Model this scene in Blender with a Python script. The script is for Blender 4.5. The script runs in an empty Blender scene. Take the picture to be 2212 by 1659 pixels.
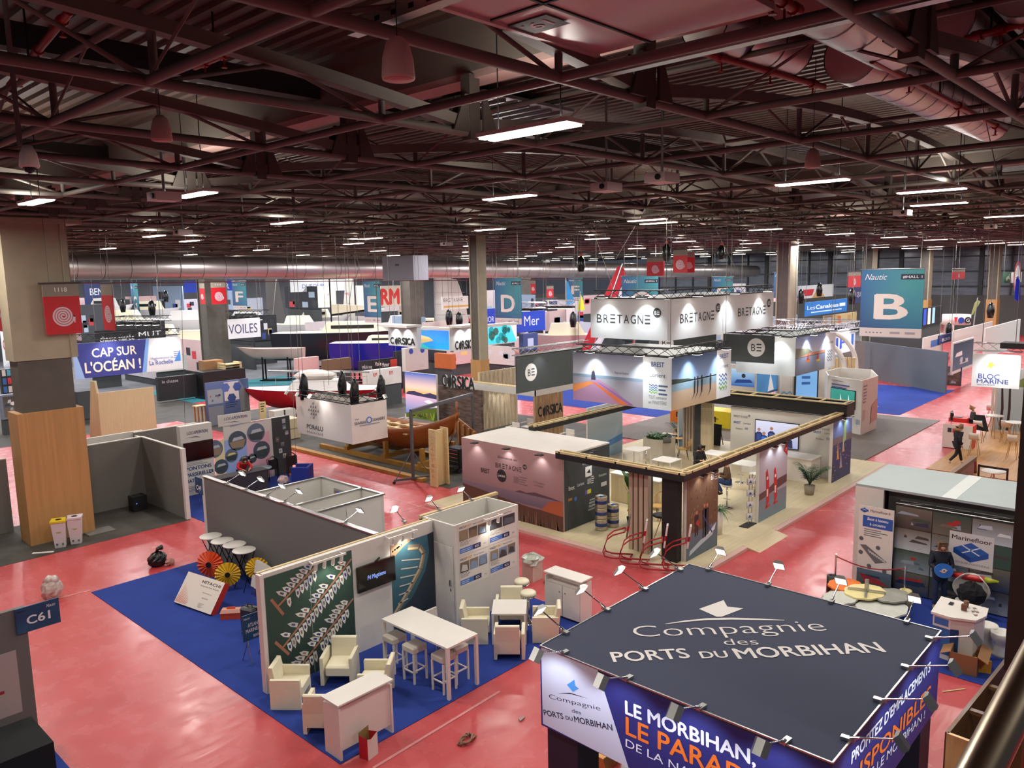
import bpy, math, random
from mathutils import Vector as V
random.seed(7)
sc = bpy.context.scene
C = sc.collection
# ---------------------------------------------------------------- camera, light, exposure
FPX, HC = 1698.15, 8.3
YAW, PIT, ROL = math.radians(42.876), math.radians(7.996), math.radians(1.1626)
fw = V((math.cos(PIT)*math.cos(YAW), math.cos(PIT)*math.sin(YAW), -math.sin(PIT)))
r0 = V((math.sin(YAW), -math.cos(YAW), 0)); d0 = -r0.cross(fw)
rt = r0*math.cos(ROL)+d0*math.sin(ROL); dn = d0*math.cos(ROL)-r0*math.sin(ROL)
cam = bpy.data.objects.new('camera', bpy.data.cameras.new('camera')); C.objects.link(cam)
cam.data.sensor_width = 36; cam.data.lens = FPX*36/2212; cam.data.clip_start = .05; cam.data.clip_end = 600
from mathutils import Matrix
cam.matrix_world = Matrix(((rt.x, -dn.x, -fw.x, 0), (rt.y, -dn.y, -fw.y, 0), (rt.z, -dn.z, -fw.z, HC), (0, 0, 0, 1)))
sc.camera = cam
sc.view_settings.view_transform = 'Standard'; sc.view_settings.look = 'None'
sc.view_settings.exposure = -0.22; sc.view_settings.gamma = 1; sc.view_settings.use_curve_mapping = False
w = bpy.data.worlds.new('dusk'); sc.world = w; w.use_nodes = True
w.node_tree.nodes['Background'].inputs[0].default_value = (.5, .55, .7, 1); w.node_tree.nodes['Background'].inputs[1].default_value = .12
sc.cycles.max_bounces = 6; sc.cycles.diffuse_bounces = 4; sc.cycles.glossy_bounces = 3; sc.cycles.caustics_reflective = False
sc.cycles.sample_clamp_indirect = 4; sc.cycles.use_denoising = True
def lamp(kind, name, loc, power, col=(1, .95, .88), size=(1, 1), aim=(0, 0, -1), angle=70, blend=.6):
    d = bpy.data.lights.new(name, kind); d.energy = power; d.color = col
    if kind == 'AREA':
        d.shape = 'RECTANGLE'; d.size, d.size_y = size
    if kind == 'SPOT':
        d.spot_size = math.radians(angle); d.spot_blend = blend; d.shadow_soft_size = size[0]
    o = bpy.data.objects.new(name, d); C.objects.link(o); o.location = loc
    o.rotation_euler = V(aim).to_track_quat('-Z', 'Y').to_euler(); return o
LAMPS = [(7.55, 6.65), (16.4, 6.7), (20.7, 5.6), (13.56, 12.56), (23.5, 15.3), (22.6, 22), (22.7, 29.8), (7.75, 16), (5.8, 19.3), (13.8, 22.4), (13.5, 31.5), (5.4, 27.6)]
LAMPS += [(7.6+8.9*i, 6.65+9.4*j) for i in range(-1, 11) for j in range(-1, 11) if not (0 <= i <= 1 and 0 <= j <= 2) and not (i == 2 and j == 2)]
for x, y in LAMPS:
    far = max(0, min(1, (x+y-48)/20)); k = 1+1.6*far
    lamp('AREA', 'hall_light', (x, y, 10.0), 300*k, (1, .94+.04*far, .87+.13*far), (.3, 1.4))
    lamp('AREA', 'ceiling_fill', (x, y, 10.12), 60*k, (1, .93, .85), (.3, 1.4), (0, 0, 1))  # added upward fill at each strip, brightens the ceiling and offsets red bounce

# ---------------------------------------------------------------- measuring: a pixel of the 2212 x 1659 photo to a point in the hall
def ray(x, y): return rt*((x-1106)/FPX)+dn*((y-829.5)/FPX)+fw
EYE = V((0, 0, HC))
def at(x, y, z=0):
    v = ray(x, y); return EYE+v*((z-HC)/v.z)
def onX(x, y, X): 
    v = ray(x, y); return EYE+v*(X/v.x)
def onY(x, y, Y): 
    v = ray(x, y); return EYE+v*(Y/v.y)
HF = V((math.cos(YAW), math.sin(YAW), 0))
def deep(x, y, d):
    v = ray(x, y); return EYE+v*(d/v.dot(HF))

# ---------------------------------------------------------------- colours and materials
def lin(c): return tuple(((x/255)/12.92 if x/255 <= .04045 else ((x/255+.055)/1.055)**2.4) for x in c)
MT = {}
def mat(name, col, rough=.55, metal=0, noise=0, scale=8, coat=0, emit=0, bump=0, stretch=None, spec=.5, col2=None):
    if name in MT: return MT[name]
    m = bpy.data.materials.new(name); MT[name] = m; m.use_nodes = True
    nt = m.node_tree; b = nt.nodes['Principled BSDF']; L = nt.links.new
    b.inputs['Roughness'].default_value = rough; b.inputs['Metallic'].default_value = metal
    b.inputs['Coat Weight'].default_value = coat; b.inputs['Specular IOR Level'].default_value = spec
    if coat: b.inputs['Coat Roughness'].default_value = .15
    c = (*lin(col), 1) if col != 'Col' else None
    if col == 'Col':
        a = nt.nodes.new('ShaderNodeVertexColor'); a.layer_name = 'Col'
        L(a.outputs[0], b.inputs['Base Color'])
        if emit: L(a.outputs[0], b.inputs['Emission Color']); b.inputs['Emission Strength'].default_value = emit
    else:
        b.inputs['Base Color'].default_value = c
        if emit: b.inputs['Emission Color'].default_value = c; b.inputs['Emission Strength'].default_value = emit
        if noise or bump:
            t = nt.nodes.new('ShaderNodeTexCoord'); n = nt.nodes.new('ShaderNodeTexNoise'); n.inputs['Scale'].default_value = scale; n.inputs['Detail'].default_value = 5
            src = t.outputs['Object']
            if stretch:
                mp = nt.nodes.new('ShaderNodeMapping'); mp.inputs['Scale'].default_value = stretch; L(src, mp.inputs[0]); src = mp.outputs[0]
            L(src, n.inputs['Vector'])
            if noise:
                r = nt.nodes.new('ShaderNodeValToRGB'); r.color_ramp.elements[0].position = .3; r.color_ramp.elements[1].position = .7
                k = col2 and (*lin(col2), 1) or (c[0]*(1-noise), c[1]*(1-noise), c[2]*(1-noise), 1)
                r.color_ramp.elements[0].color = k; r.color_ramp.elements[1].color = c
                L(n.outputs[0], r.inputs[0]); L(r.outputs[0], b.inputs['Base Color'])
            if bump:
                u = nt.nodes.new('ShaderNodeBump'); u.inputs['Strength'].default_value = bump; u.inputs['Distance'].default_value = .02
                L(n.outputs[0], u.inputs['Height']); L(u.outputs[0], b.inputs['Normal'])
    if emit:
        try: m.cycles.emission_sampling = 'NONE'
        except Exception: pass
    return m
PR = mat('printed_sheet', 'Col', .6)
GL = mat('gloss_print', 'Col', .25)
SCR = mat('lit_screen', 'Col', .3, emit=.75)
LBX = mat('lit_box', 'Col', .3, emit=1.0)
WHT = mat('white_laminate', (226, 220, 212), .45, noise=.05, scale=3)
WPL = mat('white_panel', (214, 210, 202), .5, noise=.05, scale=2)
GRY = mat('grey_felt', (112, 110, 106), .9, noise=.08, scale=40)
DGR = mat('dark_grey_board', (62, 66, 68), .7, noise=.08, scale=5)
BLK = mat('black_plastic', (24, 24, 26), .45, noise=.2, scale=10)
BLM = mat('black_metal', (30, 30, 32), .4, .6, noise=.1, scale=10)
ALU = mat('aluminium', (190, 190, 188), .32, 1, noise=.1, scale=6)
CHR = mat('chrome', (220, 220, 222), .12, 1, noise=.05, scale=6)
STL = mat('painted_steel', (108, 102, 94), .6, noise=.15, scale=3)
BWN = mat('brown_steel', (80, 72, 66), .6, noise=.2, scale=3)
LED = mat('lamp_diffuser', (255, 248, 232), .4, emit=9)
PINE = mat('pine_timber', (214, 190, 140), .6, noise=.25, scale=3, stretch=(12, 1, 12))
OAK = mat('oak_board', (186, 140, 88), .5, noise=.18, scale=2, stretch=(14, 14, 1))
RUST = mat('varnished_oak', (150, 84, 34), .35, noise=.35, scale=3, stretch=(1, 9, 9))
SKIN = mat('skin', (205, 150, 120), .6, noise=.08, scale=20)

# ---------------------------------------------------------------- mesh building
ORG = {}
class Fr:
    def __init__(s, o, u, v, W=1, H=1):
        s.o, s.u, s.v = V(o), V(u).normalized(), V(v).normalized(); s.n = s.u.cross(s.v); s.W, s.H = W, H
    def p(s, x, y, z=0): return s.o+s.u*x+s.v*y+s.n*z
    def back(s, d): return Fr(s.o-s.n*d, s.u, s.v, s.W, s.H)
Z = V((0, 0, 1))
def fx(X, tl, br):
    a, b = onX(*tl, X), onX(*br, X); return Fr((X, a.y, b.z), (0, -1, 0), Z, a.y-b.y, a.z-b.z)
def fy(Y, tl, br):
    a, b = onY(*tl, Y), onY(*br, Y); return Fr((a.x, Y, b.z), (1, 0, 0), Z, b.x-a.x, a.z-b.z)
def rx(X, y1, y0, z0, z1): return Fr((X, y1, z0), (0, -1, 0), Z, y1-y0, z1-z0)
def ry(Y, x0, x1, z0, z1): return Fr((x0, Y, z0), (1, 0, 0), Z, x1-x0, z1-z0)
_T = {}
def glyphs(s, bold, shear, sp):
    k = (s, bold, shear, sp)
    if k not in _T:
        cu = bpy.data.curves.new('t', 'FONT'); cu.body = s; cu.offset = bold; cu.shear = shear; cu.space_character = sp; cu.resolution_u = 3
        o = bpy.data.objects.new('t', cu); me = bpy.data.meshes.new_from_object(o)
        _T[k] = ([v.co.copy() for v in me.vertices], [list(p.vertices) for p in me.polygons])
        bpy.data.objects.remove(o); bpy.data.curves.remove(cu); bpy.data.meshes.remove(me)
    return _T[k]
class MB:
    def __init__(s): s.v, s.f, s.c, s.s = [], [], [], []
    def add(s, pts, faces, c=None, sm=False):
        k = len(s.v); s.v += [V(p) for p in pts]
        for f in faces: s.f.append([i+k for i in f]); s.c.append(c); s.s.append(sm)
        return s
    def face(s, pts, c=None): return s.add(pts, [list(range(len(pts)))], c)
    def grad(s, fr, x0, y0, x1, y1, z, c0, c1):
        return s.add([fr.p(x0, y0, z), fr.p(x1, y0, z), fr.p(x1, y1, z), fr.p(x0, y1, z)], [[0, 1, 2, 3]], [c0, c0, c1, c1])
    def box(s, a, b, c=None):
        (x0, y0, z0), (x1, y1, z1) = a, b
        return s.add([(x0, y0, z0), (x1, y0, z0), (x1, y1, z0), (x0, y1, z0), (x0, y0, z1), (x1, y0, z1), (x1, y1, z1), (x0, y1, z1)],
                     [[3, 2, 1, 0], [4, 5, 6, 7], [0, 1, 5, 4], [1, 2, 6, 5], [2, 3, 7, 6], [3, 0, 4, 7]], c)
    def slab(s, fr, x0, y0, x1, y1, z0, z1, c=None):
        P = [fr.p(x, y, z) for z in (z0, z1) for x, y in ((x0, y0), (x1, y0), (x1, y1), (x0, y1))]
        return s.add(P, [[3, 2, 1, 0], [4, 5, 6, 7], [0, 1, 5, 4], [1, 2, 6, 5], [2, 3, 7, 6], [3, 0, 4, 7]], c)
    def rect(s, fr, x0, y0, x1, y1, z=.004, c=None): return s.face([fr.p(x0, y0, z), fr.p(x1, y0, z), fr.p(x1, y1, z), fr.p(x0, y1, z)], c)
    def poly(s, fr, pts, z=.004, c=None): return s.face([fr.p(x, y, z) for x, y in pts], c)
    def disc(s, fr, x, y, r, z=.004, c=None, n=28, ry=None):
        return s.face([fr.p(x+r*math.cos(i*2*math.pi/n), y+(ry or r)*math.sin(i*2*math.pi/n), z) for i in range(n)], c)
    def text(s, fr, t, x, y, h, w=None, z=.005, c=None, bold=0, al='c', shear=0, sp=1, rot=0):
        vs, fs = glyphs(t, min(bold, 0), shear, sp)
        if not vs: return s
        x0, x1 = min(v.x for v in vs), max(v.x for v in vs); k = h/.72; kx = w/(x1-x0) if w else k
        off = {'l': x0, 'c': (x0+x1)/2, 'r': x1}[al]; cr, sr = math.cos(rot), math.sin(rot)
        for j, (dx, dy) in enumerate([(0, 0)] if bold < .006 else [(-.8, 0), (.8, 0), (0, .7), (0, -.7)]):
            P = []
            for v in vs:
                a, b = (v.x-off+dx*bold)*kx, (v.y+dy*bold)*k; P.append(fr.p(x+a*cr-b*sr, y+a*sr+b*cr, z+j*.0004))
            s.add(P, fs, c)
        return s
    def prism(s, fr, pts, z0, z1, c=None, sm=False):
        n = len(pts); P = [fr.p(x, y, z) for z in (z0, z1) for x, y in pts]
        s.add(P, [[(i+1) % n, i, n+i, n+(i+1) % n][::-1] for i in range(n)], c, sm)
        return s.add(P, [list(range(n))[::-1], list(range(n, 2*n))], c)
    def tube(s, a, b, r, r2=None, n=8, c=None, cap=True):
        a, b = V(a), V(b); r2 = r if r2 is None else r2; d = (b-a).normalized()
        u = d.cross(Z if abs(d.z) < .9 else V((1, 0, 0))).normalized(); w_ = d.cross(u); P = []
        for q, rr in ((a, r), (b, r2)): P += [q+(u*math.cos(i*2*math.pi/n)+w_*math.sin(i*2*math.pi/n))*rr for i in range(n)]
        s.add(P, [[i, (i+1) % n, n+(i+1) % n, n+i] for i in range(n)], c, n > 4)
        if cap: s.add(P, [list(range(n))[::-1], list(range(n, 2*n))], c)
        return s
    def bar(s, a, b, w, h=None, c=None):
        a, b = V(a), V(b); h = h or w; d = (b-a).normalized(); u = d.cross(Z if abs(d.z) < .95 else V((1, 0, 0))).normalized(); q = u.cross(d)
        P = [p+u*i*w/2+q*j*h/2 for p in (a, b) for i, j in ((-1, -1), (1, -1), (1, 1), (-1, 1))]
        return s.add(P, [[3, 2, 1, 0], [4, 5, 6, 7], [0, 1, 5, 4], [1, 2, 6, 5], [2, 3, 7, 6], [3, 0, 4, 7]], c)
    def path(s, pts, r, n=6, c=None):
        pts = [V(p) for p in pts]; P = []
        for i, p in enumerate(pts):
            d = (pts[min(i+1, len(pts)-1)]-pts[max(i-1, 0)]).normalized(); u = d.cross(Z if abs(d.z) < .9 else V((1, 0, 0))).normalized(); w_ = d.cross(u)
            rr = r[i] if isinstance(r, (list, tuple)) else r
            P += [p+(u*math.cos(k*2*math.pi/n)+w_*math.sin(k*2*math.pi/n))*rr for k in range(n)]
        m = len(pts)
        return s.add(P, [[i*n+k, i*n+(k+1) % n, (i+1)*n+(k+1) % n, (i+1)*n+k] for i in range(m-1) for k in range(n)]+[list(range(n))[::-1], list(range((m-1)*n, m*n))], c, True)
    def lathe(s, prof, o=(0, 0, 0), n=20, c=None, sm=True):
        o = V(o); P = [o+V((r*math.cos(k*2*math.pi/n), r*math.sin(k*2*math.pi/n), z)) for r, z in prof for k in range(n)]; m = len(prof)
        return s.add(P, [[i*n+k, i*n+(k+1) % n, (i+1)*n+(k+1) % n, (i+1)*n+k] for i in range(m-1) for k in range(n)]+[list(range(n))[::-1], list(range((m-1)*n, m*n))], c, sm)
    def ball(s, o, rx_, ry_=None, rz_=None, n=12, m=8, c=None, jit=0):
        o = V(o); ry_ = ry_ or rx_; rz_ = rz_ or rx_; P = []
        for i in range(m+1):
            a = -math.pi/2+math.pi*i/m
            for k in range(n):
                j = 1+random.uniform(-jit, jit); P.append(o+V((rx_*math.cos(a)*math.cos(k*2*math.pi/n)*j, ry_*math.cos(a)*math.sin(k*2*math.pi/n)*j, rz_*math.sin(a)*j)))
        return s.add(P, [[i*n+k, i*n+(k+1) % n, (i+1)*n+(k+1) % n, (i+1)*n+k] for i in range(m) for k in range(n)], c, jit == 0)
    def build(s, name, m, parent=None, loc=None, smooth=False):
        if parent is not None: o = ORG[parent.name]
        elif loc is not None: o = V(loc)
        else:
            o = V(((min(v.x for v in s.v)+max(v.x for v in s.v))/2, (min(v.y for v in s.v)+max(v.y for v in s.v))/2, min(v.z for v in s.v)))
        me = bpy.data.meshes.new(name); me.from_pydata([v-o for v in s.v], [], s.f); me.materials.append(m)
        me.polygons.foreach_set('use_smooth', [smooth or x for x in s.s])
        if any(c is not None for c in s.c):
            at_ = me.color_attributes.new('Col', 'FLOAT_COLOR', 'CORNER'); buf = []
            for p, c in zip(s.f, s.c):
                c = c if c is not None else (128, 128, 128)
                if isinstance(c[0], (tuple, list)):
                    for i in range(len(p)): buf += [*lin(c[i]), 1]
                else: buf += [*lin(c), 1]*len(p)
            at_.data.foreach_set('color', buf)
        ob = bpy.data.objects.new(name, me); C.objects.link(ob)
        if parent is not None: ob.parent = parent
        else: ob.location = o
        ORG[ob.name] = o; return ob
def bx(name, a, b, m, parent=None, c=None): return MB().box(a, b, c).build(name, m, parent)
def tag(o, label, cat, group=None):
    o['label'] = label; o['category'] = cat
    if group: o['group'] = group
    return o
def struct(o): o['kind'] = 'structure'; return o
def thing(name, label, cat, loc=(0, 0, 0), rz=0, group=None):
    o = bpy.data.objects.new(name, None); C.objects.link(o); o.empty_display_size = .1
    o.location = loc; o.rotation_euler = (0, 0, rz); ORG[o.name] = V(loc); return tag(o, label, cat, group)
def dup(root, loc, rz=0, label=None, group=None, rot=None):
    r = root.copy(); C.objects.link(r); r.location = loc; r.rotation_euler = rot or (0, 0, rz); ORG[r.name] = V(loc)
    if label: r['label'] = label
    if group: r['group'] = group
    for ch in list(root.children):
        c = ch.copy(); C.objects.link(c); c.parent = r
        for g in ch.children:
            d = g.copy(); C.objects.link(d); d.parent = c
    return r
def sheet(fr, t, name, m, parent, c=None, e=0):
    return MB().slab(fr, -e, -e, fr.W+e, fr.H+e, -t, 0, c).build(name, m, parent)
def loc(fr, px):
    v = ray(*px); t = (fr.o-EYE).dot(fr.n)/v.dot(fr.n); q = EYE+v*t-fr.o; return (q.dot(fr.u), q.dot(fr.v))
def pp(fr, pts): return [loc(fr, p) for p in pts]
def tpx(m, fr, s, bl, br, tl, c=None, bold=0, z=.006, sp=1, shear=0):
    a, b, t = V(loc(fr, bl)), V(loc(fr, br)), V(loc(fr, tl)); d = b-a
    k = abs((t-a).cross(d))/d.length if hasattr(V((0, 0)), 'cross') else (t-a).length
    return m.text(fr, s, a.x, a.y, max(k, .01), d.length, z, c, bold, 'l', shear, sp, math.atan2(d.y, d.x))
def lines(m, fr, x0, x1, y, n, dy, h, c, z=.005):
    for i in range(n): m.rect(fr, x0, y-i*dy, x0+(x1-x0)*random.uniform(.6, 1), y-i*dy+h, z, c)
def bretagne(m, fr, x, y, wd, c=(40, 42, 46), z=.006, badge=True, bw=(240, 240, 240)):
    cw = wd/8.9; h = cw*1.05
    for i, ch in enumerate('BRETAGNE'):
        x0 = x+i*cw*.98
        if ch == 'E':
            for k in (0, .42, .85): m.rect(fr, x0, y+h*k, x0+cw*.72, y+h*(k+.15), z, c)
        else: m.text(fr, ch, x0, y, h, cw*.74, z, c, .004, 'l')
    if badge:
        bx_, by = x+wd*.955, y+h*1.25; m.disc(fr, bx_, by, h*.52, z, c)
        m.text(fr, 'B', bx_-h*.3, by-h*.22, h*.44, h*.24, z+.002, bw, 0, 'l')
        for k in (-.22, -.04, .14): m.rect(fr, bx_+.02*h, by+h*k, bx_+.32*h, by+h*(k+.08), z+.002, bw)
def be_disc(m, fr, x, y, r, c=(245, 245, 245), k=(60, 64, 66)):
    m.disc(fr, x, y, r, .006, c); m.text(fr, 'B', x-r*.55, y-r*.4, r*.8, r*.45, .009, k, .01, 'l')
    for q in (-.4, -.06, .28): m.rect(fr, x+.05*r, y+q*r, x+.6*r, y+(q+.13)*r, .009, k)
def waves(m, fr, x, y, wd, cs, z=.006):
    h = wd*.1
    for k, c in enumerate(cs):
        t = [(x+wd*i/12, y-k*h*2.4+h*.8*math.sin(i*math.pi/2.2)) for i in range(13)]
        for (a, b), (d, e) in zip(t, t[1:]): m.face([fr.p(a, b, z), fr.p(d, e, z), fr.p(d, e+h, z), fr.p(a, b+h, z)], c)
def spiral(m, fr, x, y, r, c, z=.006):
    n = 90; R = lambda a: r*(1-.86*a)
    for turn in range(4):
        for i in range(n//3):
            a0, a1 = (turn+i/(n//3))/4, (turn+(i+1)/(n//3))/4; q = []
            for a, k in ((a0, 0), (a1, 0), (a1, .155), (a0, .155)):
                rr = max(R(a)-k*r, 0); th = -a*4*2*math.pi; q.append(fr.p(x+rr*math.cos(th), y+rr*math.sin(th), z))
            m.face(q, c)
    m.rect(fr, x+r*.86, y-r*.25, x+r, y, z, c); m.poly(fr, [(x+r*.84, y-r*.1), (x+r*1.02, y-r*.1), (x+r*.98, y-r*.65), (x+r*.88, y-r*.65)], z+.001, c)
# ================================================================ the hall
def floor_mat():
    m = bpy.data.materials.new('red_carpet_under_film'); m.use_nodes = True; nt = m.node_tree; b = nt.nodes['Principled BSDF']; L = nt.links.new
    t = nt.nodes.new('ShaderNodeTexCoord')
    def noise(scale, st, det=4):
        mp = nt.nodes.new('ShaderNodeMapping'); mp.inputs['Scale'].default_value = st; L(t.outputs['Object'], mp.inputs[0])
        n = nt.nodes.new('ShaderNodeTexNoise'); n.inputs['Scale'].default_value = scale; n.inputs['Detail'].default_value = det; L(mp.outputs[0], n.inputs['Vector']); return n
    n1 = noise(.5, (1, 1, 1)); n2 = noise(3, (.35, 2.2, 1)); n3 = noise(2.2, (1, 1, 1), 3)
    r = nt.nodes.new('ShaderNodeValToRGB'); r.color_ramp.elements[0].position = .35; r.color_ramp.elements[1].position = .68
    r.color_ramp.elements[0].color = (*lin((182, 56, 60)), 1); r.color_ramp.elements[1].color = (*lin((188, 70, 74)), 1)
    L(n1.outputs[0], r.inputs[0]); L(r.outputs[0], b.inputs['Base Color'])
    b.inputs['Roughness'].default_value = .5; b.inputs['Coat Weight'].default_value = .6
    q = nt.nodes.new('ShaderNodeMapRange'); q.inputs['From Min'].default_value = .4; q.inputs['From Max'].default_value = .7; q.inputs['To Min'].default_value = .2; q.inputs['To Max'].default_value = .34
    L(n3.outputs[0], q.inputs['Value']); L(q.outputs[0], b.inputs['Coat Roughness'])
    u = nt.nodes.new('ShaderNodeBump'); u.inputs['Strength'].default_value = .22; u.inputs['Distance'].default_value = .03
    L(n2.outputs[0], u.inputs['Height']); L(u.outputs[0], b.inputs['Coat Normal']); return m
RED = floor_mat()
BLU = mat('blue_carpet', (44, 64, 142), .95, noise=.15, scale=1.5, spec=.2)
CON = mat('dark_concrete', (70, 66, 60), .7, noise=.5, scale=1.2, bump=.2)
TEAL = mat('teal_carpet', (20, 110, 120), .9, noise=.1, scale=2)
MB().box((-14, -14, -.1), (112, 112, 0)).build('floor', RED, loc=(0, 0, 0))['kind'] = 'structure'
def pad(name, m, x0, y0, x1, y1, h=.012): return struct(bx(name, (x0, y0, .0), (x1, y1, h), m))
pad('floor_carpet', BLU, 7.05, 10.76, 14.45, 22.2); pad('floor_carpet', BLU, 11.95, 23.0, 17.4, 29.5)
pad('floor_carpet', BLU, -1, 9.5, 3.9, 16.4); pad('floor_carpet', BLU, 17.0, -3, 21.6, 6.9)
pad('floor_concrete', CON, -8, 26.4, 11.78, 30.5, .006); pad('floor_concrete', CON, 20.2, 22.2, 34, 46, .006)
pad('floor_carpet', TEAL, 24, 52, 36, 60); pad('floor_carpet', BLU, 46.5, 13.6, 58, 22.6); pad('floor_carpet', BLU, 38, 21, 46, 40)
pad('floor_concrete', CON, -8, 46, 24, 60, .006)
BOUNCE = mat('grey_bounce_pad', (104, 106, 112), .9, noise=.3, scale=.4); pad('floor_carpet', BOUNCE, -14, 60, 112, 112, .008); pad('floor_carpet', BOUNCE, 60, 23, 108, 60, .008); pad('floor_carpet', BOUNCE, 66, -14, 108, 12, .008)  # neutral grey pads added to cut the red floor bounce in the far hall
pad('floor_boards', mat('dark_planks', (96, 84, 76), .6, noise=.3, scale=2, stretch=(.3, 6, 1)), 32.2, 11.4, 46, 24, .03)
pad('floor_mat', WPL, 42, 15.4, 48.6, 18.2, .04)
pad('floor_boards', mat('honey_boards', (190, 140, 86), .5, noise=.25, scale=2, stretch=(.4, 6, 1)), 34.6, -6, 47, 9.0, .03)
# tape seams on the film
TAPE = mat('film_tape', (226, 150, 148), .35, noise=.3, scale=3)
for a, b in (((806, 1659), (1080, 1493)), ((0, 1324), (195, 1275)), ((970, 1200-88), (820, 1070)), ((860, 1108), (1010, 1062)), ((1507, 1090), (1845, 1106))):
    p, q = at(*a, .006), at(*b, .006); struct(MB().bar(p, q, .06, .004).build('floor_tape', TAPE))
# roof deck: saw-tooth bays along X, brown ribbed sheet
DECK = mat('ribbed_deck', (74, 56, 46), .6, noise=.3, scale=1)
CONC = mat('ceiling_concrete', (112, 104, 94), .8, noise=.22, scale=.8)
PINK = mat('ceiling_board', (168, 140, 132), .7, noise=.1, scale=2)
PIT_ = .3
for k in range(-1, 6):
    x0, x1 = 8.2+18*k, 26.2+18*k
    if x0 > 106: break
    m = MB(); n = int((x1-x0)/PIT_)
    for i in range(n):
        xa = x0+i*PIT_; za = 11.65+.3*i/n; zb = za+.07
        P = [(xa, za), (xa+.1, za), (xa+.13, zb), (xa+.27, zb), (xa+PIT_, za+.3/n)]
        for (a, c_), (b, d) in zip(P, P[1:]): m.face([(a, -14, c_), (b, -14, d), (b, 112, d), (a, 112, c_)])
    struct(m.build('ceiling', DECK))
    struct(bx('ceiling_wall', (x1, -14, 11.15), (x1+.12, 112, 12.05), CONC))
    struct(bx('ceiling_strip', (x1, -14, 11.05), (x1+.42, 112, 11.15), PINK))
    for j in range(-4, 12):           # dark beams and posts under the deck
        struct(bx('ceiling_beam', (x0, 2.6+9.4*j, 11.35), (x1, 2.85+9.4*j, 11.68), mat('dark_beam', (34, 27, 25), .7, noise=.2, scale=2)))
SKYL = mat('skylight_sheet', (150, 160, 160), .35, .5, noise=.2, scale=3)
for x, y in ((10.4, 10.2), (20.5, 8.4), (29, 22), (30, 5), (12, 26), (47, 12)):
    m = MB().box((x, y, 11.5), (x+2.6, y+1.5, 11.56))
    for i in range(7): m.box((x+.3+i*.33, y+.1, 11.44), (x+.36+i*.33, y+1.4, 11.5))
    struct(m.build('ceiling_hatch', SKYL))
# bowstring trusses across every bay, one each 2.93 m
def bay_truss(parts=True):
    root = bpy.data.objects.new('ceiling_beam', None); C.objects.link(root); root['kind'] = 'structure'; ORG[root.name] = V((0, 0, 0))
    top = lambda x: .1+.62*(1-((x-9)/9)**2)
    pt = MB(); pb = MB().tube((0, 0, 0), (18, 0, 0), .06, n=6)
    xs = [18*i/24 for i in range(25)]
    for a, b in zip(xs, xs[1:]): pt.bar((a, 0, top(a)), (b, 0, top(b)), .17, .15)
    L = [('top_chord', pt), ('bottom_chord', pb)]
    nodes = [1.45, 4.4, 7.5, 10.5, 13.5, 16.4]
    for i, x in enumerate(nodes):
        L.append(('post', MB().tube((x, 0, 0), (x, 0, top(x)), .045, n=6)))
        for q in (x-1.5, x+1.5):
            if .8 < q < 17.2: L.append(('diagonal', MB().tube((x, 0, 0), (q, 0, top(q)), .026, n=5)))
    if parts:
        for n, b in L: b.build(n, STL, root)
    else:
        a = MB()
        for n, b in L: a.add(b.v, b.f)
        a.build('lattice', STL, root)
    return root
near, far = bay_truss(), bay_truss(False); un, uf = False, False
for k in range(-1, 6):
    for j in range(-5, 30):
        x, y = 8.2+18*k, 2.45+2.93*j
        if y > 90 or y < -14: continue
        d = math.hypot(x+9, y)
        src = near if (k in (-1, 0) and -2 <= j <= 9) else far
        if src is near and not un: un = True; src.location = (x, y, 10.3); continue
        if src is far and not uf: uf = True; src.location = (x, y, 10.3); continue
        dup(src, (x, y, 10.3))
# tie tubes along Y through the nodes, and the shallow lattice over every third one
for i in range(-4, 32):
    x = 3.62+3.0*i
    b = struct(MB().tube((x, -14, 10.3), (x, 112, 10.3), .052 if i < 6 else .045, n=6).build('ceiling_beam', STL))
    if i % 2 == 0:
        m = MB().tube((x, -14, 10.95), (x, 92, 10.95), .04, n=6); y = -12.2
        while y < 90: m.tube((x, y, 10.3), (x, y+1.465, 10.95), .02, n=4, cap=False).tube((x, y+1.465, 10.95), (x, y+2.93, 10.3), .02, n=4, cap=False); y += 2.93
        struct(m.build('ceiling_lattice_beam', STL))
for k in range(-1, 6):               # stub heads that carry the saw-tooth on the ridge line
    x = 8.2+18*k
    for j in range(-4, 26):
        y = 5.38+2.93*j
        if y > 82: break
        m = MB().box((x-.1, y-.09, 10.2), (x+.1, y+.09, 11.1))
        for s_ in (-1, 1): m.prism(Fr((x+.14, y+s_*.1, 10.3), (1, 0, 0), Z), [(0, 0), (.3, 0), (.08, .5), (0, .5)], -.02, .02).prism(Fr((x-.14, y+s_*.1, 10.3), (-1, 0, 0), Z), [(0, 0), (.3, 0), (.08, .5), (0, .5)], -.02, .02)
        struct(m.build('ceiling_post', BWN))
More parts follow.
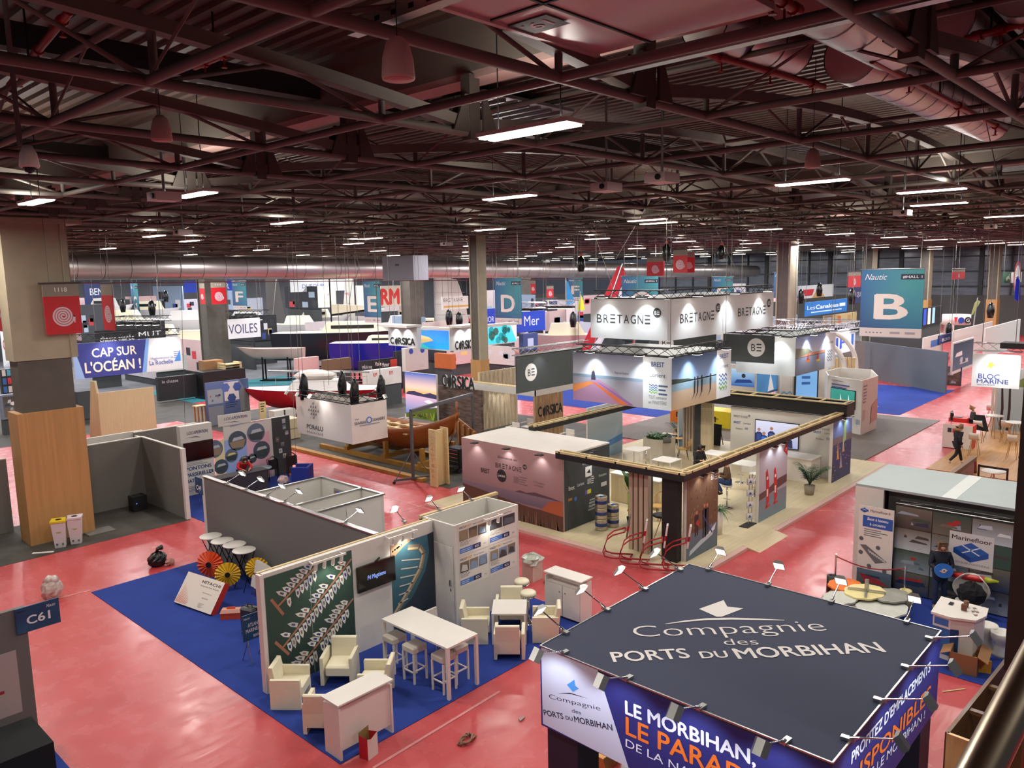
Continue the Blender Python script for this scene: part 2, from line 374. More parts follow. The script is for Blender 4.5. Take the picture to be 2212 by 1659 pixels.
# columns
CREAM = mat('column_paint', (166, 156, 132), .6, noise=.12, scale=2); COLD = mat('column_steel', (92, 86, 78), .6, noise=.2, scale=2)
def column(x, y, wx, wy, clad=4.26, top=10.4, split=True, fm=None):
    r = bpy.data.objects.new('column', None); C.objects.link(r); r.location = (x, y, 0); ORG[r.name] = V((x, y, 0)); struct(r)
    if clad: 
        m = MB().box((x-wx*.62, y-wy*.62, 0), (x+wx*.62, y+wy*.62, clad)); m.build('cladding', OAKP, r)
    zz = 5.9 if split else 10.4
    bx('shaft', (x-wx/2, y-wy/2, 0), (x+wx/2, y+wy/2, zz), COLD, r)
    if split:
        bx('upper_shaft', (x-wx*.56, y-wy*.56, 5.9), (x+wx*.5, y+wy*.5, top), CREAM, r)
        bx('flange', (x+wx*.5, y-wy*.62, 5.9), (x+wx*.62, y+wy*.3, top), CREAM, r)
        bx('head_plate', (x-wx*.8, y-wy*.8, 10.15), (x+wx*.9, y+wy*.8, 10.3), CREAM, r)
    else:
        for s_ in (-1, 1): bx('flange', (x-wx*.55, y+s_*wy*.5-.05, 0), (x+wx*.55, y+s_*wy*.5+.05, top), fm or CREAM, r)
    return r
OAKP = mat('plank_cladding', (190, 142, 88), .5, noise=.2, scale=1.2, stretch=(11, 11, .4), bump=.3)
column(8.15, 28.2, 1.55, .8)
column(29.75, 29.95, .55, .6, 3.75, 10.3, split=False)
q = deep(470, 800, 62); column(q.x, q.y, 1.6, 1.3, 0, split=False, fm=COLD)
q = deep(893, 700, 72); column(q.x, q.y, 1.5, 1.2, 0, split=False, fm=COLD)
q = deep(1697, 700, 62); column(q.x, q.y, 1.3, 1.0, 0, split=False)
for px, d in ((1875, 88), (1995, 92), (2080, 98), (2142, 90), (1135, 100)):
    q = deep(px, 700, d); column(q.x, q.y, 1.2, .9, 4.3 if px > 1990 else 0, split=False, fm=COLD if px < 1870 else None)
# end walls
DW = mat('dark_end_wall', (110, 112, 118), .8, noise=.3, scale=.3)
struct(bx('wall_back', (-14, 112, 0), (112, 112.3, 12.0), DW)); struct(bx('wall_left', (-14.3, 40, 0), (-14, 112, 12.0), DW))
MULL = mat('window_frame_steel', (34, 34, 36), .5, noise=.1, scale=2)
struct(bx('wall_right', (108, -14, 0), (108.3, 112, 4.6), mat('window_plinth', (84, 82, 80), .8, noise=.1, scale=1)))
GLZ = mat('window_glass_dusk', (120, 126, 136), .15, noise=.35, scale=.5, stretch=(1, 1, 5))
struct(bx('window_1', (108.1, -14, 4.6), (108.3, 70, 12), GLZ))
for i in range(28):
    y = -13+3*i; struct(bx('window_mullion', (107.9, y, 4.6), (108.1, y+(.5 if i % 3 == 0 else .16), 12), MULL))
for z in (5.6, 7.4, 9.2, 11): struct(bx('window_transom', (107.85, -14, z), (108.08, 70, z+.14), MULL))
# ================================================================ harbour-builder stand on the blue carpet
def arm_lamp():
    r = thing('arm_spotlight', 'silver arm spotlight clamped on a wall edge', 'spotlight')
    MB().box((-.1, -.035, 0), (.05, .035, .035)).box((-.06, -.02, -.05), (-.02, .02, 0)).build('clamp', ALU, r)
    MB().tube((0, 0, .03), (.1, 0, .07), .026, .014).tube((.1, 0, .07), (.5, 0, .2), .011, n=6).build('arm', CHR, r)
    fr = Fr((.5, 0, .2), (0, 1, 0), (.6, 0, -.8))
    m = MB().add([fr.p(x, y, z) for z, k in ((-.04, .5), (.02, 1)) for x, y in ((-.1*k, -.06), (.1*k, -.06), (.1*k, .12), (-.1*k, .12))],
                 [[3, 2, 1, 0], [4, 5, 6, 7], [0, 1, 5, 4], [1, 2, 6, 5], [2, 3, 7, 6], [3, 0, 4, 7]]); m.build('head', ALU, r)
    MB().rect(fr, -.085, -.045, .085, .105, .022).build('lamp_face', mat('spot_face', (255, 246, 225), .4, emit=5), r)
    return r
ARM = arm_lamp(); arm_n = [0]
def put_arm(p, dirv, label, group):
    rz = math.atan2(dirv[1], dirv[0])
    if arm_n[0] == 0: ARM.location = p; ARM.rotation_euler = (0, 0, rz); ARM['label'] = label; ARM['group'] = group; arm_n[0] = 1; return ARM
    return dup(ARM, p, rz, label, group)
# --- backing wall with two harbour pictures, screen and track lights
st = thing('display_wall', 'long white display wall with green marina picture, screen and blue pier picture', 'wall', (9.7, 13.85, 0))
bx('panel', (7.48, 13.8, 0), (11.97, 13.92, 2.5), WPL, st); bx('timber_rail', (7.45, 13.92, 2.36), (11.97, 13.98, 2.52), PINE, st)
bx('end_post', (7.42, 13.78, 0), (7.5, 13.95, 2.5), WHT, st)
g = ry(13.795, 7.52, 9.62, .02, 2.42); m = MB().grad(g, 0, 0, g.W, g.H, .002, (38, 52, 48), (52, 84, 70))
m.rect(g, 1.02, 0, 1.035, g.H, .004, (120, 135, 125))
def pontoon(x0, y0, x1, y1, n, sk):
    d = V((x1-x0, y1-y0)); L = d.length; d /= L; q = V((-d.y, d.x))
    m.poly(g, [(x0+q.x*.02, y0+q.y*.02), (x0-q.x*.02, y0-q.y*.02), (x1-q.x*.02, y1-q.y*.02), (x1+q.x*.02, y1+q.y*.02)], .004, (176, 124, 96))
    e = V((x0, y0)); m.poly(g, [tuple(e+q*.24+d*.03), tuple(e+q*.24-d*.03), tuple(e-q*.24-d*.03), tuple(e-q*.24+d*.03)], .0045, (168, 112, 88))
    for i in range(n):
        for s_ in (-1, 1):
            if random.random() < sk: continue
            a = V((x0, y0))+d*(.16+(L-.2)*i/n)+q*s_*.05; l = random.uniform(.2, .27); hw = .046; ax = (q*s_*.9-d*.45).normalized(); b = V((-ax.y, ax.x))
            m.poly(g, [tuple(a-b*hw), tuple(a+b*hw), tuple(a+b*hw+ax*l*.6), tuple(a+ax*l), tuple(a-b*hw+ax*l*.6)][::(1 if ax.x*b.y-ax.y*b.x < 0 else 1)], .005, random.choice([(226, 222, 214), (214, 208, 200), (196, 196, 198), (232, 230, 226)]))
            m.poly(g, [tuple(a-b*hw*.5+ax*l*.25), tuple(a+b*hw*.5+ax*l*.25), tuple(a+b*hw*.4+ax*l*.6), tuple(a-b*hw*.4+ax*l*.6)], .006, random.choice([(70, 80, 110), (120, 120, 122), (150, 130, 112), (40, 60, 130)]))
pontoon(.25, 1.72, 1.35, 2.5-.1, 9, .35); pontoon(.3, .82, 2.08, 2.2, 17, .1); pontoon(.6, .2, 2.08, 1.3, 14, .2)
m.build('marina_picture', PR, st)
g = ry(13.795, 10.68, 11.98, .02, 2.2); m = MB().grad(g, 0, 0, g.W, g.H, .002, (40, 76, 82), (64, 110, 130))
c = [(.05, .55), (.5, 1.0), (.85, 1.4), (.98, 1.75), (.85, 1.95), (.5, 2.02)]
sea = [(0, 0), (1.3, 0), (1.3, 2.2), (1.1, 2.18), (1.15, 1.75), (1.0, 1.3), (.6, .8), (0, .42)]; m.poly(g, sea, .004, (40, 54, 66))
for off, wd, cc, z in ((0, .13, (128, 122, 104), .006), (-.03, .05, (196, 172, 140), .008)):
    for (a, b), (d, e) in zip(c, c[1:]):
        t = V((d-a, e-b)).normalized(); q = V((t.y, -t.x)); A, B = V((a, b))+q*off, V((d, e))+q*off
        m.poly(g, [tuple(A-q*wd/2), tuple(A+q*wd/2), tuple(B+q*wd/2), tuple(B-q*wd/2)], z, cc)
for i in range(6): m.poly(g, [(.15+.03*i, .75+.2*i), (.45+.08*i, .78+.17*i), (.45+.08*i, .81+.17*i), (.15+.03*i, .78+.2*i)], .008, (190, 190, 182))
m.poly(g, [(0, 2.2), (0, 1.85), (.4, 2.1), (.7, 2.2)], .006, (176, 140, 110))
for i in range(14): x = random.uniform(.02, .3); m.rect(g, x, 2.02+x*.35, x+.05, 2.06+x*.35, .008, random.choice([(214, 196, 170), (150, 110, 84), (120, 130, 130)]))
m.build('pier_picture', PR, st)
tv = thing('television', 'black flat screen with blue start-up text on the white display wall', 'television', (10.2, 13.72, 1.7))
g = ry(13.7, 9.69, 10.72, 1.42, 2.0); sheet(g, .06, 'screen', mat('screen_glass', (8, 8, 10), .12, noise=.05), tv); MB().box((9.95, 13.761, 1.55), (10.45, 13.792, 1.85)).build('wall_bracket', BLM, tv)
MB().text(g, 'Pd Magtisens', .5, .24, .1, .5, .004, (150, 180, 255), .012, shear=.1).build('lettering', SCR, tv)
MB().tube((10.2, 13.74, 2.0), (10.32, 13.74, 2.06), .02).build('camera_bar', BLK, tv)
def track(x0, x1, y, z, n, label, z2=.14):
    t = thing('track_light', label, 'spotlight', ((x0+x1)/2, y, z))
    MB().box((x0, y-.02, z-.02), (x1, y+.02, z+.02)).bar((x0+.05, y, z), (x0+.05, y+.18, z+.0), .02).bar((x1-.05, y, z), (x1-.05, y+.18, z+.0), .02).build('track', WHT, t)
    for i in range(n):
        x = x0+(x1-x0)*(i+.5)/n; h = MB().tube((x, y, z-.02), (x, y+.03, z-.16), .035, .042, 10).build('lamp_head', WHT, t)
        MB().tube((x, y+.03, z-.16), (x, y+.031, z-.164), .036, .036, 10).build('bulb', LED, h)
    return t
track(8.5, 9.35, 13.62, 2.46, 4, 'white track with four lamp heads over the green marina picture')
track(10.5, 11.35, 13.62, 2.46, 3, 'white track with three lamp heads over the blue pier picture')
lamp('SPOT', 'spot_pier', (11.0, 13.5, 2.35), 40, (1, .9, .75), (.04, .04), (.0, .45, -1), 110)
lamp('SPOT', 'spot_marina', (8.95, 13.4, 2.35), 22, (1, .95, .85), (.04, .04), (0, .4, -1), 110)
# --- store room with product posters
cl = thing('store_room', 'white panelled store room with a door and four product posters', 'booth', (13.1, 13.6, 0))
VX0, VX1, VY0, VY1 = 12.0, 14.22, 13.08, 14.15
bx('poster_wall', (VX0, VY0, 0), (VX1, VY0+.05, 2.5), WPL, cl); bx('side_panel', (VX1-.05, VY0+.05, 0), (VX1, VY1, 2.5), WPL, cl); bx('back_panel', (VX0, VY1, 0), (VX1, VY1+.05, 2.5), WPL, cl)
bx('front_panel', (VX0, VY0+.05, 1.98), (VX0+.05, VY1, 2.5), WPL, cl)
d = bx('door', (VX0, VY0+.07, .02), (VX0+.045, VY1-.05, 1.96), WHT, cl); bx('handle', (VX0-.04, VY0+.16, 1.0), (VX0, VY0+.19, 1.14), ALU, d)
bx('lock', (VX0-.01, VY0+.16, .86), (VX0, VY0+.19, .92), ALU, d)
for i in range(2):
    for j in range(2):
        g = ry(VY0-.004, VX0+.13+i*1.02, VX0+1.12+i*1.02, .93+j*.78, 1.68+j*.78); m = MB().rect(g, 0, 0, g.W, g.H, .001, (222, 216, 208))
        m.text(g, 'VACU', .02, .66, .06, .2, .003, (40, 44, 60), .02, 'l').text(g, 'PORT', .23, .66, .06, .2, .003, (222, 160, 70), .02, 'l').text(g, ['Pump Station', 'Fixed Pontoon Wall', 'Floating Pontoon', 'Pontoon Pump'][i*2+j], .48, .67, .035, .34, .003, (70, 70, 74), 0, 'l')
        cs = [(92, 96, 104), (128, 110, 90), (70, 66, 64), (130, 150, 176), (60, 60, 66), (150, 132, 106)]; n = 3-(i and j)
        for k in range(n):
            x0, x1 = .02+.93*k/n, .02+.93*(k+1)/n-.02; m.grad(g, x0, .36, x1, .62, .003, random.choice(cs), random.choice(cs))
            m.poly(g, [(x0+.03, .4), (x1-.03, .38), (x1-.06, .52), (x0+.08, .56)], .004, random.choice(cs+[(200, 198, 194)]))
        lines(m, g, .03, .4, .33, 4, .03, .012, (130, 128, 124), .003)
        m.rect(g, .02, .06, .46, .18, .003, (76, 120, 190)).rect(g, .46, .06, .72, .18, .003, (40, 40, 84)); lines(m, g, .05, .42, .13, 2, .04, .015, (190, 205, 232), .004)
        m.text(g, 'BOC', .6, .09, .06, .14, .004, (225, 225, 235), .02); m.text(g, 'vinci', .86, .1, .035, .08, .004, (90, 90, 100), 0, shear=.2)
        m.build('poster', PR, cl)
track(12.9, 13.5, 12.93, 2.44, 2, 'short white track with two lamp heads over the product posters')
lamp('SPOT', 'spot_posters', (13.15, 12.85, 2.3), 14, (1, .95, .85), (.04, .04), (0, .5, -1), 110)
lw_ = thing('partition_wall', 'grey partition with a timber top rail right behind the white store room', 'wall', (13, 14.25, 0)); bx('panel', (11.98, 14.24, 0), (14.68, 14.3, 2.45), GRY, lw_); bx('timber_rail', (11.98, 14.22, 2.45), (14.68, 14.32, 2.52), PINE, lw_)
for i, (x, y) in enumerate(((872, 1127), (947, 1102), (1017, 1080))): put_arm(onY(x, y, 14.27), (.25, 1), 'silver arm spotlight on the timber rail by the white store room', 'arm spotlights on the display wall top')
# --- furniture
def armchair():
    r = thing('armchair', 'x', 'armchair')
    for s_ in (-1, 1):
        b = MB().prism(Fr((0, s_*.3-.035, 0), (1, 0, 0), Z), [(-.3, 0), (.3, 0), (.3, .6), (-.3, .6)], -.035, .035)
        o = b.build('arm', CRM, r); o.modifiers.new('b', 'BEVEL').width = .012
    o = MB().box((-.22, -.265, .2), (.31, .265, .42)).build('seat', CRM, r); o.modifiers.new('b', 'BEVEL').width = .03
    o = MB().prism(Fr((0, 0, 0), (1, 0, 0), Z), [(-.3, .12), (-.2, .12), (-.2, .42), (-.27, .8), (-.36, .8), (-.31, .42)], -.262, .262).build('backrest', CRM, r); o.modifiers.new('b', 'BEVEL').width = .02
    return r
CRM = mat('cream_leather', (236, 228, 200), .4, noise=.05, scale=4)
A1 = armchair(); e1, e2 = V((.647, -.762, 0)), V((.762, .647, 0)); T1, T2 = V((8.08, 12.55, 0)), V((12.44, 11.77, 0))
for i, (T, o, f, lb) in enumerate(((T1, -.8*e1+.1*e2, e1, 'cream leather armchair turned side-on at the end of the green marina picture'), (T1, .92*e2, -e2, 'cream leather armchair with its back against the green marina picture'),
        (T1, .86*e1+.25*e2, -e1, 'cream leather armchair behind the front counter beside the bar stools'), (T1, -.8*e2+.1*e1, e2, 'cream leather armchair showing its back, half hidden by the front counter'),
        (T2, -.78*e1, e1, 'cream leather armchair in front of the store room door'), (T2, .74*e2, -e2, 'cream leather armchair with its back to the product posters'),
        (T2, .82*e1, -e1, 'cream leather armchair beside the white cabinet, facing the low table'), (T2, -.8*e2, e2, 'cream leather armchair showing its back to the aisle at the low table'))):
    p, a = T+o+V((0, 0, .012)), math.atan2(f.y, f.x)
    if i: dup(A1, p, a, lb, 'cream armchairs')
    else: A1.location = p; A1.rotation_euler = (0, 0, a); A1['label'] = lb; A1['group'] = 'cream armchairs'
def table4(name, label, cat, c, sx, sy, h, rz, t=.04, leg=.05, m=WHT, group=None, inset=0):
    r = thing(name, label, cat, c, rz, group); bx_ = MB().box((-sx/2, -sy/2, h-t), (sx/2, sy/2, h)); o = bx_; k = ORG[r.name]; ORG[r.name] = V((0, 0, 0)); o.build('tabletop', m, r)
    for a in (-1, 1):
        for b in (-1, 1):
            x, y = a*(sx/2-leg/2-inset), b*(sy/2-leg/2-inset); MB().box((x-leg/2, y-leg/2, 0), (x+leg/2, y+leg/2, h-t)).build('leg', m, r)
    return r
table4('low_table', 'square white low table among the cream armchairs by the posters', 'table', (12.44, 11.77, .012), .78, .78, .74, math.atan2(e1.y, e1.x))
table4('high_table', 'long white high table with bar stools pushed under it', 'table', (10.07, 11.85, .012), .84, 2.06, 1.09, 0, leg=.065)
def bar_stool():
    r = thing('bar_stool', 'x', 'stool'); o = MB().box((-.19, -.19, .64), (.19, .19, .78)).build('seat', mat('grey_white_leather', (206, 198, 184), .45, noise=.06, scale=5), r); o.modifiers.new('b', 'BEVEL').width = .025
    for a in (-1, 1):
        for b in (-1, 1): bx('leg', (a*.165-.018, b*.165-.018, 0), (a*.165+.018, b*.165+.018, .64), WHT, r)
    m = MB()
    for a in (-1, 1): m.bar((a*.165, -.165, .24), (a*.165, .165, .24), .025).bar((-.165, a*.165, .27), (.165, a*.165, .27), .025)
    m.build('footrest', WHT, r); return r
B0 = bar_stool()
for i, (x, y, lb) in enumerate(((9.78, 12.62, 'white square bar stool at the table end by the screen wall'), (9.78, 11.98, 'white square bar stool in the middle of the long table side'), (9.9, 11.22, 'white square bar stool beside the table leg at the aisle end'), (10.32, 11.3, 'white square bar stool under the aisle end of the long table'))):
    if i: dup(B0, (x, y, .012), 0, lb, 'square bar stools')
    else: B0.location = (x, y, .012); B0['label'] = lb; B0['group'] = 'square bar stools'
ch = thing('desk_chair', 'white plastic chair with chrome legs half hidden behind the high table', 'chair', (10.95, 12.55, .012))
MB().box((10.75, 12.4, .45), (11.15, 12.75, .5)).prism(Fr((10.95, 12.8, .5), (1, 0, 0), Z), [(-.2, 0), (.2, 0), (.17, .4), (-.17, .4)], -.02, .02).build('shell', WHT, ch)
for a in (-.17, .17):
    for b in (-.15, .15): MB().tube((10.95+a*.6, 12.6+b*.6, .45), (10.95+a*1.3, 12.6+b*1.4, .012), .012).build('leg', CHR, ch)
def counter(name, label, x0, y0, x1, y1, openside, h=1.05):
    r = thing(name, label, 'counter', ((x0+x1)/2, (y0+y1)/2, .012))
    bx('top', (x0-.02, y0-.02, h-.03), (x1+.02, y1+.02, h), WHT, r)
    for s_ in (0, 1):
        if x1-x0 > y1-y0: a = x0 if s_ == 0 else x1-.04; bx('side_panel', (a, y0, .012), (a+.04, y1, h-.1), WHT, r)
        else: a = y0 if s_ == 0 else y1-.04; bx('side_panel', (x0, a, .012), (x1, a+.04, h-.1), WHT, r)
    return r
cn = counter('reception_counter', 'white reception counter with a raised top at the carpet corner', 7.1, 10.8, 8.26, 11.27, 0)
bx('front_panel', (7.14, 10.84, .16), (8.22, 10.87, .95), WHT, cn); bx('shelf', (7.14, 10.87, .88), (8.22, 11.25, .91), WHT, cn)
cb = counter('display_cabinet', 'white two door cabinet with an open top shelf at the aisle', 13.98, 10.9, 14.4, 12.02, 0, 1.08)
bx('back_panel', (14.36, 10.94, .06), (14.39, 11.98, .95), WHT, cb); bx('shelf', (14.0, 10.94, .84), (14.38, 11.98, .87), WHT, cb)
for y in (10.94, 11.47): dd = bx('door', (13.97, y, .07), (13.99, y+.51, .84), WHT, cb); bx('knob', (13.955, y+(.06 if y > 11 else .42), .66), (13.97, y+(.09 if y > 11 else .45), .69), ALU, dd)
def round_stool(x, y, lb, zz=.012):
    r = thing('round_stool', lb, 'stool', (x, y, zz), 0, 'round white stools'); o = V((x, y, zz))
    MB().lathe([(.0, .68), (.17, .68), (.19, .71), (.19, .75), (.16, .78), (0, .785)], o, 20).build('seat', CRM, r)
    MB().lathe([(.19, .66), (.195, .665), (.195, .68), (.19, .685)], o, 20).lathe([(.03, .03), (.03, .66), (0, .66)], o, 10).build('column', CHR, r)
    MB().lathe([(0, 0), (.2, 0), (.2, .015), (.05, .04), (0, .04)], o, 20).build('base', CHR, r)
for (px, py), lb in (((1127, 1253), 'round white stool with chrome ring beside the poster wall end'), ((1141, 1278), 'round white stool with chrome ring behind the low table armchairs')): q = at(px, py, .78); round_stool(q.x, q.y, lb)
# --- clutter on the carpet corner
q = at(1150, 1250); bg = thing('waste_bin', 'pale cardboard waste bin with crumpled film spilling out by the cabinet', 'bin', q)
MB().box((q.x-.2, q.y-.2, 0), (q.x+.2, q.y+.2, .5)).build('box', mat('pale_card', (206, 190, 176), .7, noise=.1), bg); MB().ball((q.x, q.y, .56), .3, .3, .14, 12, 6, jit=.25).build('crumpled_film', mat('clear_film', (196, 204, 190), .2, noise=.3, scale=12, coat=.5), bg)
q = at(1180, 1258); tag(MB().prism(Fr(q, (1, 0, 0), Z), [(-.1, 0), (.12, 0), (.2, .18), (0, .22)], -.02, .02).build('cardboard_flap', mat('brown_card', (130, 84, 50), .8, noise=.1)), 'brown cardboard flap standing against the white cabinet', 'cardboard')
q = at(797, 1632); bg = thing('paper_carrier', 'red and white torn paper bag standing before the counter', 'bag', q, .2)
ORG[bg.name] = V((0, 0, 0)); m = MB(); a, b, h = .13, .1, .42
m.face([(-a, -b, 0), (a, -b, 0), (a, -b, h), (-a*.3, -b, h*.86), (-a, -b, h*.95)], (226, 216, 206)); m.face([(-a, b, 0), (-a, -b, 0), (-a, -b, h*.95), (-a, b, h)], (190, 34, 44)); m.face([(a, -b, 0), (a, b, 0), (a, b, h*.9), (a, -b, h)], (206, 44, 50)); m.face([(a, b, 0), (-a, b, 0), (-a, b, h*1.1), (a, b, h*1.15)], (150, 120, 70)); m.face([(-a, -b, .01), (a, -b, .01), (a, b, .01), (-a, b, .01)], (120, 96, 60)); m.build('bag_body', PR, bg)
q = at(1009, 1601); m = MB()
for i in range(8): a = i*.8; m.path([q+V((math.cos(a)*.2, math.sin(a)*.08, .02)), q+V((math.cos(a+1)*.14, math.sin(a+1.4)*.12, .07)), q+V((math.cos(a+2)*.22, math.sin(a+2)*.06, .02))], .018)
tag(m.build('crumpled_tape', mat('brown_tape', (150, 110, 84), .5, noise=.3)), 'crumpled brown strip of tape lying on the red aisle', 'litter')
q = at(1128, 1556); tag(MB().prism(Fr(q+V((0, 0, .01)), (1, .3, 0), (-.3, 1, 0)), [(-.08, 0), (.08, -.02), (.1, .05), (0, .08)], 0, .02).build('paper_scrap', PINK), 'small pale paper scrap alone on the red aisle beside the kiosk', 'litter')
# leaning things behind the display wall
hb = thing('flat_carton', 'white carton with red stripes tilted against folded tables', 'box', at(440, 1325))
a, b, d, e = at(376, 1300, .06), at(455, 1328, .06), at(400, 1232, .72), at(480, 1254, .72)
u = (b-a).normalized(); v = (d-a); v -= u*v.dot(u); g = Fr(a, u, v, (b-a).length, v.length); sheet(g, .17, 'carton_body', mat('red_card', (196, 48, 40), .6, noise=.05), hb)
m = MB().rect(g, 0, 0, g.W, g.H, .003, (226, 216, 204)); W_, H_ = g.W, g.H
for i in range(9): m.poly(g, [(.02+i*.05, .03), (.05+i*.05, .03), (.15+i*.045, H_*(.62-.055*i)), (.14+i*.045, H_*(.62-.055*i))], .005, (214, 110, 88))
m.text(g, 'HITACHI', W_*.7, H_*.8, .075, W_*.48, .006, (50, 44, 44), .02).text(g, 'Inspire the Next', W_*.7, H_*.7, .04, W_*.48, .006, (90, 80, 78)).text(g, 'DÉPARTEMENT DE', W_*.7, H_*.52, .02, W_*.25, .006, (110, 100, 98)).text(g, 'aircon', W_*.7, H_*.36, .04, W_*.16, .006, (80, 76, 76)); lines(m, g, W_*.6, W_*.75, H_*.2, 5, .025, .01, (150, 140, 136), .006)
m.build('print', PR, hb)
def pleated(px, py, z, rad, col, lb, nrm):
    q = at(px, py, z); fr = Fr(q, V(nrm).cross(Z).normalized()*-1, Z); fr.n = V(nrm); P = []
    for i in range(40): a = i*2*math.pi/40; k = rad*(1+.06*(i % 2)); P.append(fr.p(k*math.cos(a), k*math.sin(a), .05*(i % 2)))
    m = MB().add(P+[fr.p(0, 0, .28*rad)], [[i, (i+1) % 40, 40] for i in range(40)]).add(P+[fr.p(0, 0, -.25*rad)], [[(i+1) % 40, i, 40] for i in range(40)])
    t = thing('pleated_ring', lb, 'float', q); m.build('pleated_skin', mat('float_'+str(col[1]), col, .55, noise=.1), t); MB().disc(fr, 0, 0, rad*.22, .3*rad+.01).disc(fr, 0, 0, rad*.22, .3*rad+.02).build('hub', BLK, t)
pleated(455, 1218, .62, .36, (226, 84, 40), 'orange pleated ring float before the round table frames', (-.8, -.6, .1))
pleated(492, 1240, .5, .32, (222, 178, 40), 'yellow pleated ring float with black hub behind the tilted carton', (-.5, -.8, .1))
pleated(556, 1228, .62, .3, (230, 186, 44), 'yellow pleated ring float behind the small blue board', (-.6, -.7, .3))
def round_table(q, lb):
    r = thing('folding_round_table', lb, 'table', (q.x, q.y, 0), 0, 'round folding tables'); MB().lathe([(0, 1.07), (.3, 1.07), (.31, 1.085), (.3, 1.1), (0, 1.1)], (q.x, q.y, 0), 24).build('tabletop', WHT, r)
    for a in (-1, 1):
        for b in (-1, 1): MB().tube((q.x+a*.2, q.y+b*.2, 1.07), (q.x-a*.22, q.y+b*.24, .012), .012, n=6).build('leg', BLM, r)
for p, lb in (((455, 1157), 'round white folding table, first along the grey wall from its free end'), ((480, 1167), 'round white folding table, second along the grey wall from its free end'), ((506, 1175), 'round white folding table, third along the grey wall from its free end'), ((527, 1187), 'round white folding table, last of the row beside the folded chairs')): round_table(at(*p, 1.1), lb)
for i in range(5):
    q = V((10.05, 18.5-.2*i, 0)); r = thing('folding_chair', 'white folding chair leaning flat in the stack on the grey wall', 'chair', q, 0, 'folded chairs on the grey wall')
    g = Fr(q+V((-.25-.02*i, .2, .05)), (0, -1, 0), (.25, 0, 1)); MB().prism(g, [(.02, .55), (.4, .55), (.4, .86), (.36, .9), (.06, .9), (.02, .86)], 0, .03).build('backrest', WPL, r); MB().prism(g, [(.04, .2), (.38, .2), (.38, .5), (.04, .5)], .04, .07).build('seat', WPL, r)
    for s_ in (.02, .4): MB().tube(g.p(s_, -.05, 0), g.p(s_, .88, 0), .012, n=6).build('leg', ALU, r)
sb = thing('stand_board', 'small blue board with stand name leaning by the marina wall', 'sign', at(545, 1290)); g = fy(15.2, (516, 1238), (574, 1290)); g = ry(15.2, g.o.x, g.o.x+g.W, .55, 1.13); sheet(g, .03, 'board', mat('nautic_blue', (30, 88, 122), .5, noise=.35, scale=2, col2=(26, 50, 92)), sb)
MB().text(g, 'ATLANTIC', g.W/2, .3, .085, g.W*.6, .004, (236, 238, 240), .02).text(g, 'MARINE-SOC', g.W/2, .18, .085, g.W*.78, .004, (236, 238, 240), .02).text(g, 'B50', g.W/2, .05, .06, g.W*.2, .004, (236, 238, 240), .02).text(g, 'Nautic', .1, .48, .05, .16, .004, (236, 238, 240), 0, shear=.4).build('lettering', PR, sb)
for x in (.1, g.W-.1): MB().tube(g.p(x, 0, -.02), g.p(x, -.55, -.3), .012).tube(g.p(x, 0, -.02), g.p(x, -.55, .1), .012).build('stand_leg', ALU, sb)
tb = thing('toolbox', 'orange plastic toolbox with a grey lid on the blue carpet', 'toolbox', (8.75, 17.75, .012), -.75); ORG[tb.name] = V((0, 0, 0))
bx('body', (-.24, -.12, 0), (.24, .12, .16), mat('orange_plastic', (216, 80, 40), .45, noise=.1), tb); l = MB().add([(-.25, -.13, .16), (.25, -.13, .16), (.25, .13, .16), (-.25, .13, .16), (-.22, -.08, .23), (.22, -.08, .23), (.22, .08, .23), (-.22, .08, .23)], [[4, 5, 6, 7], [0, 1, 5, 4], [1, 2, 6, 5], [2, 3, 7, 6], [3, 0, 4, 7]]).build('lid', mat('grey_pink_plastic', (206, 150, 130), .5, noise=.1), tb); bx('handle', (-.1, -.02, .23), (.1, .02, .27), MT['orange_plastic'], l)
sc_ = thing('suitcase', 'dark grey hard-shell suitcase standing behind the marina wall end', 'suitcase', (8.62, 16.55, .012), .3); ORG[sc_.name] = V((0, 0, 0))
SUI = mat('suitcase_shell', (52, 54, 56), .3, noise=.3, scale=4); o = MB().box((-.14, -.21, .05), (.14, .21, .66)).build('shell', SUI, sc_); o.modifiers.new('b', 'BEVEL').width = .04
MB().box((-.012, -.215, .05), (.012, .215, .67)).build('zip_band', BLK, sc_); MB().tube((0, -.07, .66), (0, -.07, .72), .01).tube((0, .07, .66), (0, .07, .72), .01).tube((0, -.07, .72), (0, .07, .72), .012).build('handle', BLM, sc_)
for a in (-.1, .1):
    for b in (-.17, .17): MB().tube((a, b-.02, .028), (a, b+.02, .028), .028).build('wheel', BLK, sc_)
# --- grey side wall with arm lamps and small white booths
gw = thing('partition_wall', 'long grey felt partition with a white edge and arm spotlights on top', 'wall', (10.45, 18.2, 0))
bx('panel', (10.4, 14.0, 0), (10.5, 22.3, 2.5), GRY, gw); bx('edge_post', (10.38, 22.2, 0), (10.52, 22.34, 2.5), WPL, gw); bx('top_rail', (10.38, 14.0, 2.5), (10.52, 22.3, 2.53), ALU, gw)
for x, y in ((491, 1041), (531, 1055), (577, 1073), (614, 1085), (745, 1130)): p = onX(x, y, 10.45); p.z = 2.53; put_arm(p, (1, .15), 'silver arm spotlight on the top rail of the long grey partition', 'arm spotlights on the grey partition')
cs = thing('stand_sign', 'small blue stand number plate on the grey partition end', 'sign', (10.4, 22.4, 2.2)); g = rx(10.37, 22.75, 22.28, 1.95, 2.45); sheet(g, .03, 'plate', MT['nautic_blue'], cs); MB().text(g, 'C49', .24, .12, .14, .3, .004, (236, 238, 240), .02).build('lettering', PR, cs)
bo = thing('white_booth', 'open-topped white panel booth with a window and a side room', 'booth', (11.6, 18, 0))
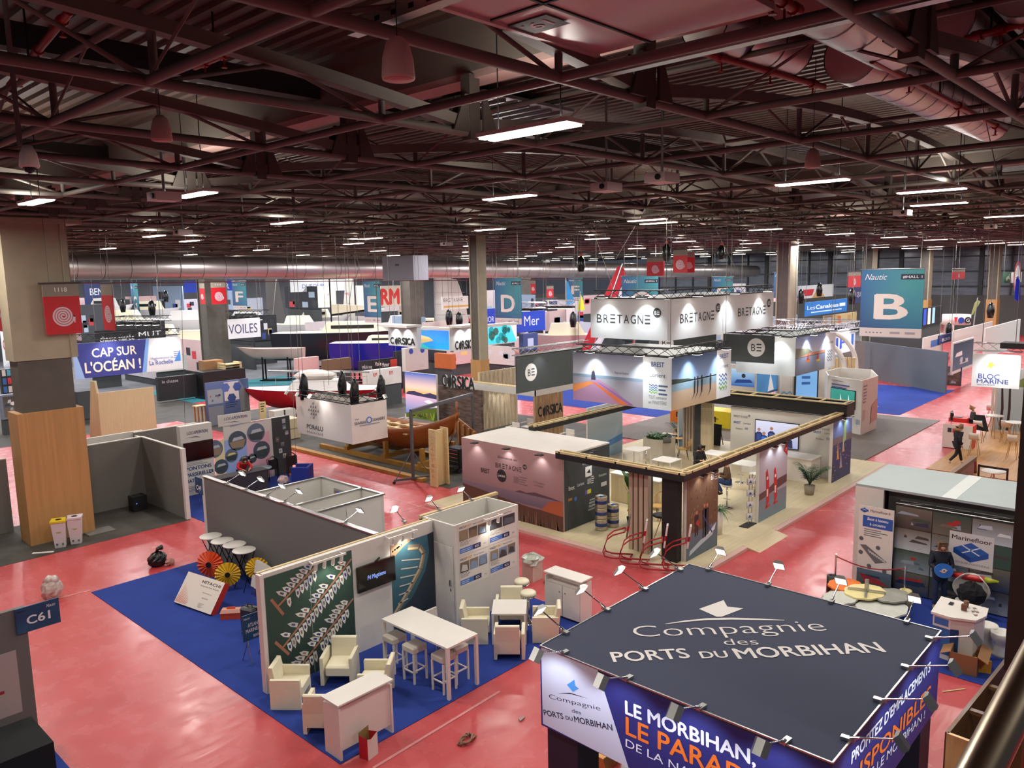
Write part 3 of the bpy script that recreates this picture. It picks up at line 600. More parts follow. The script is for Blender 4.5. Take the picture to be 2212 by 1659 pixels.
for n, a, b in (('side_panel', (10.55, 19.36, 0), (12.6, 19.4, 2.5)), ('partition', (10.55, 17.42, 0), (12.6, 17.46, 2.5)), ('door_panel', (10.55, 16.48, 0), (12.6, 16.52, 2.5))): bx(n, a, b, WPL, bo)
bx('front_panel', (12.58, 18.75, 0), (12.62, 19.36, 2.5), WPL, bo); bx('front_panel', (12.58, 16.52, 0), (12.62, 17.7, 2.5), WPL, bo); bx('front_panel', (12.58, 17.7, 0), (12.62, 18.75, 1.0), WPL, bo); bx('front_panel', (12.58, 17.7, 2.3), (12.62, 18.75, 2.5), WPL, bo)
f = MB()
for a, b in (((12.57, 17.7, 1.0), (12.64, 17.76, 2.3)), ((12.57, 18.69, 1.0), (12.64, 18.75, 2.3)), ((12.57, 17.76, 1.0), (12.64, 18.69, 1.06)), ((12.57, 17.76, 2.24), (12.64, 18.69, 2.3))): f.box(a, b)
f.build('window_frame', ALU, bo)
for a, b in (((10.5, 17.4, 2.5), (12.64, 17.48, 2.54)), ((10.5, 16.46, 2.5), (12.64, 16.54, 2.54)), ((10.5, 19.34, 2.5), (12.64, 19.42, 2.54)), ((12.56, 16.54, 2.5), (12.64, 19.34, 2.54))): bx('top_rail', a, b, ALU, bo)
MB().rect(ry(16.47, 11.4, 12.5, .05, 2.4), 0, 0, 1.1, 2.35, .0).build('door', WHT, bo)
# ================================================================ navy kiosk canopy
KX0, KX1, KY0, KY1, KZ, KB = 8.03, 12.18, 2.85, 7.01, 3.0, 1.78
NAVY = mat('navy_fabric', (46, 52, 76), .8, noise=.06, scale=30); NAVL = mat('navy_print', (40, 48, 122), .55, noise=.12, scale=.6)
kk = thing('kiosk_canopy', 'navy square kiosk canopy with white roof lettering and printed fascia', 'kiosk', (10.1, 4.93, 0))
bx('roof', (KX0, KY0, KZ-.04), (KX1, KY1, KZ), NAVY, kk)
for a, b in (((KX0, KY0, KB), (KX0+.05, KY1, KZ-.04)), ((KX1-.05, KY0, KB), (KX1, KY1, KZ-.04)), ((KX0+.05, KY0, KB), (KX1-.05, KY0+.05, KZ-.04)), ((KX0+.05, KY1-.05, KB), (KX1-.05, KY1, KZ-.04))): bx('fascia', a, b, NAVL, kk)
m = MB()
for a, b in (((KX0, KY0, KZ), (KX0, KY1, KZ)), ((KX0, KY0, KZ), (KX1, KY0, KZ)), ((KX0, KY1, KZ), (KX1, KY1, KZ)), ((KX1, KY0, KZ), (KX1, KY1, KZ))): m.bar(a, b, .02)
m.build('edge_profile', ALU, kk)
for x, y in ((8.1, 6.4), (8.1, 2.9), (11.6, 6.4), (11.6, 2.9)): bx('pillar', (x, y, 0), (x+.5, y+.55, KB), mat('navy_pillar', (22, 24, 44), .6, noise=.1), kk)
g = Fr((KX0, KY1, KZ), (1, -1, 0), (1, 1, 0)); m = MB()
c = (214, 208, 204)
tpx(m, g, 'PORTS', (1326, 1431), (1492, 1422), (1316, 1409), c, .02); tpx(m, g, 'DU', (1517, 1423), (1575, 1421), (1509, 1408), c, .02); tpx(m, g, 'MORBIHAN', (1596, 1424), (1914, 1409), (1586, 1401), c, .02)
tpx(m, g, 'Compagnie', (1372, 1377), (1788, 1363), (1366, 1352), c, -.012); tpx(m, g, 'des', (1566, 1394), (1640, 1393), (1562, 1380), c, -.008)
m.poly(g, pp(g, [(1510, 1316), (1548, 1333), (1559, 1333), (1606, 1315), (1571, 1311), (1563, 1297)]), .006, c)
up = [(1437, 1348), (1480, 1341), (1530, 1336), (1580, 1335), (1640, 1337), (1694, 1340)]; lo = [(1694, 1341), (1640, 1340), (1580, 1339), (1530, 1340), (1480, 1344), (1437, 1349)]
m.poly(g, pp(g, up+lo)[::-1], .006, c); m.build('roof_lettering', PR, kk)
g = Fr((KX0, KY1, KB), (0, -1, 0), Z, KY1-KY0, KZ-KB); m = MB()
m.poly(g, pp(g, [(1169, 1397), (1173, 1563), (1358, 1658), (1290, 1444)])[::-1], .003, (206, 212, 232))
d = (34, 36, 60)
tpx(m, g, 'Compagnie', (1187, 1508), (1298, 1535), (1187, 1498), d, -.01); tpx(m, g, 'des', (1236, 1538), (1256, 1543), (1236, 1530), d); tpx(m, g, 'PORTS', (1176, 1544), (1218, 1553), (1176, 1532), d, .015); tpx(m, g, 'DU', (1223, 1553), (1238, 1557), (1223, 1545), d, .01); tpx(m, g, 'MORBIHAN', (1242, 1559), (1324, 1578), (1242, 1546), d, .015)
m.poly(g, pp(g, [(1225, 1479), (1238, 1494), (1251, 1487), (1243, 1481), (1241, 1468)])[::-1], .006, (70, 150, 225)); m.poly(g, pp(g, [(1206, 1497), (1232, 1496), (1272, 1509), (1234, 1499)])[::-1], .006, d)
tpx(m, g, 'LE MORBIHAN,', (1352, 1541), (1632, 1654), (1352, 1512), (232, 238, 250), .035)
tpx(m, g, 'LE PARADIS', (1353, 1585), (1660, 1724), (1353, 1546), (238, 122, 40), .02)
tpx(m, g, 'DE LA NAVIGATION', (1352, 1612), (1660, 1760), (1352, 1594), (232, 238, 250), 0)
m.build('front_lettering', PR, kk)
g = Fr((KX0, KY0, KB), (1, 0, 0), Z, KX1-KX0, KZ-KB); m = MB()
tpx(m, g, "PROFITEZ D'EMPLACEMENTS", (1838, 1650), (2008, 1449), (1838, 1625), (232, 238, 250), .035)
tpx(m, g, 'DISPONIBLES', (1826, 1716), (2008, 1510), (1826, 1678), (238, 122, 40), .02)
tpx(m, g, 'DANS LE MORBIHAN !', (1838, 1726), (1996, 1550), (1838, 1706), (232, 238, 250), .01)
m.build('side_lettering', PR, kk)
for pts, dv, e in ((((1217, 1367), (1307, 1318), (1390, 1274), (1464, 1232)), (.1, 1), ('Y', KY1)), (((1535, 1229), (1661, 1264), (1799, 1299), (1960, 1343)), (1, .1), ('X', KX1)), (((2011, 1383), (1957, 1444), (1897, 1515), (1827, 1598)), (.1, -1), ('Y', KY0)), (((1226, 1409), (1363, 1464), (1520, 1527), (1701, 1601)), (-1, .1), ('X', KX0))):
    side = {('Y', KY1): 'edge facing the armchairs', ('X', KX1): 'rear edge above the aisle', ('Y', KY0): 'edge over its side lettering', ('X', KX0): 'edge with the white logo corner'}[e]
    for k, p in enumerate(pts):
        q = at(*p, KZ)
        if e[0] == 'Y': q.y = e[1]
        else: q.x = e[1]
        put_arm((q.x, q.y, KZ+.01), dv, 'arm spotlight on the kiosk %s, %s lamp along' % (side, ['first', 'second', 'third', 'fourth'][k]), 'arm spotlights on the kiosk')
        lamp('SPOT', 'kiosk_spot', (q.x+dv[0]*.6, q.y+dv[1]*.6, KZ+.05), 34, (.8, .87, 1), (.05, .05), (-dv[0]*.45, -dv[1]*.45, -1), 120)
bx('floor_plinth', (8.0, 2.6, 0), (13.1, 7.05, .03), mat('grey_vinyl', (150, 154, 162), .3, noise=.1, scale=2))['kind'] = 'structure'
q = at(1310, 1650); tag(MB().prism(Fr(q, (1, 0, 0), Z), [(-.2, 0), (.2, 0), (.3, .3), (-.3, .3)], -.15, .15).build('snack_carton', mat('orange_card', (220, 150, 80), .6, noise=.2)), 'yellow open carton low under the kiosk fascia', 'box')
# small wall with a stand plate in the corner of the carpet aisle
cw = thing('corner_partition', 'grey partition end with pinned plan sheets at the aisle corner', 'wall', (3.6, 15, 0)); bx('panel', (.6, 15.9, 0), (3.92, 16.0, 2.45), GRY, cw)
g = ry(15.9, .6, 3.92, 0, 2.45); MB().rect(g, 2.1, .5, 3.1, 1.7, .004, (176, 164, 160)).rect(g, 2.5, 1.3, 2.75, 1.36, .006, (170, 50, 54)).rect(g, 2.4, .95, 2.85, 1.01, .006, (160, 44, 50)).build('plan_sheet', PR, cw)
p = thing('stand_sign', 'dark blue stand number plate on the corner partition', 'sign', (3.95, 15.85, 2.2)); g = fy(15.85, (37, 1363), (116, 1393)); g = ry(15.85, g.o.x, g.o.x+.72, 1.98, 2.46); sheet(g, .03, 'plate', MT['nautic_blue'], p)
MB().text(g, 'C61', .36, .14, .16, .38, .004, (236, 238, 240), .03).text(g, 'Nautic', .58, .36, .06, .16, .004, (236, 238, 240), shear=.4).text(g, '#HALL 1', .1, .4, .03, .14, .004, (30, 30, 50), .02).build('lettering', PR, p)
tag(bx('black_table_skirt', (2.2, 14.2, 0), (3.7, 15.4, .6), mat('black_cloth', (12, 12, 14), .9, noise=.1)), 'black cloth covered low block before the corner partition', 'table')
# ---------------------------------------------------------------- mezzanine edge at the viewer
RAIL = mat('brushed_handrail', (176, 162, 140), .3, 1, noise=.1, scale=3)
hr = thing('handrail', 'brushed metal handrail slanting up past the red panel', 'handrail', (1.5, 0, 7))
a, b = deep(2090, 1720, 1.6), deep(2260, 1385, 2.0); MB().tube(a-(b-a)*.6, b+(b-a)*1.2, .045, n=20).build('rail', RAIL, hr)
RD = mat('red_panel', (176, 26, 26), .5, noise=.1); BRN = mat('brown_wood', (92, 58, 30), .5, noise=.3, scale=3, stretch=(8, 8, 1))
a, b, c, d = deep(2150, 1700, 3), deep(2260, 1500, 3), deep(2330, 1700, 3), deep(2330, 1480, 3)
tag(MB().face([a, c, d, b]).face([q+fw*.03 for q in (a, b, d, c)]).build('red_screen', RD), 'plain red balcony screen below the metal handrail', 'screen')
a, b = deep(2200, 1520, 2.9), deep(2188, 1700, 2.9); tag(MB().bar(a, b, .05).build('rail_post', BRN), 'dark slim post in front of the red panel', 'post')
a, b = deep(2186, 600, 7), deep(2160, 1445, 7); tag(MB().box((b.x, b.y-1.6, b.z), (b.x+.25, b.y-.03, 9)).build('timber_post', mat('dark_timber', (46, 32, 22), .6, noise=.3, scale=3, stretch=(6, 6, 1))), 'tall dark timber post at the edge of the balcony', 'post')
tr = thing('timber_trough', 'long dark timber trough open at the top beside the kiosk', 'trough', at(2100, 1560, 2))
a, b = at(2046, 1582, 2.4), at(2166, 1433, 2.4); d = (b-a); d.z = 0; L_ = d.length; u = d.normalized(); n_ = V((u.y, -u.x, 0))
for o in (0, .5): MB().bar(a+n_*o-Z*.4, a+n_*o+u*(L_+1)-Z*.4, .05, .8).build('side_board', BRN, tr)
MB().bar(a+n_*.25-Z*.75, a+n_*.25+u*(L_+1)-Z*.75, .5, .05).build('bottom_board', BRN, tr); MB().bar(a-Z*.4, a+n_*.5-Z*.4, .05, .8).build('end_board', OAK, tr)
for k in (.35, .7): MB().bar(a+u*L_*k-Z*.06, a+u*L_*k+n_*.5-Z*.06, .08, .05).build('cross_bar', BRN, tr)
# ================================================================ people
def skin(name, P, E, m, parent, sub=2):
    me = bpy.data.meshes.new(name); me.from_pydata([p for p, r in P], E, []); me.materials.append(m); o = bpy.data.objects.new(name, me); C.objects.link(o); o.parent = parent
    md = o.modifiers.new('skin', 'SKIN'); md.use_smooth_shade = True; o.modifiers.new('sub', 'SUBSURF').levels = sub; o.modifiers['sub'].render_levels = sub
    for i, (p, r) in enumerate(P): 
        sv = me.skin_vertices[0].data[i]; sv.radius = r if isinstance(r, tuple) else (r, r)
    me.skin_vertices[0].data[0].use_root = True; ORG[o.name] = V((0, 0, 0)); return o
STAND = dict(pel=(0, 0, .93), spi=(0, 0, 1.1), che=(.01, 0, 1.32), nek=(.01, 0, 1.47), hed=(.03, 0, 1.6), sL=(0, .17, 1.38), sR=(0, -.17, 1.38), eL=(-.02, .22, 1.1), eR=(-.02, -.22, 1.1), hL=(.05, .22, .86), hR=(.05, -.22, .86),
             pL=(0, .09, .88), pR=(0, -.09, .88), kL=(.02, .1, .48), kR=(.02, -.1, .48), aL=(-.02, .1, .08), aR=(-.02, -.1, .08), tL=(.14, .11, .04), tR=(.14, -.11, .04))
def person(label, loc, rz, pose, top, legs, shoes=(30, 30, 32), hair=(50, 36, 28), long_hair=0, coat=0, fine=True, sc_=1, group=None):
    r = thing('person', label, 'person', loc, rz, group); r.scale = (sc_, sc_, sc_)
    J = {k: V(v) for k, v in {**STAND, **pose}.items()}
    mt = lambda n, c: mat('cloth_%s_%d_%d_%d' % (n, *c), c, .8, noise=.2, scale=14)
    hd = (J['hed']-J['nek']).normalized(); f = V(pose.get('face', (1, 0, 0))); f = (f-hd*f.dot(hd)).normalized(); sd = hd.cross(f)
    P = [(J['pel'], .12), (J['spi'], (.13, .1)), (J['che'], (.15, .11)), (J['nek'], .055), (J['nek']+hd*.06, .055), (J['hed'], (.085, .1)), (J['hed']+hd*.085, (.065, .075)), (J['hed']-hd*.05+f*.05, .045), (J['hed']-hd*.005+f*.1, .016), (J['hed']+sd*.085, .018), (J['hed']-sd*.085, .018)]
    E = [(0, 1), (1, 2), (2, 3), (3, 4), (4, 5), (5, 6), (5, 7), (5, 8), (5, 9), (5, 10)]
    for s_ in 'LR':
        k = len(P); d = (J['h'+s_]-J['e'+s_]).normalized()
        P += [(J['s'+s_], .06), (J['e'+s_], .042), (J['h'+s_]-d*.02, .028), (J['h'+s_]+d*.06, (.034, .018))]; E += [(2, k), (k, k+1), (k+1, k+2), (k+2, k+3)]
        if fine:
            sx = d.cross(f).normalized() if d.cross(f).length > .1 else Z.copy(); q = J['h'+s_]+d*.06
            for j, (o, l) in enumerate(((-.027, .055), (-.009, .068), (.009, .064), (.027, .05))):
                n = len(P); P += [(q+sx*o+d*l*.5, .0085), (q+sx*o*1.1+d*l*.85+f*l*.4, .0075)]; E += [(k+3, n), (n, n+1)]
            n = len(P); P += [(J['h'+s_]+d*.02+sx*.045, .0095), (J['h'+s_]+d*.05+sx*.06+f*.02, .008)]; E += [(k+2, n), (n, n+1)]
        k = len(P); P += [(J['p'+s_], .085), (J['k'+s_], .055), (J['a'+s_], .04)]; E += [(0, k), (k, k+1), (k+1, k+2)]
    skin('body', P, E, SKIN, r)
    Q = [(J['pel']+V((0, 0, -.05 if coat == 0 else -.02)), (.165, .135)), (J['spi'], (.165, .135)), (J['che'], (.185, .145)), (J['nek']-hd*.03, .075)]; E = [(0, 1), (1, 2), (2, 3)]
    for s_ in 'LR': d = (J['h'+s_]-J['e'+s_]).normalized(); k = len(Q); Q += [(J['s'+s_], .082), (J['e'+s_], .062), (J['h'+s_]-d*.03, .046)]; E += [(2, k), (k, k+1), (k+1, k+2)]
    if coat: 
        for s_ in 'LR': k = len(Q); Q += [(J['p'+s_]*.45+J['k'+s_]*.55, .12)]; E += [(0, k)]
    skin('jacket', Q, E, mt('top', top), r)
    Q = [(J['pel'], .135)]; E = []
    for s_ in 'LR': k = len(Q); Q += [(J['p'+s_], .1), (J['k'+s_], .072), (J['a'+s_]+V((0, 0, .03)), .056)]; E += [(0, k), (k, k+1), (k+1, k+2)]
    skin('trousers', Q, E, mt('leg', legs), r)
    for s_ in 'LR':
        a, t = J['a'+s_], J['t'+s_]; skin('shoe', [(a-(t-a)*.25-Z*.02, .045), (a*.5+t*.5, .048), (t, .038)], [(0, 1), (1, 2)], mt('shoe', shoes), r, 1)
    H_ = [(J['hed']-f*.035+hd*.045, (.098, .1)), (J['hed']-f*.06-hd*.02, .08), (J['hed']+f*.045+hd*.085, .055)]; E = [(0, 1), (0, 2)]
    if long_hair: H_.append((J['hed']-f*.09-hd*(.1+long_hair), .06)); E.append((1, 3))
    skin('hair', H_, E, mt('hair', hair), r)
    if fine:
        for s_ in (-1, 1): MB().ball(J['hed']+f*.093+sd*s_*.034+hd*.015, .011, n=8, m=6).build('eye', mat('eye_dark', (30, 24, 20), .2, noise=.1), r).location = -V(loc)*0
    return r
_b = MB.build
def build2(s, name, m, parent=None, loc=None, smooth=False):
    if parent is not None and parent.name.startswith('person'):
        k = ORG[parent.name]; ORG[parent.name] = V((0, 0, 0)); o = _b(s, name, m, parent, loc, smooth); ORG[parent.name] = k; return o
    return _b(s, name, m, parent, loc, smooth)
MB.build = build2
def on_floor(px, py, z=0): q = at(px, py, z); return (q.x, q.y, z)
SIT = dict(pel=(0, 0, .0), spi=(.02, 0, .2), che=(.05, 0, .43), nek=(.07, 0, .58), hed=(.12, 0, .7), sL=(.04, .17, .48), sR=(.04, -.17, .48), eL=(.1, .24, .2), eR=(.1, -.24, .2), hL=(.34, .12, .25), hR=(.34, -.12, .25),
           pL=(.02, .09, .0), pR=(.02, -.09, .0), kL=(.42, .1, .03), kR=(.42, -.1, .03), aL=(.4, .1, -.4), aR=(.4, -.1, -.4), tL=(.55, .11, -.44), tR=(.55, -.11, -.44))
IMR = math.atan2(-.762, .647)          # heading that runs across the view
# ================================================================ regional stand with black and pine beams
PLAT = mat('pale_oak_floor', (206, 190, 154), .45, noise=.18, scale=1.5, stretch=(.5, 9, 1)); EDG = mat('plinth_edge', (206, 170, 160), .5, noise=.1)
GB = lambda *a: bx(*a)
pf = thing('stand_platform', 'pale oak stand platform with a pale kerb and small ramp', 'platform', (25, 16, 0))
bx('deck', (18.3, 10.4, 0), (34.2, 21.2, .098), PLAT, pf); bx('kerb', (18.1, 10.3, 0), (18.3, 21.2, .09), EDG, pf); bx('kerb', (23.2, 10.22, 0), (34.2, 10.4, .09), EDG, pf); bx('kerb', (18.1, 10.22, 0), (21.2, 10.4, .09), EDG, pf)
MB().prism(Fr((21.2, 10.4, 0), (0, -1, 0), Z), [(0, 0), (.55, 0), (0, .1)], -2.0, 0).build('ramp', PLAT, pf)
BX = thing('welcome_box', 'white-roofed picture box with a mauve shore picture and a dark logo side', 'booth', (20, 17.2, .1))
X0, X1, Y0, Y1, HZ = 18.75, 21.25, 15.3, 19.9, 2.6
bx('roof', (X0, Y0, HZ-.05), (X1, Y1, HZ), WHT, BX); bx('picture_wall', (X0, Y0, .1), (X0+.06, Y1, HZ-.05), PINK, BX); bx('logo_wall', (X0+.06, Y0, .1), (X1, Y0+.06, HZ-.05), DGR, BX); bx('back_wall', (X1-.06, Y0+.06, .1), (X1, Y1, HZ-.05), WPL, BX); bx('side_wall', (X0+.06, Y1-.06, .1), (X1-.06, Y1, HZ-.05), WPL, BX)
g = rx(X0-.004, Y1, Y0, .1, HZ); W_ = g.W; m = MB().grad(g, 0, 0, W_, g.H, .001, (120, 84, 88), (176, 142, 140)).grad(g, 0, .62, W_, .98, .002, (96, 84, 100), (124, 104, 116))
m.poly(g, [(0, 0), (W_, 0), (W_, .58), (W_*.72, .55), (W_*.5, .62), (W_*.25, .75), (0, .85)], .003, (86, 52, 40)); m.poly(g, [(W_*.8, .55), (W_, .5), (W_, .98), (W_*.93, .96), (W_*.86, .86)], .004, (164, 84, 52)); m.poly(g, [(W_*.55, .98), (W_*.6, 1.06), (W_*.66, 1.02), (W_*.74, 1.1), (W_*.9, 1.04), (W_, .98)], .004, (84, 60, 70)); m.poly(g, [(0, 1.02), (W_*.35, 1.0), (W_*.38, 1.06), (W_*.2, 1.12), (0, 1.14)], .004, (140, 112, 112))
for i in range(70): x = random.uniform(0, W_-.1); h = random.uniform(.25, .6); m.poly(g, [(x, 0), (x+.05, 0), (x+random.uniform(-.05, .1), h)], .005, random.choice([(110, 70, 50), (72, 42, 34), (134, 88, 60), (60, 34, 30)]))
m.text(g, 'Bienvenue en', W_*.48, 2.02, .09, .85, .006, (70, 60, 64)); bretagne(m, g, W_*.36, 1.68, 1.4, (36, 32, 36), bw=(200, 180, 180))
m.text(g, 'BREST', W_*.25, 1.4, .16, .42, .006, (40, 34, 38), .02).disc(g, W_*.42, 1.42, .22, .006, (32, 28, 32)).text(g, 'Lorient', W_*.42, 1.38, .1, .34, .009, (226, 214, 214), .01); waves(m, g, W_*.54, 1.46, .24, [(110, 90, 94)]*4); lines(m, g, W_*.6, W_*.68, 1.5, 4, .08, .03, (120, 98, 102), .006); m.text(g, 'TOUT commence', W_*.78, 1.42, .07, .5, .006, (120, 100, 104)).text(g, 'en Finistère', W_*.78, 1.32, .07, .4, .006, (120, 100, 104)); m.build('shore_picture', PR, BX)
g = ry(Y0-.004, X0, X1, .1, HZ); W_ = g.W; m = MB(); wc = (226, 226, 222)
m.text(g, 'Terre des grandes', W_*.55, 2.15, .09, .8, .004, wc).text(g, 'aventures', W_*.5, 2.0, .09, .5, .004, wc, .01).rect(g, W_*.46, 1.56, W_*.6, 1.9, .004, wc).poly(g, [(W_*.49, 1.7), (W_*.57, 1.66), (W_*.55, 1.8)], .006, (30, 30, 30))
m.text(g, 'Brest', W_*.17, 1.3, .14, .3, .004, wc, .01).text(g, 'Lorient', W_*.36, 1.34, .11, .36, .004, wc); waves(m, g, W_*.5, 1.46, .2, [wc]*4, .004); lines(m, g, W_*.58, W_*.66, 1.5, 4, .07, .03, wc, .004); m.text(g, 'Finistère', W_*.84, 1.42, .09, .42, .004, wc)
m.disc(g, W_*.25, .96, .07, .004, (60, 110, 190)).rect(g, W_*.45, .98, W_*.5, 1.12, .004, (96, 90, 170)).rect(g, W_*.5, .98, W_*.58, 1.12, .004, (206, 200, 60)).rect(g, W_*.8, 1.06, W_*.93, 1.2, .004, (200, 200, 194)).rect(g, W_*.1, .96, W_*.18, 1.04, .004, (190, 120, 60))
for i, t in enumerate(('coordonné par', 'BRETAGNE', 'DÉVELOPPEMENT', 'INNOVATION')): m.text(g, t, W_*.62, .72-i*.11, .07, .34+.06*i, .004, wc, .015)
m.build('logo_print', PR, BX)
def wall_spot(fr, x, y, name, dirn, p=9):
    t = thing('wall_spotlight', name, 'spotlight', fr.p(x, y, .1), 0, 'small spotlights on the picture walls'); MB().slab(fr, x-.12, y-.015, x+.12, y+.015, .05, .24).slab(fr, x-.02, y-.01, x+.02, y+.02, 0, .06).build('lamp_head', BLK, t); MB().slab(fr, x-.1, y-.022, x+.1, y-.016, .07, .22).build('lamp_face', mat('spot_face', (255, 246, 225), .4, emit=5), t)
    q = fr.p(x, y-.05, .22); lamp('SPOT', 'picture_spot', q, p*1.5, (.9, .97, 1), (.03, .03), fr.n*-.35-Z, 115, .8)
g = rx(X0, Y1, Y0, .1, HZ)
for x, d in ((.8, 'near its outer corner'), (2.3, 'in the middle of its edge'), (3.75, 'close to the dark logo side')): wall_spot(g, x, 2.42, 'small black spotlight over the mauve shore picture '+d, 0)
wall_spot(ry(Y0, X0, X1, .1, HZ), 1.4, 2.42, 'small black spotlight over the dark logo wall', 0)
# beams
bm = thing('beam_frame', 'pine topped black beam frame carried by posts around the oak platform', 'beam', (24, 13, 2.7))
def beam(a, b, w=.3, h=.22, zt=2.78):
    (x0, y0), (x1, y1) = a, b; m = MB().box((min(x0, x1)-w/2, min(y0, y1)-w/2, zt-h), (max(x0, x1)+w/2, max(y0, y1)+w/2, zt-.04)); m.build('beam', BLK, bm)
    m = MB(); L_ = max(abs(x1-x0), abs(y1-y0)); n = int(L_/.9)
    for s_ in (-1, 1):
        if abs(x1-x0) > abs(y1-y0): m.box((min(x0, x1)-w/2, y0+s_*(w/2-.04)-.04, zt-.04), (max(x0, x1)+w/2, y0+s_*(w/2-.04)+.04, zt+.02))
        else: m.box((x0+s_*(w/2-.04)-.04, min(y0, y1)-w/2, zt-.04), (x0+s_*(w/2-.04)+.04, max(y0, y1)+w/2, zt+.02))
    for i in range(n+1):
        x, y = x0+(x1-x0)*i/n, y0+(y1-y0)*i/n; m.box((x-.03 if abs(x1-x0) > abs(y1-y0) else x-w/2, y-w/2 if abs(x1-x0) > abs(y1-y0) else y-.03, zt-.04), (x+.03 if abs(x1-x0) > abs(y1-y0) else x+w/2, y+w/2 if abs(x1-x0) > abs(y1-y0) else y+.03, zt+.015))
    m.build('pine_top', PINE, bm)
beam((18.6, 10.95), (18.6, 15.2)); beam((18.9, 10.95), (30.2, 10.95)); beam((21.3, 18.7), (31.5, 18.7)); 
bx('deep_beam', (30.2, 10.7, 2.62), (30.55, 19.5, 3.12), BLK, bm)
m = MB().box((30.1, 10.7, 3.12), (30.18, 19.5, 3.16)).box((30.9, 10.7, 3.12), (30.98, 19.5, 3.16))
for i in range(10): m.box((30.18, 10.8+.95*i, 3.12), (30.9, 10.86+.95*i, 3.16))
m.build('pine_top', PINE, bm); bx('deep_beam', (30.95, 10.7, 2.62), (31.0, 19.5, 3.12), BLK, bm); bx('deep_beam', (30.55, 10.7, 2.62), (30.95, 10.76, 3.12), BLK, bm)
bx('black_post', (18.7, 11.15, .1), (18.95, 11.65, 2.56), mat('matt_black', (22, 20, 22), .6, noise=.1), bm)
m = MB(); 
for i in range(4): m.box((18.75+.02*i, 12.15+.19*i, .1), (18.93+.02*i, 12.28+.19*i, 2.56))
m.build('slatted_post', mat('taupe_slat', (176, 156, 136), .5, noise=.12, scale=3, stretch=(9, 9, .4)), bm); bx('slat_back', (18.95, 12.15, .1), (19.02, 12.88, 2.56), BLK, bm)
# picture pillars along the aisle
def pillar_pic(x0, x1, label, draw):
    t = thing('picture_panel', label, 'panel', ((x0+x1)/2, 11.05, .1)); bx('panel_core', (x0, 11.0, .1), (x1, 11.12, 2.56), WPL, t); g = ry(10.996, x0, x1, .1, 2.56); m = MB(); draw(m, g); m.build('picture', PR, t); return t
def paddlers(m, g):
    W, H_ = g.W, g.H; m.grad(g, 0, 0, W, H_, .001, (92, 58, 40), (120, 92, 70)).grad(g, 0, 0, W, .75, .002, (84, 100, 110), (92, 104, 122))
    for i in range(90): x, y = random.uniform(.02, W-.1), random.uniform(.85, H_-.1); m.poly(g, [(x, y), (x+.08, y+.02), (x+.05, y+.09)], .003, random.choice([(110, 74, 50), (140, 110, 86), (84, 52, 38), (128, 92, 60)]))
    m.poly(g, [(.15, .12), (.9, .3), (1.5, .42), (1.55, .52), (.8, .44), (.2, .26)], .004, (176, 190, 200)); m.poly(g, [(1.0, .42), (1.62, .55), (1.7, .75), (1.4, .6)], .0045, (210, 214, 220))
    for x, y, h, c in ((.55, .62, .75, (60, 30, 36)), (1.0, .45, 1.05, (40, 32, 42)), (1.15, .5, .98, (52, 36, 44))):
        m.poly(g, [(x-.09, y), (x-.02, y), (x, y+h*.45), (x+.03, y), (x+.1, y), (x+.1, y+h*.5), (x+.12, y+h*.8), (x+.04, y+h*.84), (x-.04, y+h*.84), (x-.12, y+h*.8), (x-.1, y+h*.5)], .006, c); m.disc(g, x, y+h*.92, .055, .006, (190, 120, 90), 12)
    m.poly(g, [(.5, 1.0), (.68, .86), (.72, 1.0), (.6, 1.1)], .007, (170, 40, 44)); m.poly(g, [(.9, 1.15), (.93, 1.16), (1.5, .5), (1.45, .48)], .007, (60, 70, 130))
    waves(m, g, W*.75, 2.25, .2, [(230, 230, 226)]*4); lines(m, g, W*.88, W*.99, 2.28, 4, .07, .03, (230, 230, 226), .006)
pillar_pic(18.95, 20.75, 'picture panel of three paddle boarders on a brown cliff shore', paddlers)
def sails(m, g):
    W, H_ = g.W, g.H; m.grad(g, 0, .7, W, H_, .001, (170, 160, 170), (186, 186, 196)).grad(g, 0, 0, W, .8, .002, (110, 134, 142), (126, 130, 144)); m.poly(g, [(0, .72), (W, .95), (W, 1.22), (W*.7, 1.2), (W*.3, 1.0), (0, .95)], .003, (96, 66, 66))
    for x, h in ((.55, 1.25), (1.15, 1.2)): m.poly(g, [(x, .35), (x+.2, .6), (x+.16, .4+h*.7), (x+.02, .45+h), (x-.1, .4+h*.95), (x-.04, .9)], .005, (196, 40, 46)); m.disc(g, x+.03, .4+h*.78, .06, .006, (226, 210, 206)); m.rect(g, x, .75, x+.1, 1.0, .006, (226, 214, 210)); m.poly(g, [(x-.1, .35), (x+.3, .38), (x+.25, .45), (x-.05, .43)], .005, (200, 60, 60))
    m.poly(g, [(W-.35, 2.1), (W, 1.85), (W, 2.36)], .004, (196, 30, 40)); m.text(g, 'CF', W-.13, 2.05, .1, .14, .006, (236, 230, 230), .02)
pillar_pic(23.5, 25.6, 'picture panel of two red windsurf sails under a pale sky', sails)
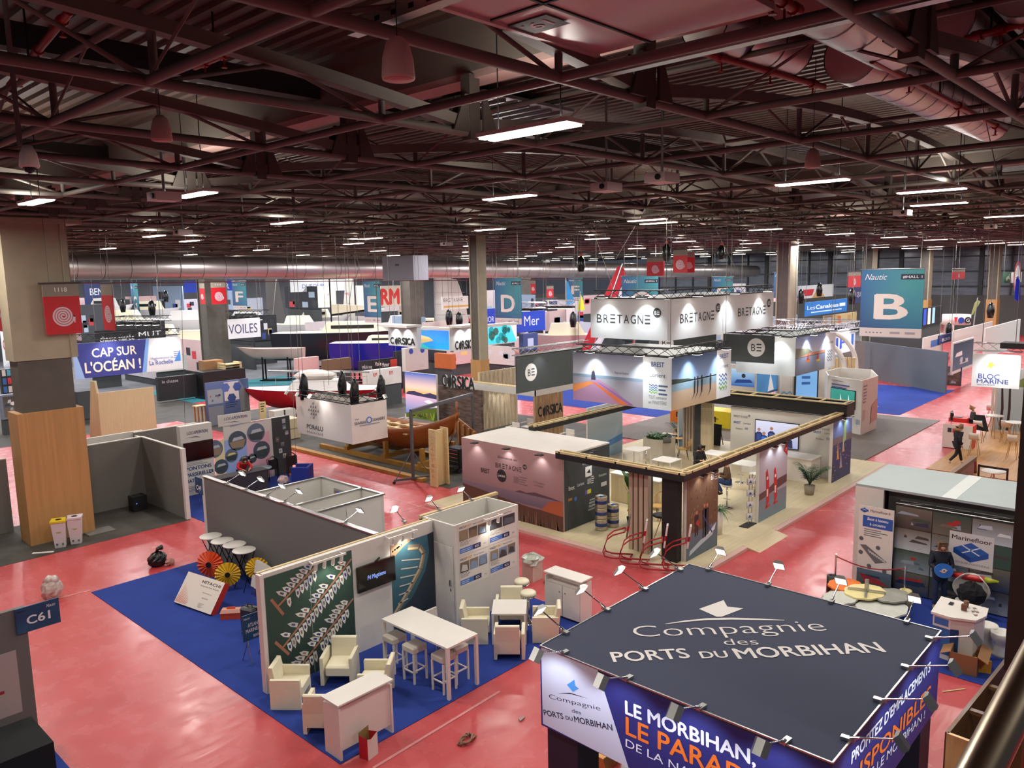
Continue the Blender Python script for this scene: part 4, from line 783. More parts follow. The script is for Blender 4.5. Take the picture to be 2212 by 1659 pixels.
def harbour(m, g):
    W, H_ = g.W, g.H; m.grad(g, 0, 0, W, 1.5, .001, (46, 52, 92), (70, 72, 116)).grad(g, 0, 1.5, W, H_, .001, (96, 120, 176), (130, 160, 220)).rect(g, 0, 1.45, W, 1.72, .002, (120, 110, 116))
    for i in range(40): x, y = random.uniform(0, W-.1), random.uniform(.1, 1.5); m.poly(g, [(x, y), (x+.14, y), (x+.12, y+.03), (x+.02, y+.03)], .003, random.choice([(150, 150, 176), (40, 40, 64), (170, 120, 80), (90, 60, 60)]))
    for x, y, c in ((.45, .9, (214, 170, 80)), (1.0, 1.1, (190, 190, 160)), (.8, .5, (170, 170, 190))): m.poly(g, [(x, y), (x+.2, y), (x+.05, y+.65)], .005, c); m.poly(g, [(x-.05, y-.06), (x+.26, y-.06), (x+.22, y), (x-.02, y)], .005, (210, 150, 100))
    m.poly(g, [(1.1, 1.4), (1.35, 1.5), (1.3, 2.3), (1.05, 2.3)], .006, (150, 190, 130))
pillar_pic(29.7, 31.65, 'picture panel of small sails in a busy blue harbour', harbour)
for x0, x1, nm in ((18.95, 20.75, 'paddle boarders panel'), (23.5, 25.6, 'red windsurf panel'), (29.7, 31.65, 'blue harbour panel')):
    g = ry(11.0, x0, x1, .1, 2.56)
    for k in (.35, .7): wall_spot(g, g.W*k, 2.42, 'small black spotlight over the %s, %s' % (nm, 'near its centre' if k < .5 else 'by its outer edge'), 0, 8)
# white film wall with large screen
tw = thing('film_wall', 'white stand wall and roof holding a large screen and logos', 'wall', (30.7, 13.3, .1)); bx('panel', (30.35, 11.1, .1), (30.45, 15.55, 2.5), WPL, tw); bx('roof', (30.35, 11.1, 2.5), (31.6, 15.55, 2.55), WHT, tw); bx('side_panel', (30.45, 11.12, .1), (31.6, 11.2, 2.5), WPL, tw)
g = rx(30.345, 15.55, 11.1, .1, 2.5); m = MB(); dk = (60, 62, 66)
for x in (.15, 3.55):
    bretagne(m, g, x, 2.02 if x < 1 else 1.9, .72, dk, badge=True); m.text(g, 'BREST', x+.15, 1.75, .09, .3, .004, (60, 96, 160), .02).text(g, 'Lorient', x+.6, 1.75, .08, .32, .004, dk).text(g, 'Finistère', x+.25, 1.5, .07, .3, .004, dk); waves(m, g, x+.5, 1.6, .14, [(80, 120, 160)]*3, .004)
m.build('logo_print', PR, tw)
tv = thing('television', 'large screen showing four people in blue bibs on the white wall', 'television', (30.25, 13.5, 1.6)); g = rx(30.28, 14.42, 12.56, 1.07, 2.13); sheet(g, .05, 'screen', MT['screen_glass'], tv)
m = MB().grad(g, .03, .03, g.W-.03, g.H-.03, .003, (150, 160, 196), (196, 200, 226))
for x, h, c in ((.18, .7, (40, 60, 120)), (.4, .55, (40, 96, 190)), (.72, .8, (50, 70, 130)), (1.08, .58, (120, 170, 220)), (1.45, .5, (30, 34, 60))): m.poly(g, [(x-.17, .04), (x+.17, .04), (x+.15, h*.7), (x+.06, h*.8), (x-.06, h*.8), (x-.15, h*.7)], .004, (32, 40, 80)).poly(g, [(x-.1, .2), (x+.1, .2), (x+.1, h*.68), (x-.1, h*.68)], .005, c).disc(g, x, h*.93, .07, .005, (150, 100, 80) if x != 1.45 else (40, 30, 30), 12)
m.build('screen_picture', SCR, tv)
ct = thing('low_counter', 'white low counter below the large screen', 'counter', (29.6, 13.3, .1)); bx('body', (29.2, 11.6, .1), (30.1, 14.5, 1.0), WHT, ct); bx('top', (29.15, 11.55, 1.0), (30.12, 14.55, 1.04), WHT, ct)
# loose things on the platform
def keg(x, y, n0, n, place):
    for i in range(n):
        z = .1+.37*i; o = V((x, y, z)); k = thing('beer_keg', 'steel keg with a blue band, %s in the %s' % (['lowest', 'second', 'topmost'][i], place), 'keg', o, 0, 'steel kegs')
        MB().lathe([(.17, 0), (.195, .015), (.195, .05), (.185, .06), (.195, .08), (.195, .28), (.185, .3), (.195, .31), (.195, .355), (.17, .37), (.15, .35), (0, .34)], o, 20).build('shell', mat('keg_steel', (196, 186, 166), .3, .8, noise=.1), k); MB().lathe([(.197, .13), (.199, .14), (.199, .23), (.197, .24)], o, 20).build('band', mat('keg_band', (40, 60, 120), .5, noise=.3, scale=14), k); MB().lathe([(0, .34), (.05, .34), (.05, .372), (0, .372)], o, 12).build('cap', mat('cap_blue', (60, 110, 190), .4), k)
keg(19.75, 14.55, 0, 3, 'taller stack by the logo wall'); keg(20.25, 14.45, 0, 2, 'shorter stack by the broad-leaved plant')
GRN = mat('leaf_green', (62, 112, 50), .45, noise=.35, scale=6); GRD = mat('leaf_dark', (40, 84, 44), .45, noise=.35, scale=6); POT = mat('wicker_pot', (150, 140, 122), .8, noise=.3, scale=30); 
def blade(m, o, d, L_, w, droop, n=5):
    d = V(d).normalized(); s_ = d.cross(Z).normalized() if abs(d.z) < .98 else V((1, 0, 0)); P = []
    for i in range(n+1):
        t = i/n; c = o+d*L_*t-Z*droop*L_*t*t; k = w*math.sin(math.pi*min(1, .12+.88*t))**.8 if t < 1 else 0.002; P += [c-s_*k, c+s_*k]
    return m.add(P, [[2*i, 2*i+1, 2*i+3, 2*i+2] for i in range(n)])
def plant(kind, label, q, h, potm=POT, potr=.2, poth=.35, grp=None):
    q = V(q); t = thing(kind, label, 'plant', q, 0, grp); MB().lathe([(0, 0), (potr*.78, 0), (potr, poth), (potr*.9, poth), (potr*.85, poth-.04), (0, poth-.04)], q, 16).build('pot', potm, t); c = q+V((0, 0, poth)); m = MB(); rr = random.Random(len(label))
    if kind == 'palm':
        for i in range(16):
            a = i*2.4; e = rr.uniform(.9, 2.6); d = V((math.cos(a)*.75, math.sin(a)*.75, e)).normalized(); L_ = h*rr.uniform(.6, .85); pts = [c+d*L_*k/7-Z*.32*L_*(k/7)**2.4 for k in range(8)]; m.path(pts, [.012-.0012*k for k in range(8)], 4)
            for k in range(2, 8):
                for s_ in (-1, 1):
                    tv_ = (pts[k]-pts[k-1]).normalized(); sd = tv_.cross(Z).normalized()*s_
                    for o in (0, .5): blade(m, pts[k]*(1-o)+pts[k-1]*o, tv_*.7+sd*.9-Z*.2, h*.2*(1.2-k/12), .018, .35, 3)
        m.build('fronds', GRD, t)
    elif kind == 'banana_plant':
        for i in range(5): m.path([c+V((.05*i-.1, .02*i, 0)), c+V((.08*i-.16, .03*i, h*.45))], .022)
        m.build('stems', mat('stem_lime', (140, 190, 60), .5, noise=.2), t); m = MB()
        for i in range(9): a = i*2.4; blade(m, c+V((.03*math.cos(a), .03*math.sin(a), h*(.35+.04*i))), (math.cos(a)*.5, math.sin(a)*.5, 1), h*.42, .13, .25)
        m.build('leaves', GRN, t)
    else:
        for i in range(46): a = i*2.4; e = rr.uniform(.3, 1.8); blade(m, c+V((rr.uniform(-.1, .1), rr.uniform(-.1, .1), 0)), (math.cos(a), math.sin(a), e), h*rr.uniform(.6, 1), .02 if kind == 'spider_plant' else .05, .75, 5)
        m.build('leaves', GRN, t)
    return t
plant('banana_plant', 'tall broad-leaved plant with lime stems beside the kegs', (20.9, 14.2, .1), 1.9, BLK, .14, .2)
plant('palm', 'tall feathery palm in a grey wicker pot by the windsurf panel', on_floor(1748, 1068, .1), 1.55)
plant('spider_plant', 'spiky green plant in a white planter behind the paddlers panel', (21.7, 11.5, .1), .7, WHT, .18, .75)
plant('palm', 'bushy palm in front of the orange cart behind the rattan chairs', on_floor(1465, 956, .1), 1.35, BLK)
pl = thing('planter_box', 'square pale planter box filled with a leafy green bush', 'planter', (29.3, 18.5, .1)); bx('box', (28.85, 17.95, .1), (29.9, 18.95, 1.0), mat('pale_planter', (214, 206, 192), .7, noise=.08, scale=4), pl); m = MB()
for i in range(150): a = random.uniform(0, 6.28); o = V((29.35+random.uniform(-.45, .45), 18.45+random.uniform(-.45, .45), 1.0)); blade(m, o, (math.cos(a)*.8, math.sin(a)*.8, 1), random.uniform(.3, .6), .05, .5, 3)
m.build('leaves', GRN, pl)
def rattan(x, y, rz, label, z=.1):
    r = thing('rattan_chair', label, 'chair', (x, y, z), rz, 'rattan chairs'); ORG[r.name] = V((0, 0, 0)); R_ = mat('rattan', (214, 168, 96), .6, noise=.25, scale=20)
    m = MB(); 
    for k in range(13): a = -1.9+3.8*k/12; m.path([(-.24*math.cos(a*.5), .22*math.sin(a)*.9, .44), (-.33*math.cos(a*.55), .3*math.sin(a), .6), (-.36*math.cos(a*.55), .33*math.sin(a), .62+.24*max(0, math.cos(a)))], .008, 4)
    m.path([(-.36*math.cos(a*.55), .33*math.sin(a), .62+.24*max(0, math.cos(a))) for a in [-1.9+3.8*k/16 for k in range(17)]], .016); m.build('backrest', R_, r); MB().lathe([(0, .42), (.25, .42), (.26, .45), (0, .46)], (0, 0, 0), 16).build('seat', R_, r)
    for a in (-1, 1):
        for b in (-1, 1): MB().tube((a*.15, b*.15, .43), (a*.22, b*.22, 0), .012, n=6).build('leg', BLM, r)
for (px, py), a, lb in (((1475, 990), 2.2, 'rattan chair in front of the round dark table'), ((1470, 966), -2.4, 'rattan chair behind the round dark table by the planter'), ((1378, 1140), .6, 'rattan chair behind the red tube frames by the slatted post'), ((1420, 1120), 3.0, 'rattan chair half hidden by the slatted post')): x, y, z = on_floor(px, py, .1); rattan(x, y, a, lb)
def bistro(q, label, h=.75, r_=.33, m=BLM):
    t = thing('bistro_table', label, 'table', q); q = V(q); MB().lathe([(0, h-.03), (r_, h-.03), (r_, h), (0, h)], q, 24).build('tabletop', m, t)
    for k in range(3): a = k*2.09; MB().tube(q+V((0, 0, h-.03)), q+V((math.cos(a)*.25, math.sin(a)*.25, 0)), .014, n=6).build('leg', OAK if m is BLM else m, t)
bistro(on_floor(1442, 975, .1), 'round dark table with a grey box between the rattan chairs'); q = at(1440, 958, .85); tag(MB().tube(q+V((-.12, .12, .14)), q+V((.12, -.12, .14)), .13, n=14).build('grey_roll', GRY), 'grey drum lying on the round dark table', 'drum')
bistro(on_floor(1430, 1165, .1), 'round dark table with timber legs behind the black post', .78, .3)
def thin_table(c, sx, sy, h, label):
    r = thing('thin_table', label, 'table', c); x, y, z = c; MB().box((x-sx/2, y-sy/2, z+h-.025), (x+sx/2, y+sy/2, z+h)).build('tabletop', WHT, r)
    for a in (-1, 1):
        for b in (-1, 1): MB().box((x+a*(sx/2-.02)-.015, y+b*(sy/2-.02)-.015, z), (x+a*(sx/2-.02)+.015, y+b*(sy/2-.02)+.015, z+h-.025)).build('leg', WHT, r)
for (px, py), h, lb in (((1375, 969), 1.05, 'thin white high table beside the pale planter'), ((1440, 992), .95, 'thin white table between the planter and the seated person'), ((1545, 978), .95, 'thin white table in front of the chalk board'), ((1612, 1000), 1.0, 'thin white high table behind the windsurf panel')): x, y, z = on_floor(px, py+0, .1+h); thin_table((at(px, py, .1+h).x, at(px, py, .1+h).y, .1), .85, .85, h, lb)
def gas_stool(q, label, h=.75):
    t = thing('shell_stool', label, 'stool', q, 0, 'white shell stools'); q = V(q); MB().lathe([(0, h-.02), (.16, h), (.21, h+.07), (.2, h+.075), (.15, h+.02), (0, h+.01)], q, 18).build('seat', WHT, t); MB().lathe([(.025, .02), (.025, h), (0, h)], q, 10).build('column', CHR, t); MB().lathe([(0, 0), (.21, 0), (.21, .012), (.05, .04), (0, .04)], q, 20).build('base', CHR, t)
    MB().tube(q+V((0, -.13, .3)), q+V((0, .13, .3)), .01, n=6).build('footrest', CHR, t)
gas_stool(on_floor(1570, 1096, .1), 'white shell stool under the person in the brown coat')
for (px, py), lb in (((1600, 1042), 'white shell stool with chrome base beside the seated brown coat'), ((1395, 1008), 'white shell stool at the high table by the planter'), ((1422, 1035), 'white shell stool in the open floor by the beam'), ((1630, 1070), 'white shell stool behind the brochure stand'), ((1508, 1052), 'white shell stool beneath the dark haired seated person')): gas_stool(on_floor(px, py, .1), lb)
person('person in a brown coat and jeans sitting on a white stool with back turned', (at(1572, 1093, .1).x, at(1572, 1093, .1).y, .98), 2.2, {**SIT, 'hed': (.16, 0, .72), 'aL': (.22, .1, -.38), 'aR': (.3, -.1, -.4), 'tL': (.36, .1, -.44), 'tR': (.44, -.1, -.46)}, (104, 76, 54), (44, 66, 110), (40, 34, 32), (40, 28, 24), coat=0)
person('person with dark tied hair and black top seated by the thin tables', (at(1508, 1052, .1).x, at(1508, 1052, .1).y, .97), -2.0, {**SIT, 'hed': (.17, 0, .68)}, (34, 32, 38), (36, 38, 48), (30, 30, 32), (30, 24, 24), .1)
bsd = thing('brochure_stand', 'slim brochure stand with four leaflets on a flat black base', 'stand', (23.1, 11.15, .1)); bx('base', (22.75, 11.0, .1), (23.4, 11.3, .12), BLM, bsd); MB().tube((23.1, 11.15, .12), (23.1, 11.15, 1.75), .015).tube((23.32, 11.15, .12), (23.32, 11.15, 1.75), .015).build('pole', ALU, bsd)
for i in range(4):
    g = Fr((22.85, 11.1, .35+.38*i), (.8, -.5, 0), (0, 0, 1)); hh = sheet(Fr(g.o, g.u, g.v, .24, .2), .02, 'holder', ALU, bsd); MB().grad(g, .01, .01, .23, .2, .003, (150, 170, 190), (220, 222, 226)).poly(g, [(.06, .05), (.18, .06), (.12, .15)], .005, (60, 70, 90)).build('leaflet', PR, hh)
RT = mat('red_tube', (160, 24, 34), .4, noise=.1); PAD = mat('white_pad', (226, 218, 214), .5, noise=.1)
for i, (px, py) in enumerate(((1352, 1212), (1388, 1224), (1432, 1236), (1482, 1238))):
    q = at(px-8, py-6, .1); r = thing('sled_frame', ['red tube frame with a grey pad, first from the kegs', 'red tube frame with a white pad before the slatted post', 'red tube frame with a white pad before the black post', 'red tube frame with a faded pad before the paddlers panel'][i], 'frame', (q.x, q.y+.25, .1), -1.05, 'red tube frames'); ORG[r.name] = V((0, 0, 0))
    for s_ in (-.2, .2): MB().path([(.5, s_, .02), (-.1, s_, .02), (-.28, s_, .06), (-.33, s_, .2), (-.22, s_, .55), (-.05, s_, .7), (.3, s_, .82)], .022).build('side_tube', RT, r)
    MB().tube((-.3, -.2, .12), (-.3, .2, .12), .02).tube((.3, -.2, .82), (.3, .2, .82), .02).tube((.45, -.2, .02), (.45, .2, .02), .02).build('cross_tube', RT, r); MB().prism(Fr((.32, 0, .62), (1, 0, .1), (-.1, 0, 1)), [(0, 0), (.05, 0), (.2, .62), (.15, .62)], -.12, .12).build('pad', PAD if i else GRY, r); MB().prism(Fr((.32, 0, .62), (1, 0, .1), (-.1, 0, 1)), [(.04, .2), (.1, .2), (.14, .34), (.08, .34)], -.125, .125).build('strap', RT, r)
bar_ = thing('service_counter', 'pale counter with papers behind the broad-leaved plant', 'counter', (21.9, 14.6, .1)); bx('body', (22.6, 14.2, .1), (23.1, 16.2, 1.1), PLAT, bar_); bx('top', (22.55, 14.15, 1.1), (23.15, 16.25, 1.14), WHT, bar_)
tag(MB().lathe([(0, 0), (.2, 0), (.22, .5), (.2, .55), (0, .55)], on_floor(1362, 1080, .1), 18).build('black_bin', BLK), 'round black bin beside the pale service counter', 'bin')
cbd = thing('chalk_board', 'black chalk board leaning open in front of the yellow crate cart', 'board', on_floor(1537, 962, .1)); q = V(on_floor(1537, 962, .1)); g = Fr(q+V((.25, .35, 0)), (-.2, -1, 0), (.12, 0, 1)); sheet(Fr(g.o, g.u, g.v, .75, 1.0), .03, 'board', mat('chalk_black', (40, 44, 46), .8, noise=.15), cbd); MB().bar(g.p(.1, .9, -.03), g.p(.1, 0, -.35), .03).bar(g.p(.65, .9, -.03), g.p(.65, 0, -.35), .03).build('prop_leg', BLK, cbd)
tt = thing('slat_totem', 'tall totem of pale oak and dark slats under the beach sign', 'column', (31.5, 17.6, .1)); bx('oak_board', (31.3, 16.95, .1), (31.5, 17.5, 3.3), PLAT, tt); bx('dark_slat', (31.28, 17.5, .1), (31.5, 17.8, 3.3), DGR, tt)
for i in range(4): bx('slat', (31.3, 17.88+.15*i, .1), (31.5, 17.96+.15*i, 3.3), MT['taupe_slat'], tt)
for nm, col, px, py, lb in (('orange', (226, 120, 40), 1476, 905, 'orange cargo cart behind the bushy palm'), ('yellow', (232, 206, 40), 1548, 915, 'yellow crate cart with black lettering behind the chalk board')):
    X = 37.2; t = thing('cargo_cart', lb, 'cart', (X, 20, .4)); g = fx(X, (px-28, py-30), (px+28, py+25)); MB().slab(g, 0, 0, g.W, g.H, -1.2, 0).build('crate', mat('crate_'+nm, col, .5, noise=.1), t); MB().text(g, 'M', g.W*.35, g.H*.5, .3, .35, .006, (30, 30, 30), .03).text(g, 'o', g.W*.52, g.H*.62, .14, .16, .006, (30, 30, 30)).text(g, 'Mobilité', g.W*.4, g.H*.38, .08, .5, .006, (40, 40, 40)).build('lettering', PR, t)
    for k in (.2, .8): MB().tube(g.p(g.W*k, -.05, -.1), g.p(g.W*k, -.05, -.02), .26, n=16).build('wheel', BLK, t)
def be_panel(Y, X0_, X1_, label):
    t = thing('picture_panel', label, 'panel', ((X0_+X1_)/2, Y, .1)); g = ry(Y, X0_, X1_, .1, 2.5); sheet(g, .08, 'panel_core', WPL, t); m = MB().grad(g, 0, 0, g.W, g.H, .002, (130, 160, 184), (196, 206, 212)); m.poly(g, [(0, .5), (g.W, .9), (g.W, .6), (0, .25)], .003, (80, 130, 190)); m.text(g, 'B', g.W*.12, 1.95, .26, .2, .004, (50, 60, 70), .01, 'l')
    for k in (0, .1, .2): m.rect(g, g.W*.12+.26, 1.95+k, g.W*.12+.46, 1.99+k, .004, (50, 60, 70))
    waves(m, g, g.W*.62, 2.2, .2, [(70, 90, 110)]*4); m.build('picture', PR, t)
be_panel(20.3, 26.6, 29.2, 'pale blue beach picture panel at the rear of the oak platform'); be_panel(18.85, 31.7, 34, 'pale blue sea picture panel beside the orange cart')
# hanging signs over the stand
ROPE = mat('steel_rope', (120, 116, 110), .5, .5, noise=.1); TRS = mat('black_truss', (30, 30, 32), .5, .4, noise=.1); TRA = mat('silver_truss', (186, 188, 190), .35, .8, noise=.1)
def truss(m, a, b, s_=.14, n=None):
    a, b = V(a), V(b); d = (b-a); L_ = d.length; d /= L_; u = d.cross(Z).normalized(); n = n or max(2, int(L_/.45)); c = [u*i*s_+Z*j*s_ for i, j in ((-1, -1), (1, -1), (1, 1), (-1, 1))]
    for o in c: m.tube(a+o, b+o, .022, n=5, cap=False)
    for k in range(n):
        p, q = a+d*L_*k/n, a+d*L_*(k+1)/n
        for i in range(4): m.tube(p+c[i], q+c[(i+1) % 4], .011, n=4, cap=False)
    return m
def ring_sign(name, label, x0, x1, y0, y1, z0, z1, m, paint_x=None, paint_y=None, tm=TRS, pm=PR, ropes=4, thick=.05, lights=0, back=None):
    t = thing(name, label, 'sign', ((x0+x1)/2, (y0+y1)/2, z1))
    bx('front_panel', (x0, y0, z0), (x0+thick, y1, z1), m, t); bx('side_panel', (x0+thick, y0, z0), (x1, y0+thick, z1), m, t); bx('rear_panel', (x1-thick, y0+thick, z0), (x1, y1, z1), m, t); bx('far_panel', (x0+thick, y1-thick, z0), (x1-thick, y1, z1), m, t)
    if paint_x: g = rx(x0-.004, y1, y0, z0, z1); q = MB(); paint_x(q, g); q.build('front_print', pm, t)
    if paint_y: g = ry(y0-.004, x0, x1, z0, z1); q = MB(); paint_y(q, g); q.build('side_print', pm, t)
    q = MB(); truss(q, (x0+.15, y0+.15, z1+.16), (x0+.15, y1-.15, z1+.16)); truss(q, (x0+.15, y0+.15, z1+.16), (x1-.15, y0+.15, z1+.16)); q.build('truss', tm, t)
    q = MB()
    for x, y in ((x0+.15, y0+.15), (x0+.15, y1-.15), (x1-.15, y0+.15), (x1-.15, y1-.15)): q.tube((x, y, z1+.3), (x, y, 11.95), .012, n=4)
    q.build('hanging_rope', ROPE, t)
    for i in range(lights):
        y = y0+(y1-y0)*(i+.5)/lights; h = bx('lamp_head', (x0-.5, y-.16, z1+.06), (x0-.22, y+.16, z1+.12), BLK, t); bx('lamp_arm', (x0-.25, y-.02, z1+.08), (x0+.1, y+.02, z1+.11), BLM, t); bx('lamp_face', (x0-.48, y-.14, z1+.05), (x0-.24, y+.14, z1+.06), LED, h); lamp('SPOT', 'sign_spot', (x0-.4, y, z1+.03), 190, (.9, .98, 1), (.05, .05), (.3, 0, -1), 95, .9)
    ny = lights and max(2, int((x1-x0)/2.1))
    for i in range(ny or 0):
        x = x0+(x1-x0)*(i+.5)/ny; h = bx('lamp_head', (x-.16, y0-.5, z1+.06), (x+.16, y0-.22, z1+.12), BLK, t); bx('lamp_arm', (x-.02, y0-.25, z1+.08), (x+.02, y0+.1, z1+.11), BLM, t); bx('lamp_face', (x-.14, y0-.48, z1+.05), (x+.14, y0-.24, z1+.06), LED, h); lamp('SPOT', 'sign_spot', (x, y0-.4, z1+.03), 190, (.9, .98, 1), (.05, .05), (0, .3, -1), 95, .9)
    return t
SW = mat('sign_white', (222, 226, 228), .5, noise=.04, scale=2); SD = mat('sign_grey', (72, 78, 80), .7, noise=.06, scale=3)
g = fx(23.1, (1276, 647), (1442, 737)); zt, zb = onX(1442, 647, 23.1).z, onX(1442, 737, 23.1).z; yc = onX(1442, 690, 23.1).y; yl = onX(1276, 690, 23.1).y
def bz(m, g):
    bretagne(m, g, g.W*.09, g.H*.4, g.W*.82, (52, 54, 58))
def bz2(m, g):
    for x in (.1, .62): bretagne(m, g, g.W*x, g.H*.4, g.W*.34, (52, 54, 58))
x1 = onY(1670, 690, yc).x; ring_sign('hanging_sign', 'large white hanging sign ring with dark region lettering, topmost over the oak platform', 23.1, x1, yc, yl, zb, zt, SW, bz, bz2, lights=2)
def beach(m, g):
    W, H_ = g.W, g.H; m.grad(g, 0, H_*.55, W*.73, H_, .001, (196, 200, 214), (112, 112, 130)).grad(g, 0, 0, W*.73, H_*.56, .001, (170, 160, 170), (150, 152, 170)).rect(g, 0, H_*.5, W*.73, H_*.56, .002, (120, 140, 160))
    m.poly(g, [(0, H_*.05), (0, H_*.33), (W*.2, H_*.44), (W*.28, H_*.47), (W*.45, H_*.3), (W*.62, 0), (W*.02, 0)], .003, (170, 130, 166)); m.poly(g, [(0, H_*.32), (W*.18, H_*.42), (W*.24, H_*.4), (0, H_*.16)], .004, (226, 140, 80)); m.poly(g, [(W*.22, H_*.4), (W*.25, H_*.4), (W*.6, .02), (W*.5, .02)], .004, (214, 110, 70)); m.poly(g, [(W*.26, H_*.42), (W*.3, H_*.4), (W*.64, .05), (W*.6, .02)], .0045, (146, 104, 170))
    m.poly(g, [(W*.2, H_*.46), (W*.25, H_*.46), (W*.24, H_*.62), (W*.225, H_*.66), (W*.205, H_*.6)], .006, (50, 50, 70)); m.disc(g, W*.225, H_*.69, .08, .006, (190, 140, 110), 12); m.text(g, 'Plage des Rosaires', W*.52, H_*.62, .09, .6, .006, (90, 100, 120))
    m.rect(g, W*.73, 0, W, H_, .003, (222, 226, 230)); m.text(g, 'BREST', W*.87, H_*.82, .17, W*.12, .006, (50, 80, 150), .02).text(g, 'Lorient', W*.87, H_*.62, .15, W*.15, .006, (60, 66, 90)); waves(m, g, W*.79, H_*.45, W*.08, [(50, 80, 150), (60, 120, 180), (70, 150, 150), (130, 190, 70)]); lines(m, g, W*.88, W*.97, H_*.44, 3, .14, .06, (70, 90, 120), .006); m.text(g, 'TOUT commence', W*.87, H_*.2, .12, W*.17, .006, (120, 130, 140)).text(g, 'en FINISTÈRE', W*.87, H_*.1, .12, W*.17, .006, (120, 130, 140))
def surfers(m, g):
    W, H_ = g.W, g.H; m.grad(g, 0, H_*.5, W*.74, H_, .001, (150, 180, 226), (60, 84, 120)).grad(g, 0, 0, W*.74, H_*.52, .001, (190, 160, 126), (176, 160, 150)).rect(g, 0, H_*.36, W*.74, H_*.5, .002, (130, 160, 180)).poly(g, [(0, H_*.5), (W*.35, H_*.52), (W*.25, H_*.56), (0, H_*.6)], .003, (50, 64, 60))
    for x in (.35, .4, .47, .62): m.poly(g, [(W*x, H_*.24), (W*x+.05, H_*.24), (W*x+.09, H_*.24), (W*x+.12, H_*.46), (W*x+.06, H_*.53), (W*x-.02, H_*.46)], .005, (40, 44, 50)); m.disc(g, W*x+.05, H_*.54, .05, .005, (60, 48, 44), 10); m.poly(g, [(W*x, H_*.24), (W*x+.1, H_*.24), (W*x-.15, H_*.1)], .004, (96, 84, 76))
    m.rect(g, W*.74, 0, W, H_, .003, (222, 226, 230)); m.text(g, 'BREST', W*.87, H_*.82, .17, W*.16, .006, (50, 80, 150), .02).text(g, 'Lorient', W*.87, H_*.62, .15, W*.16, .006, (60, 66, 90)); waves(m, g, W*.78, H_*.45, W*.15, [(50, 80, 150), (60, 120, 180), (70, 150, 150), (130, 190, 70)]); m.text(g, 'TOUT', W*.87, H_*.15, .12, W*.14, .006, (120, 130, 140))
zt, zb = onX(1450, 774, 23).z, onX(1450, 888, 23).z; yc = onX(1451, 830, 23).y; yl = onX(1238, 830, 23).y; x1 = onY(1578, 810, yc).x
ring_sign('hanging_sign', 'square hanging picture sign with a kite on the beach and walking surfers', 23, x1, yc, yl, zb, zt, SW, beach, surfers, lights=2)
def bed(fx_, fy_): return (lambda m, g: be_disc(m, g, g.W*fx_, g.H*fy_, g.H*.24))
zt, zb = onY(1116, 770, 21.5).z, onY(1116, 851, 21.5).z; x0 = onY(1116, 800, 21.5).x
t = thing('hanging_sign', 'dark grey hanging panel with a white disc above the pine beam', 'sign', (x0+2.2, 21.5, zb)); g = ry(21.5, x0, x0+4.4, zb, zt); sheet(g, .06, 'panel', SD, t); m = MB(); bed(.2, .52)(m, g); m.build('front_print', PR, t)
q = MB(); truss(q, (x0, 21.6, zt+.16), (x0+4.8, 21.6, zt+.16)); q.build('truss', TRA, t); q = MB().tube((x0+.3, 21.6, zt+.2), (x0+.3, 21.6, 11.95), .012, n=4).tube((x0+4, 21.6, zt+.2), (x0+4, 21.6, 11.95), .012, n=4); q.build('hanging_rope', ROPE, t); lamp('SPOT', 'sign_spot', (x0+1.4, 21.0, zt+.1), 30, (.95, .99, 1), (.05, .05), (0, .4, -1), 100, .9)
X = 33.5; zt, zb = onX(1640, 724, X).z, onX(1640, 784, X).z
for a, b, lb in ((1420, 1546, 'dark grey hanging panel with a white disc under the white sign ring'), (1562, 1672, 'dark grey hanging panel with a white disc beside the arched white stand')):
    t = thing('hanging_sign', lb, 'sign', onX((a+b)/2, 740, X)); g = rx(X, onX(a, 750, X).y, onX(b, 750, X).y, zb, zt); sheet(g, .06, 'panel', SD, t); m = MB(); be_disc(m, g, g.W*(.16 if a == 1420 else .66), g.H*.55, .42); m.build('front_print', PR, t); q = MB(); truss(q, g.p(0, g.H+.2, -.1), g.p(g.W, g.H+.2, -.1)); q.build('truss', TRS, t); q = MB().tube(g.p(.3, g.H+.3, -.1), g.p(.3, 11.95-zb, -.1), .012, n=4).tube(g.p(g.W-.3, g.H+.3, -.1), g.p(g.W-.3, 11.95-zb, -.1), .012, n=4); q.build('hanging_rope', ROPE, t)
def kayaks(m, g):
    W, H_ = g.W, g.H; m.grad(g, 0, H_*.45, W*.73, H_, .001, (214, 220, 234), (130, 150, 200)).grad(g, 0, 0, W*.73, H_*.46, .001, (110, 110, 120), (140, 150, 180)).poly(g, [(0, H_*.45), (W*.4, H_*.55), (W*.3, H_*.66), (0, H_*.72)], .003, (130, 130, 110)).rect(g, W*.1, H_*.46, W*.73, H_*.54, .002, (196, 140, 120))
    for x, y, c in ((.25, .3, (220, 120, 50)), (.5, .26, (226, 190, 50))): m.poly(g, [(W*x, H_*y), (W*x+.5, H_*y), (W*x+.4, H_*y+.14), (W*x+.1, H_*y+.14)], .005, c); m.poly(g, [(W*x+.1, H_*y+.1), (W*x+.35, H_*y+.1), (W*x+.25, H_*y+.45)], .006, (190, 50, 50))
    m.rect(g, W*.73, 0, W, H_, .003, (226, 228, 232)); waves(m, g, W*.79, H_*.45, W*.13, [(120, 130, 150)]*4); m.text(g, 'Lorient', W*.87, H_*.68, .15, W*.15, .006, (90, 96, 110))
zt, zb = onY(1718, 730, 15.2).z, onY(1718, 813, 15.2).z; x0, x1 = onY(1718, 770, 15.2).x, onY(1803, 770, 15.2).x
ring_sign('hanging_sign', 'hanging picture sign with orange and yellow kayaks before the arched stand', x0, x1, 15.2, 18.2, zb, zt, SW, None, kayaks, lights=2)
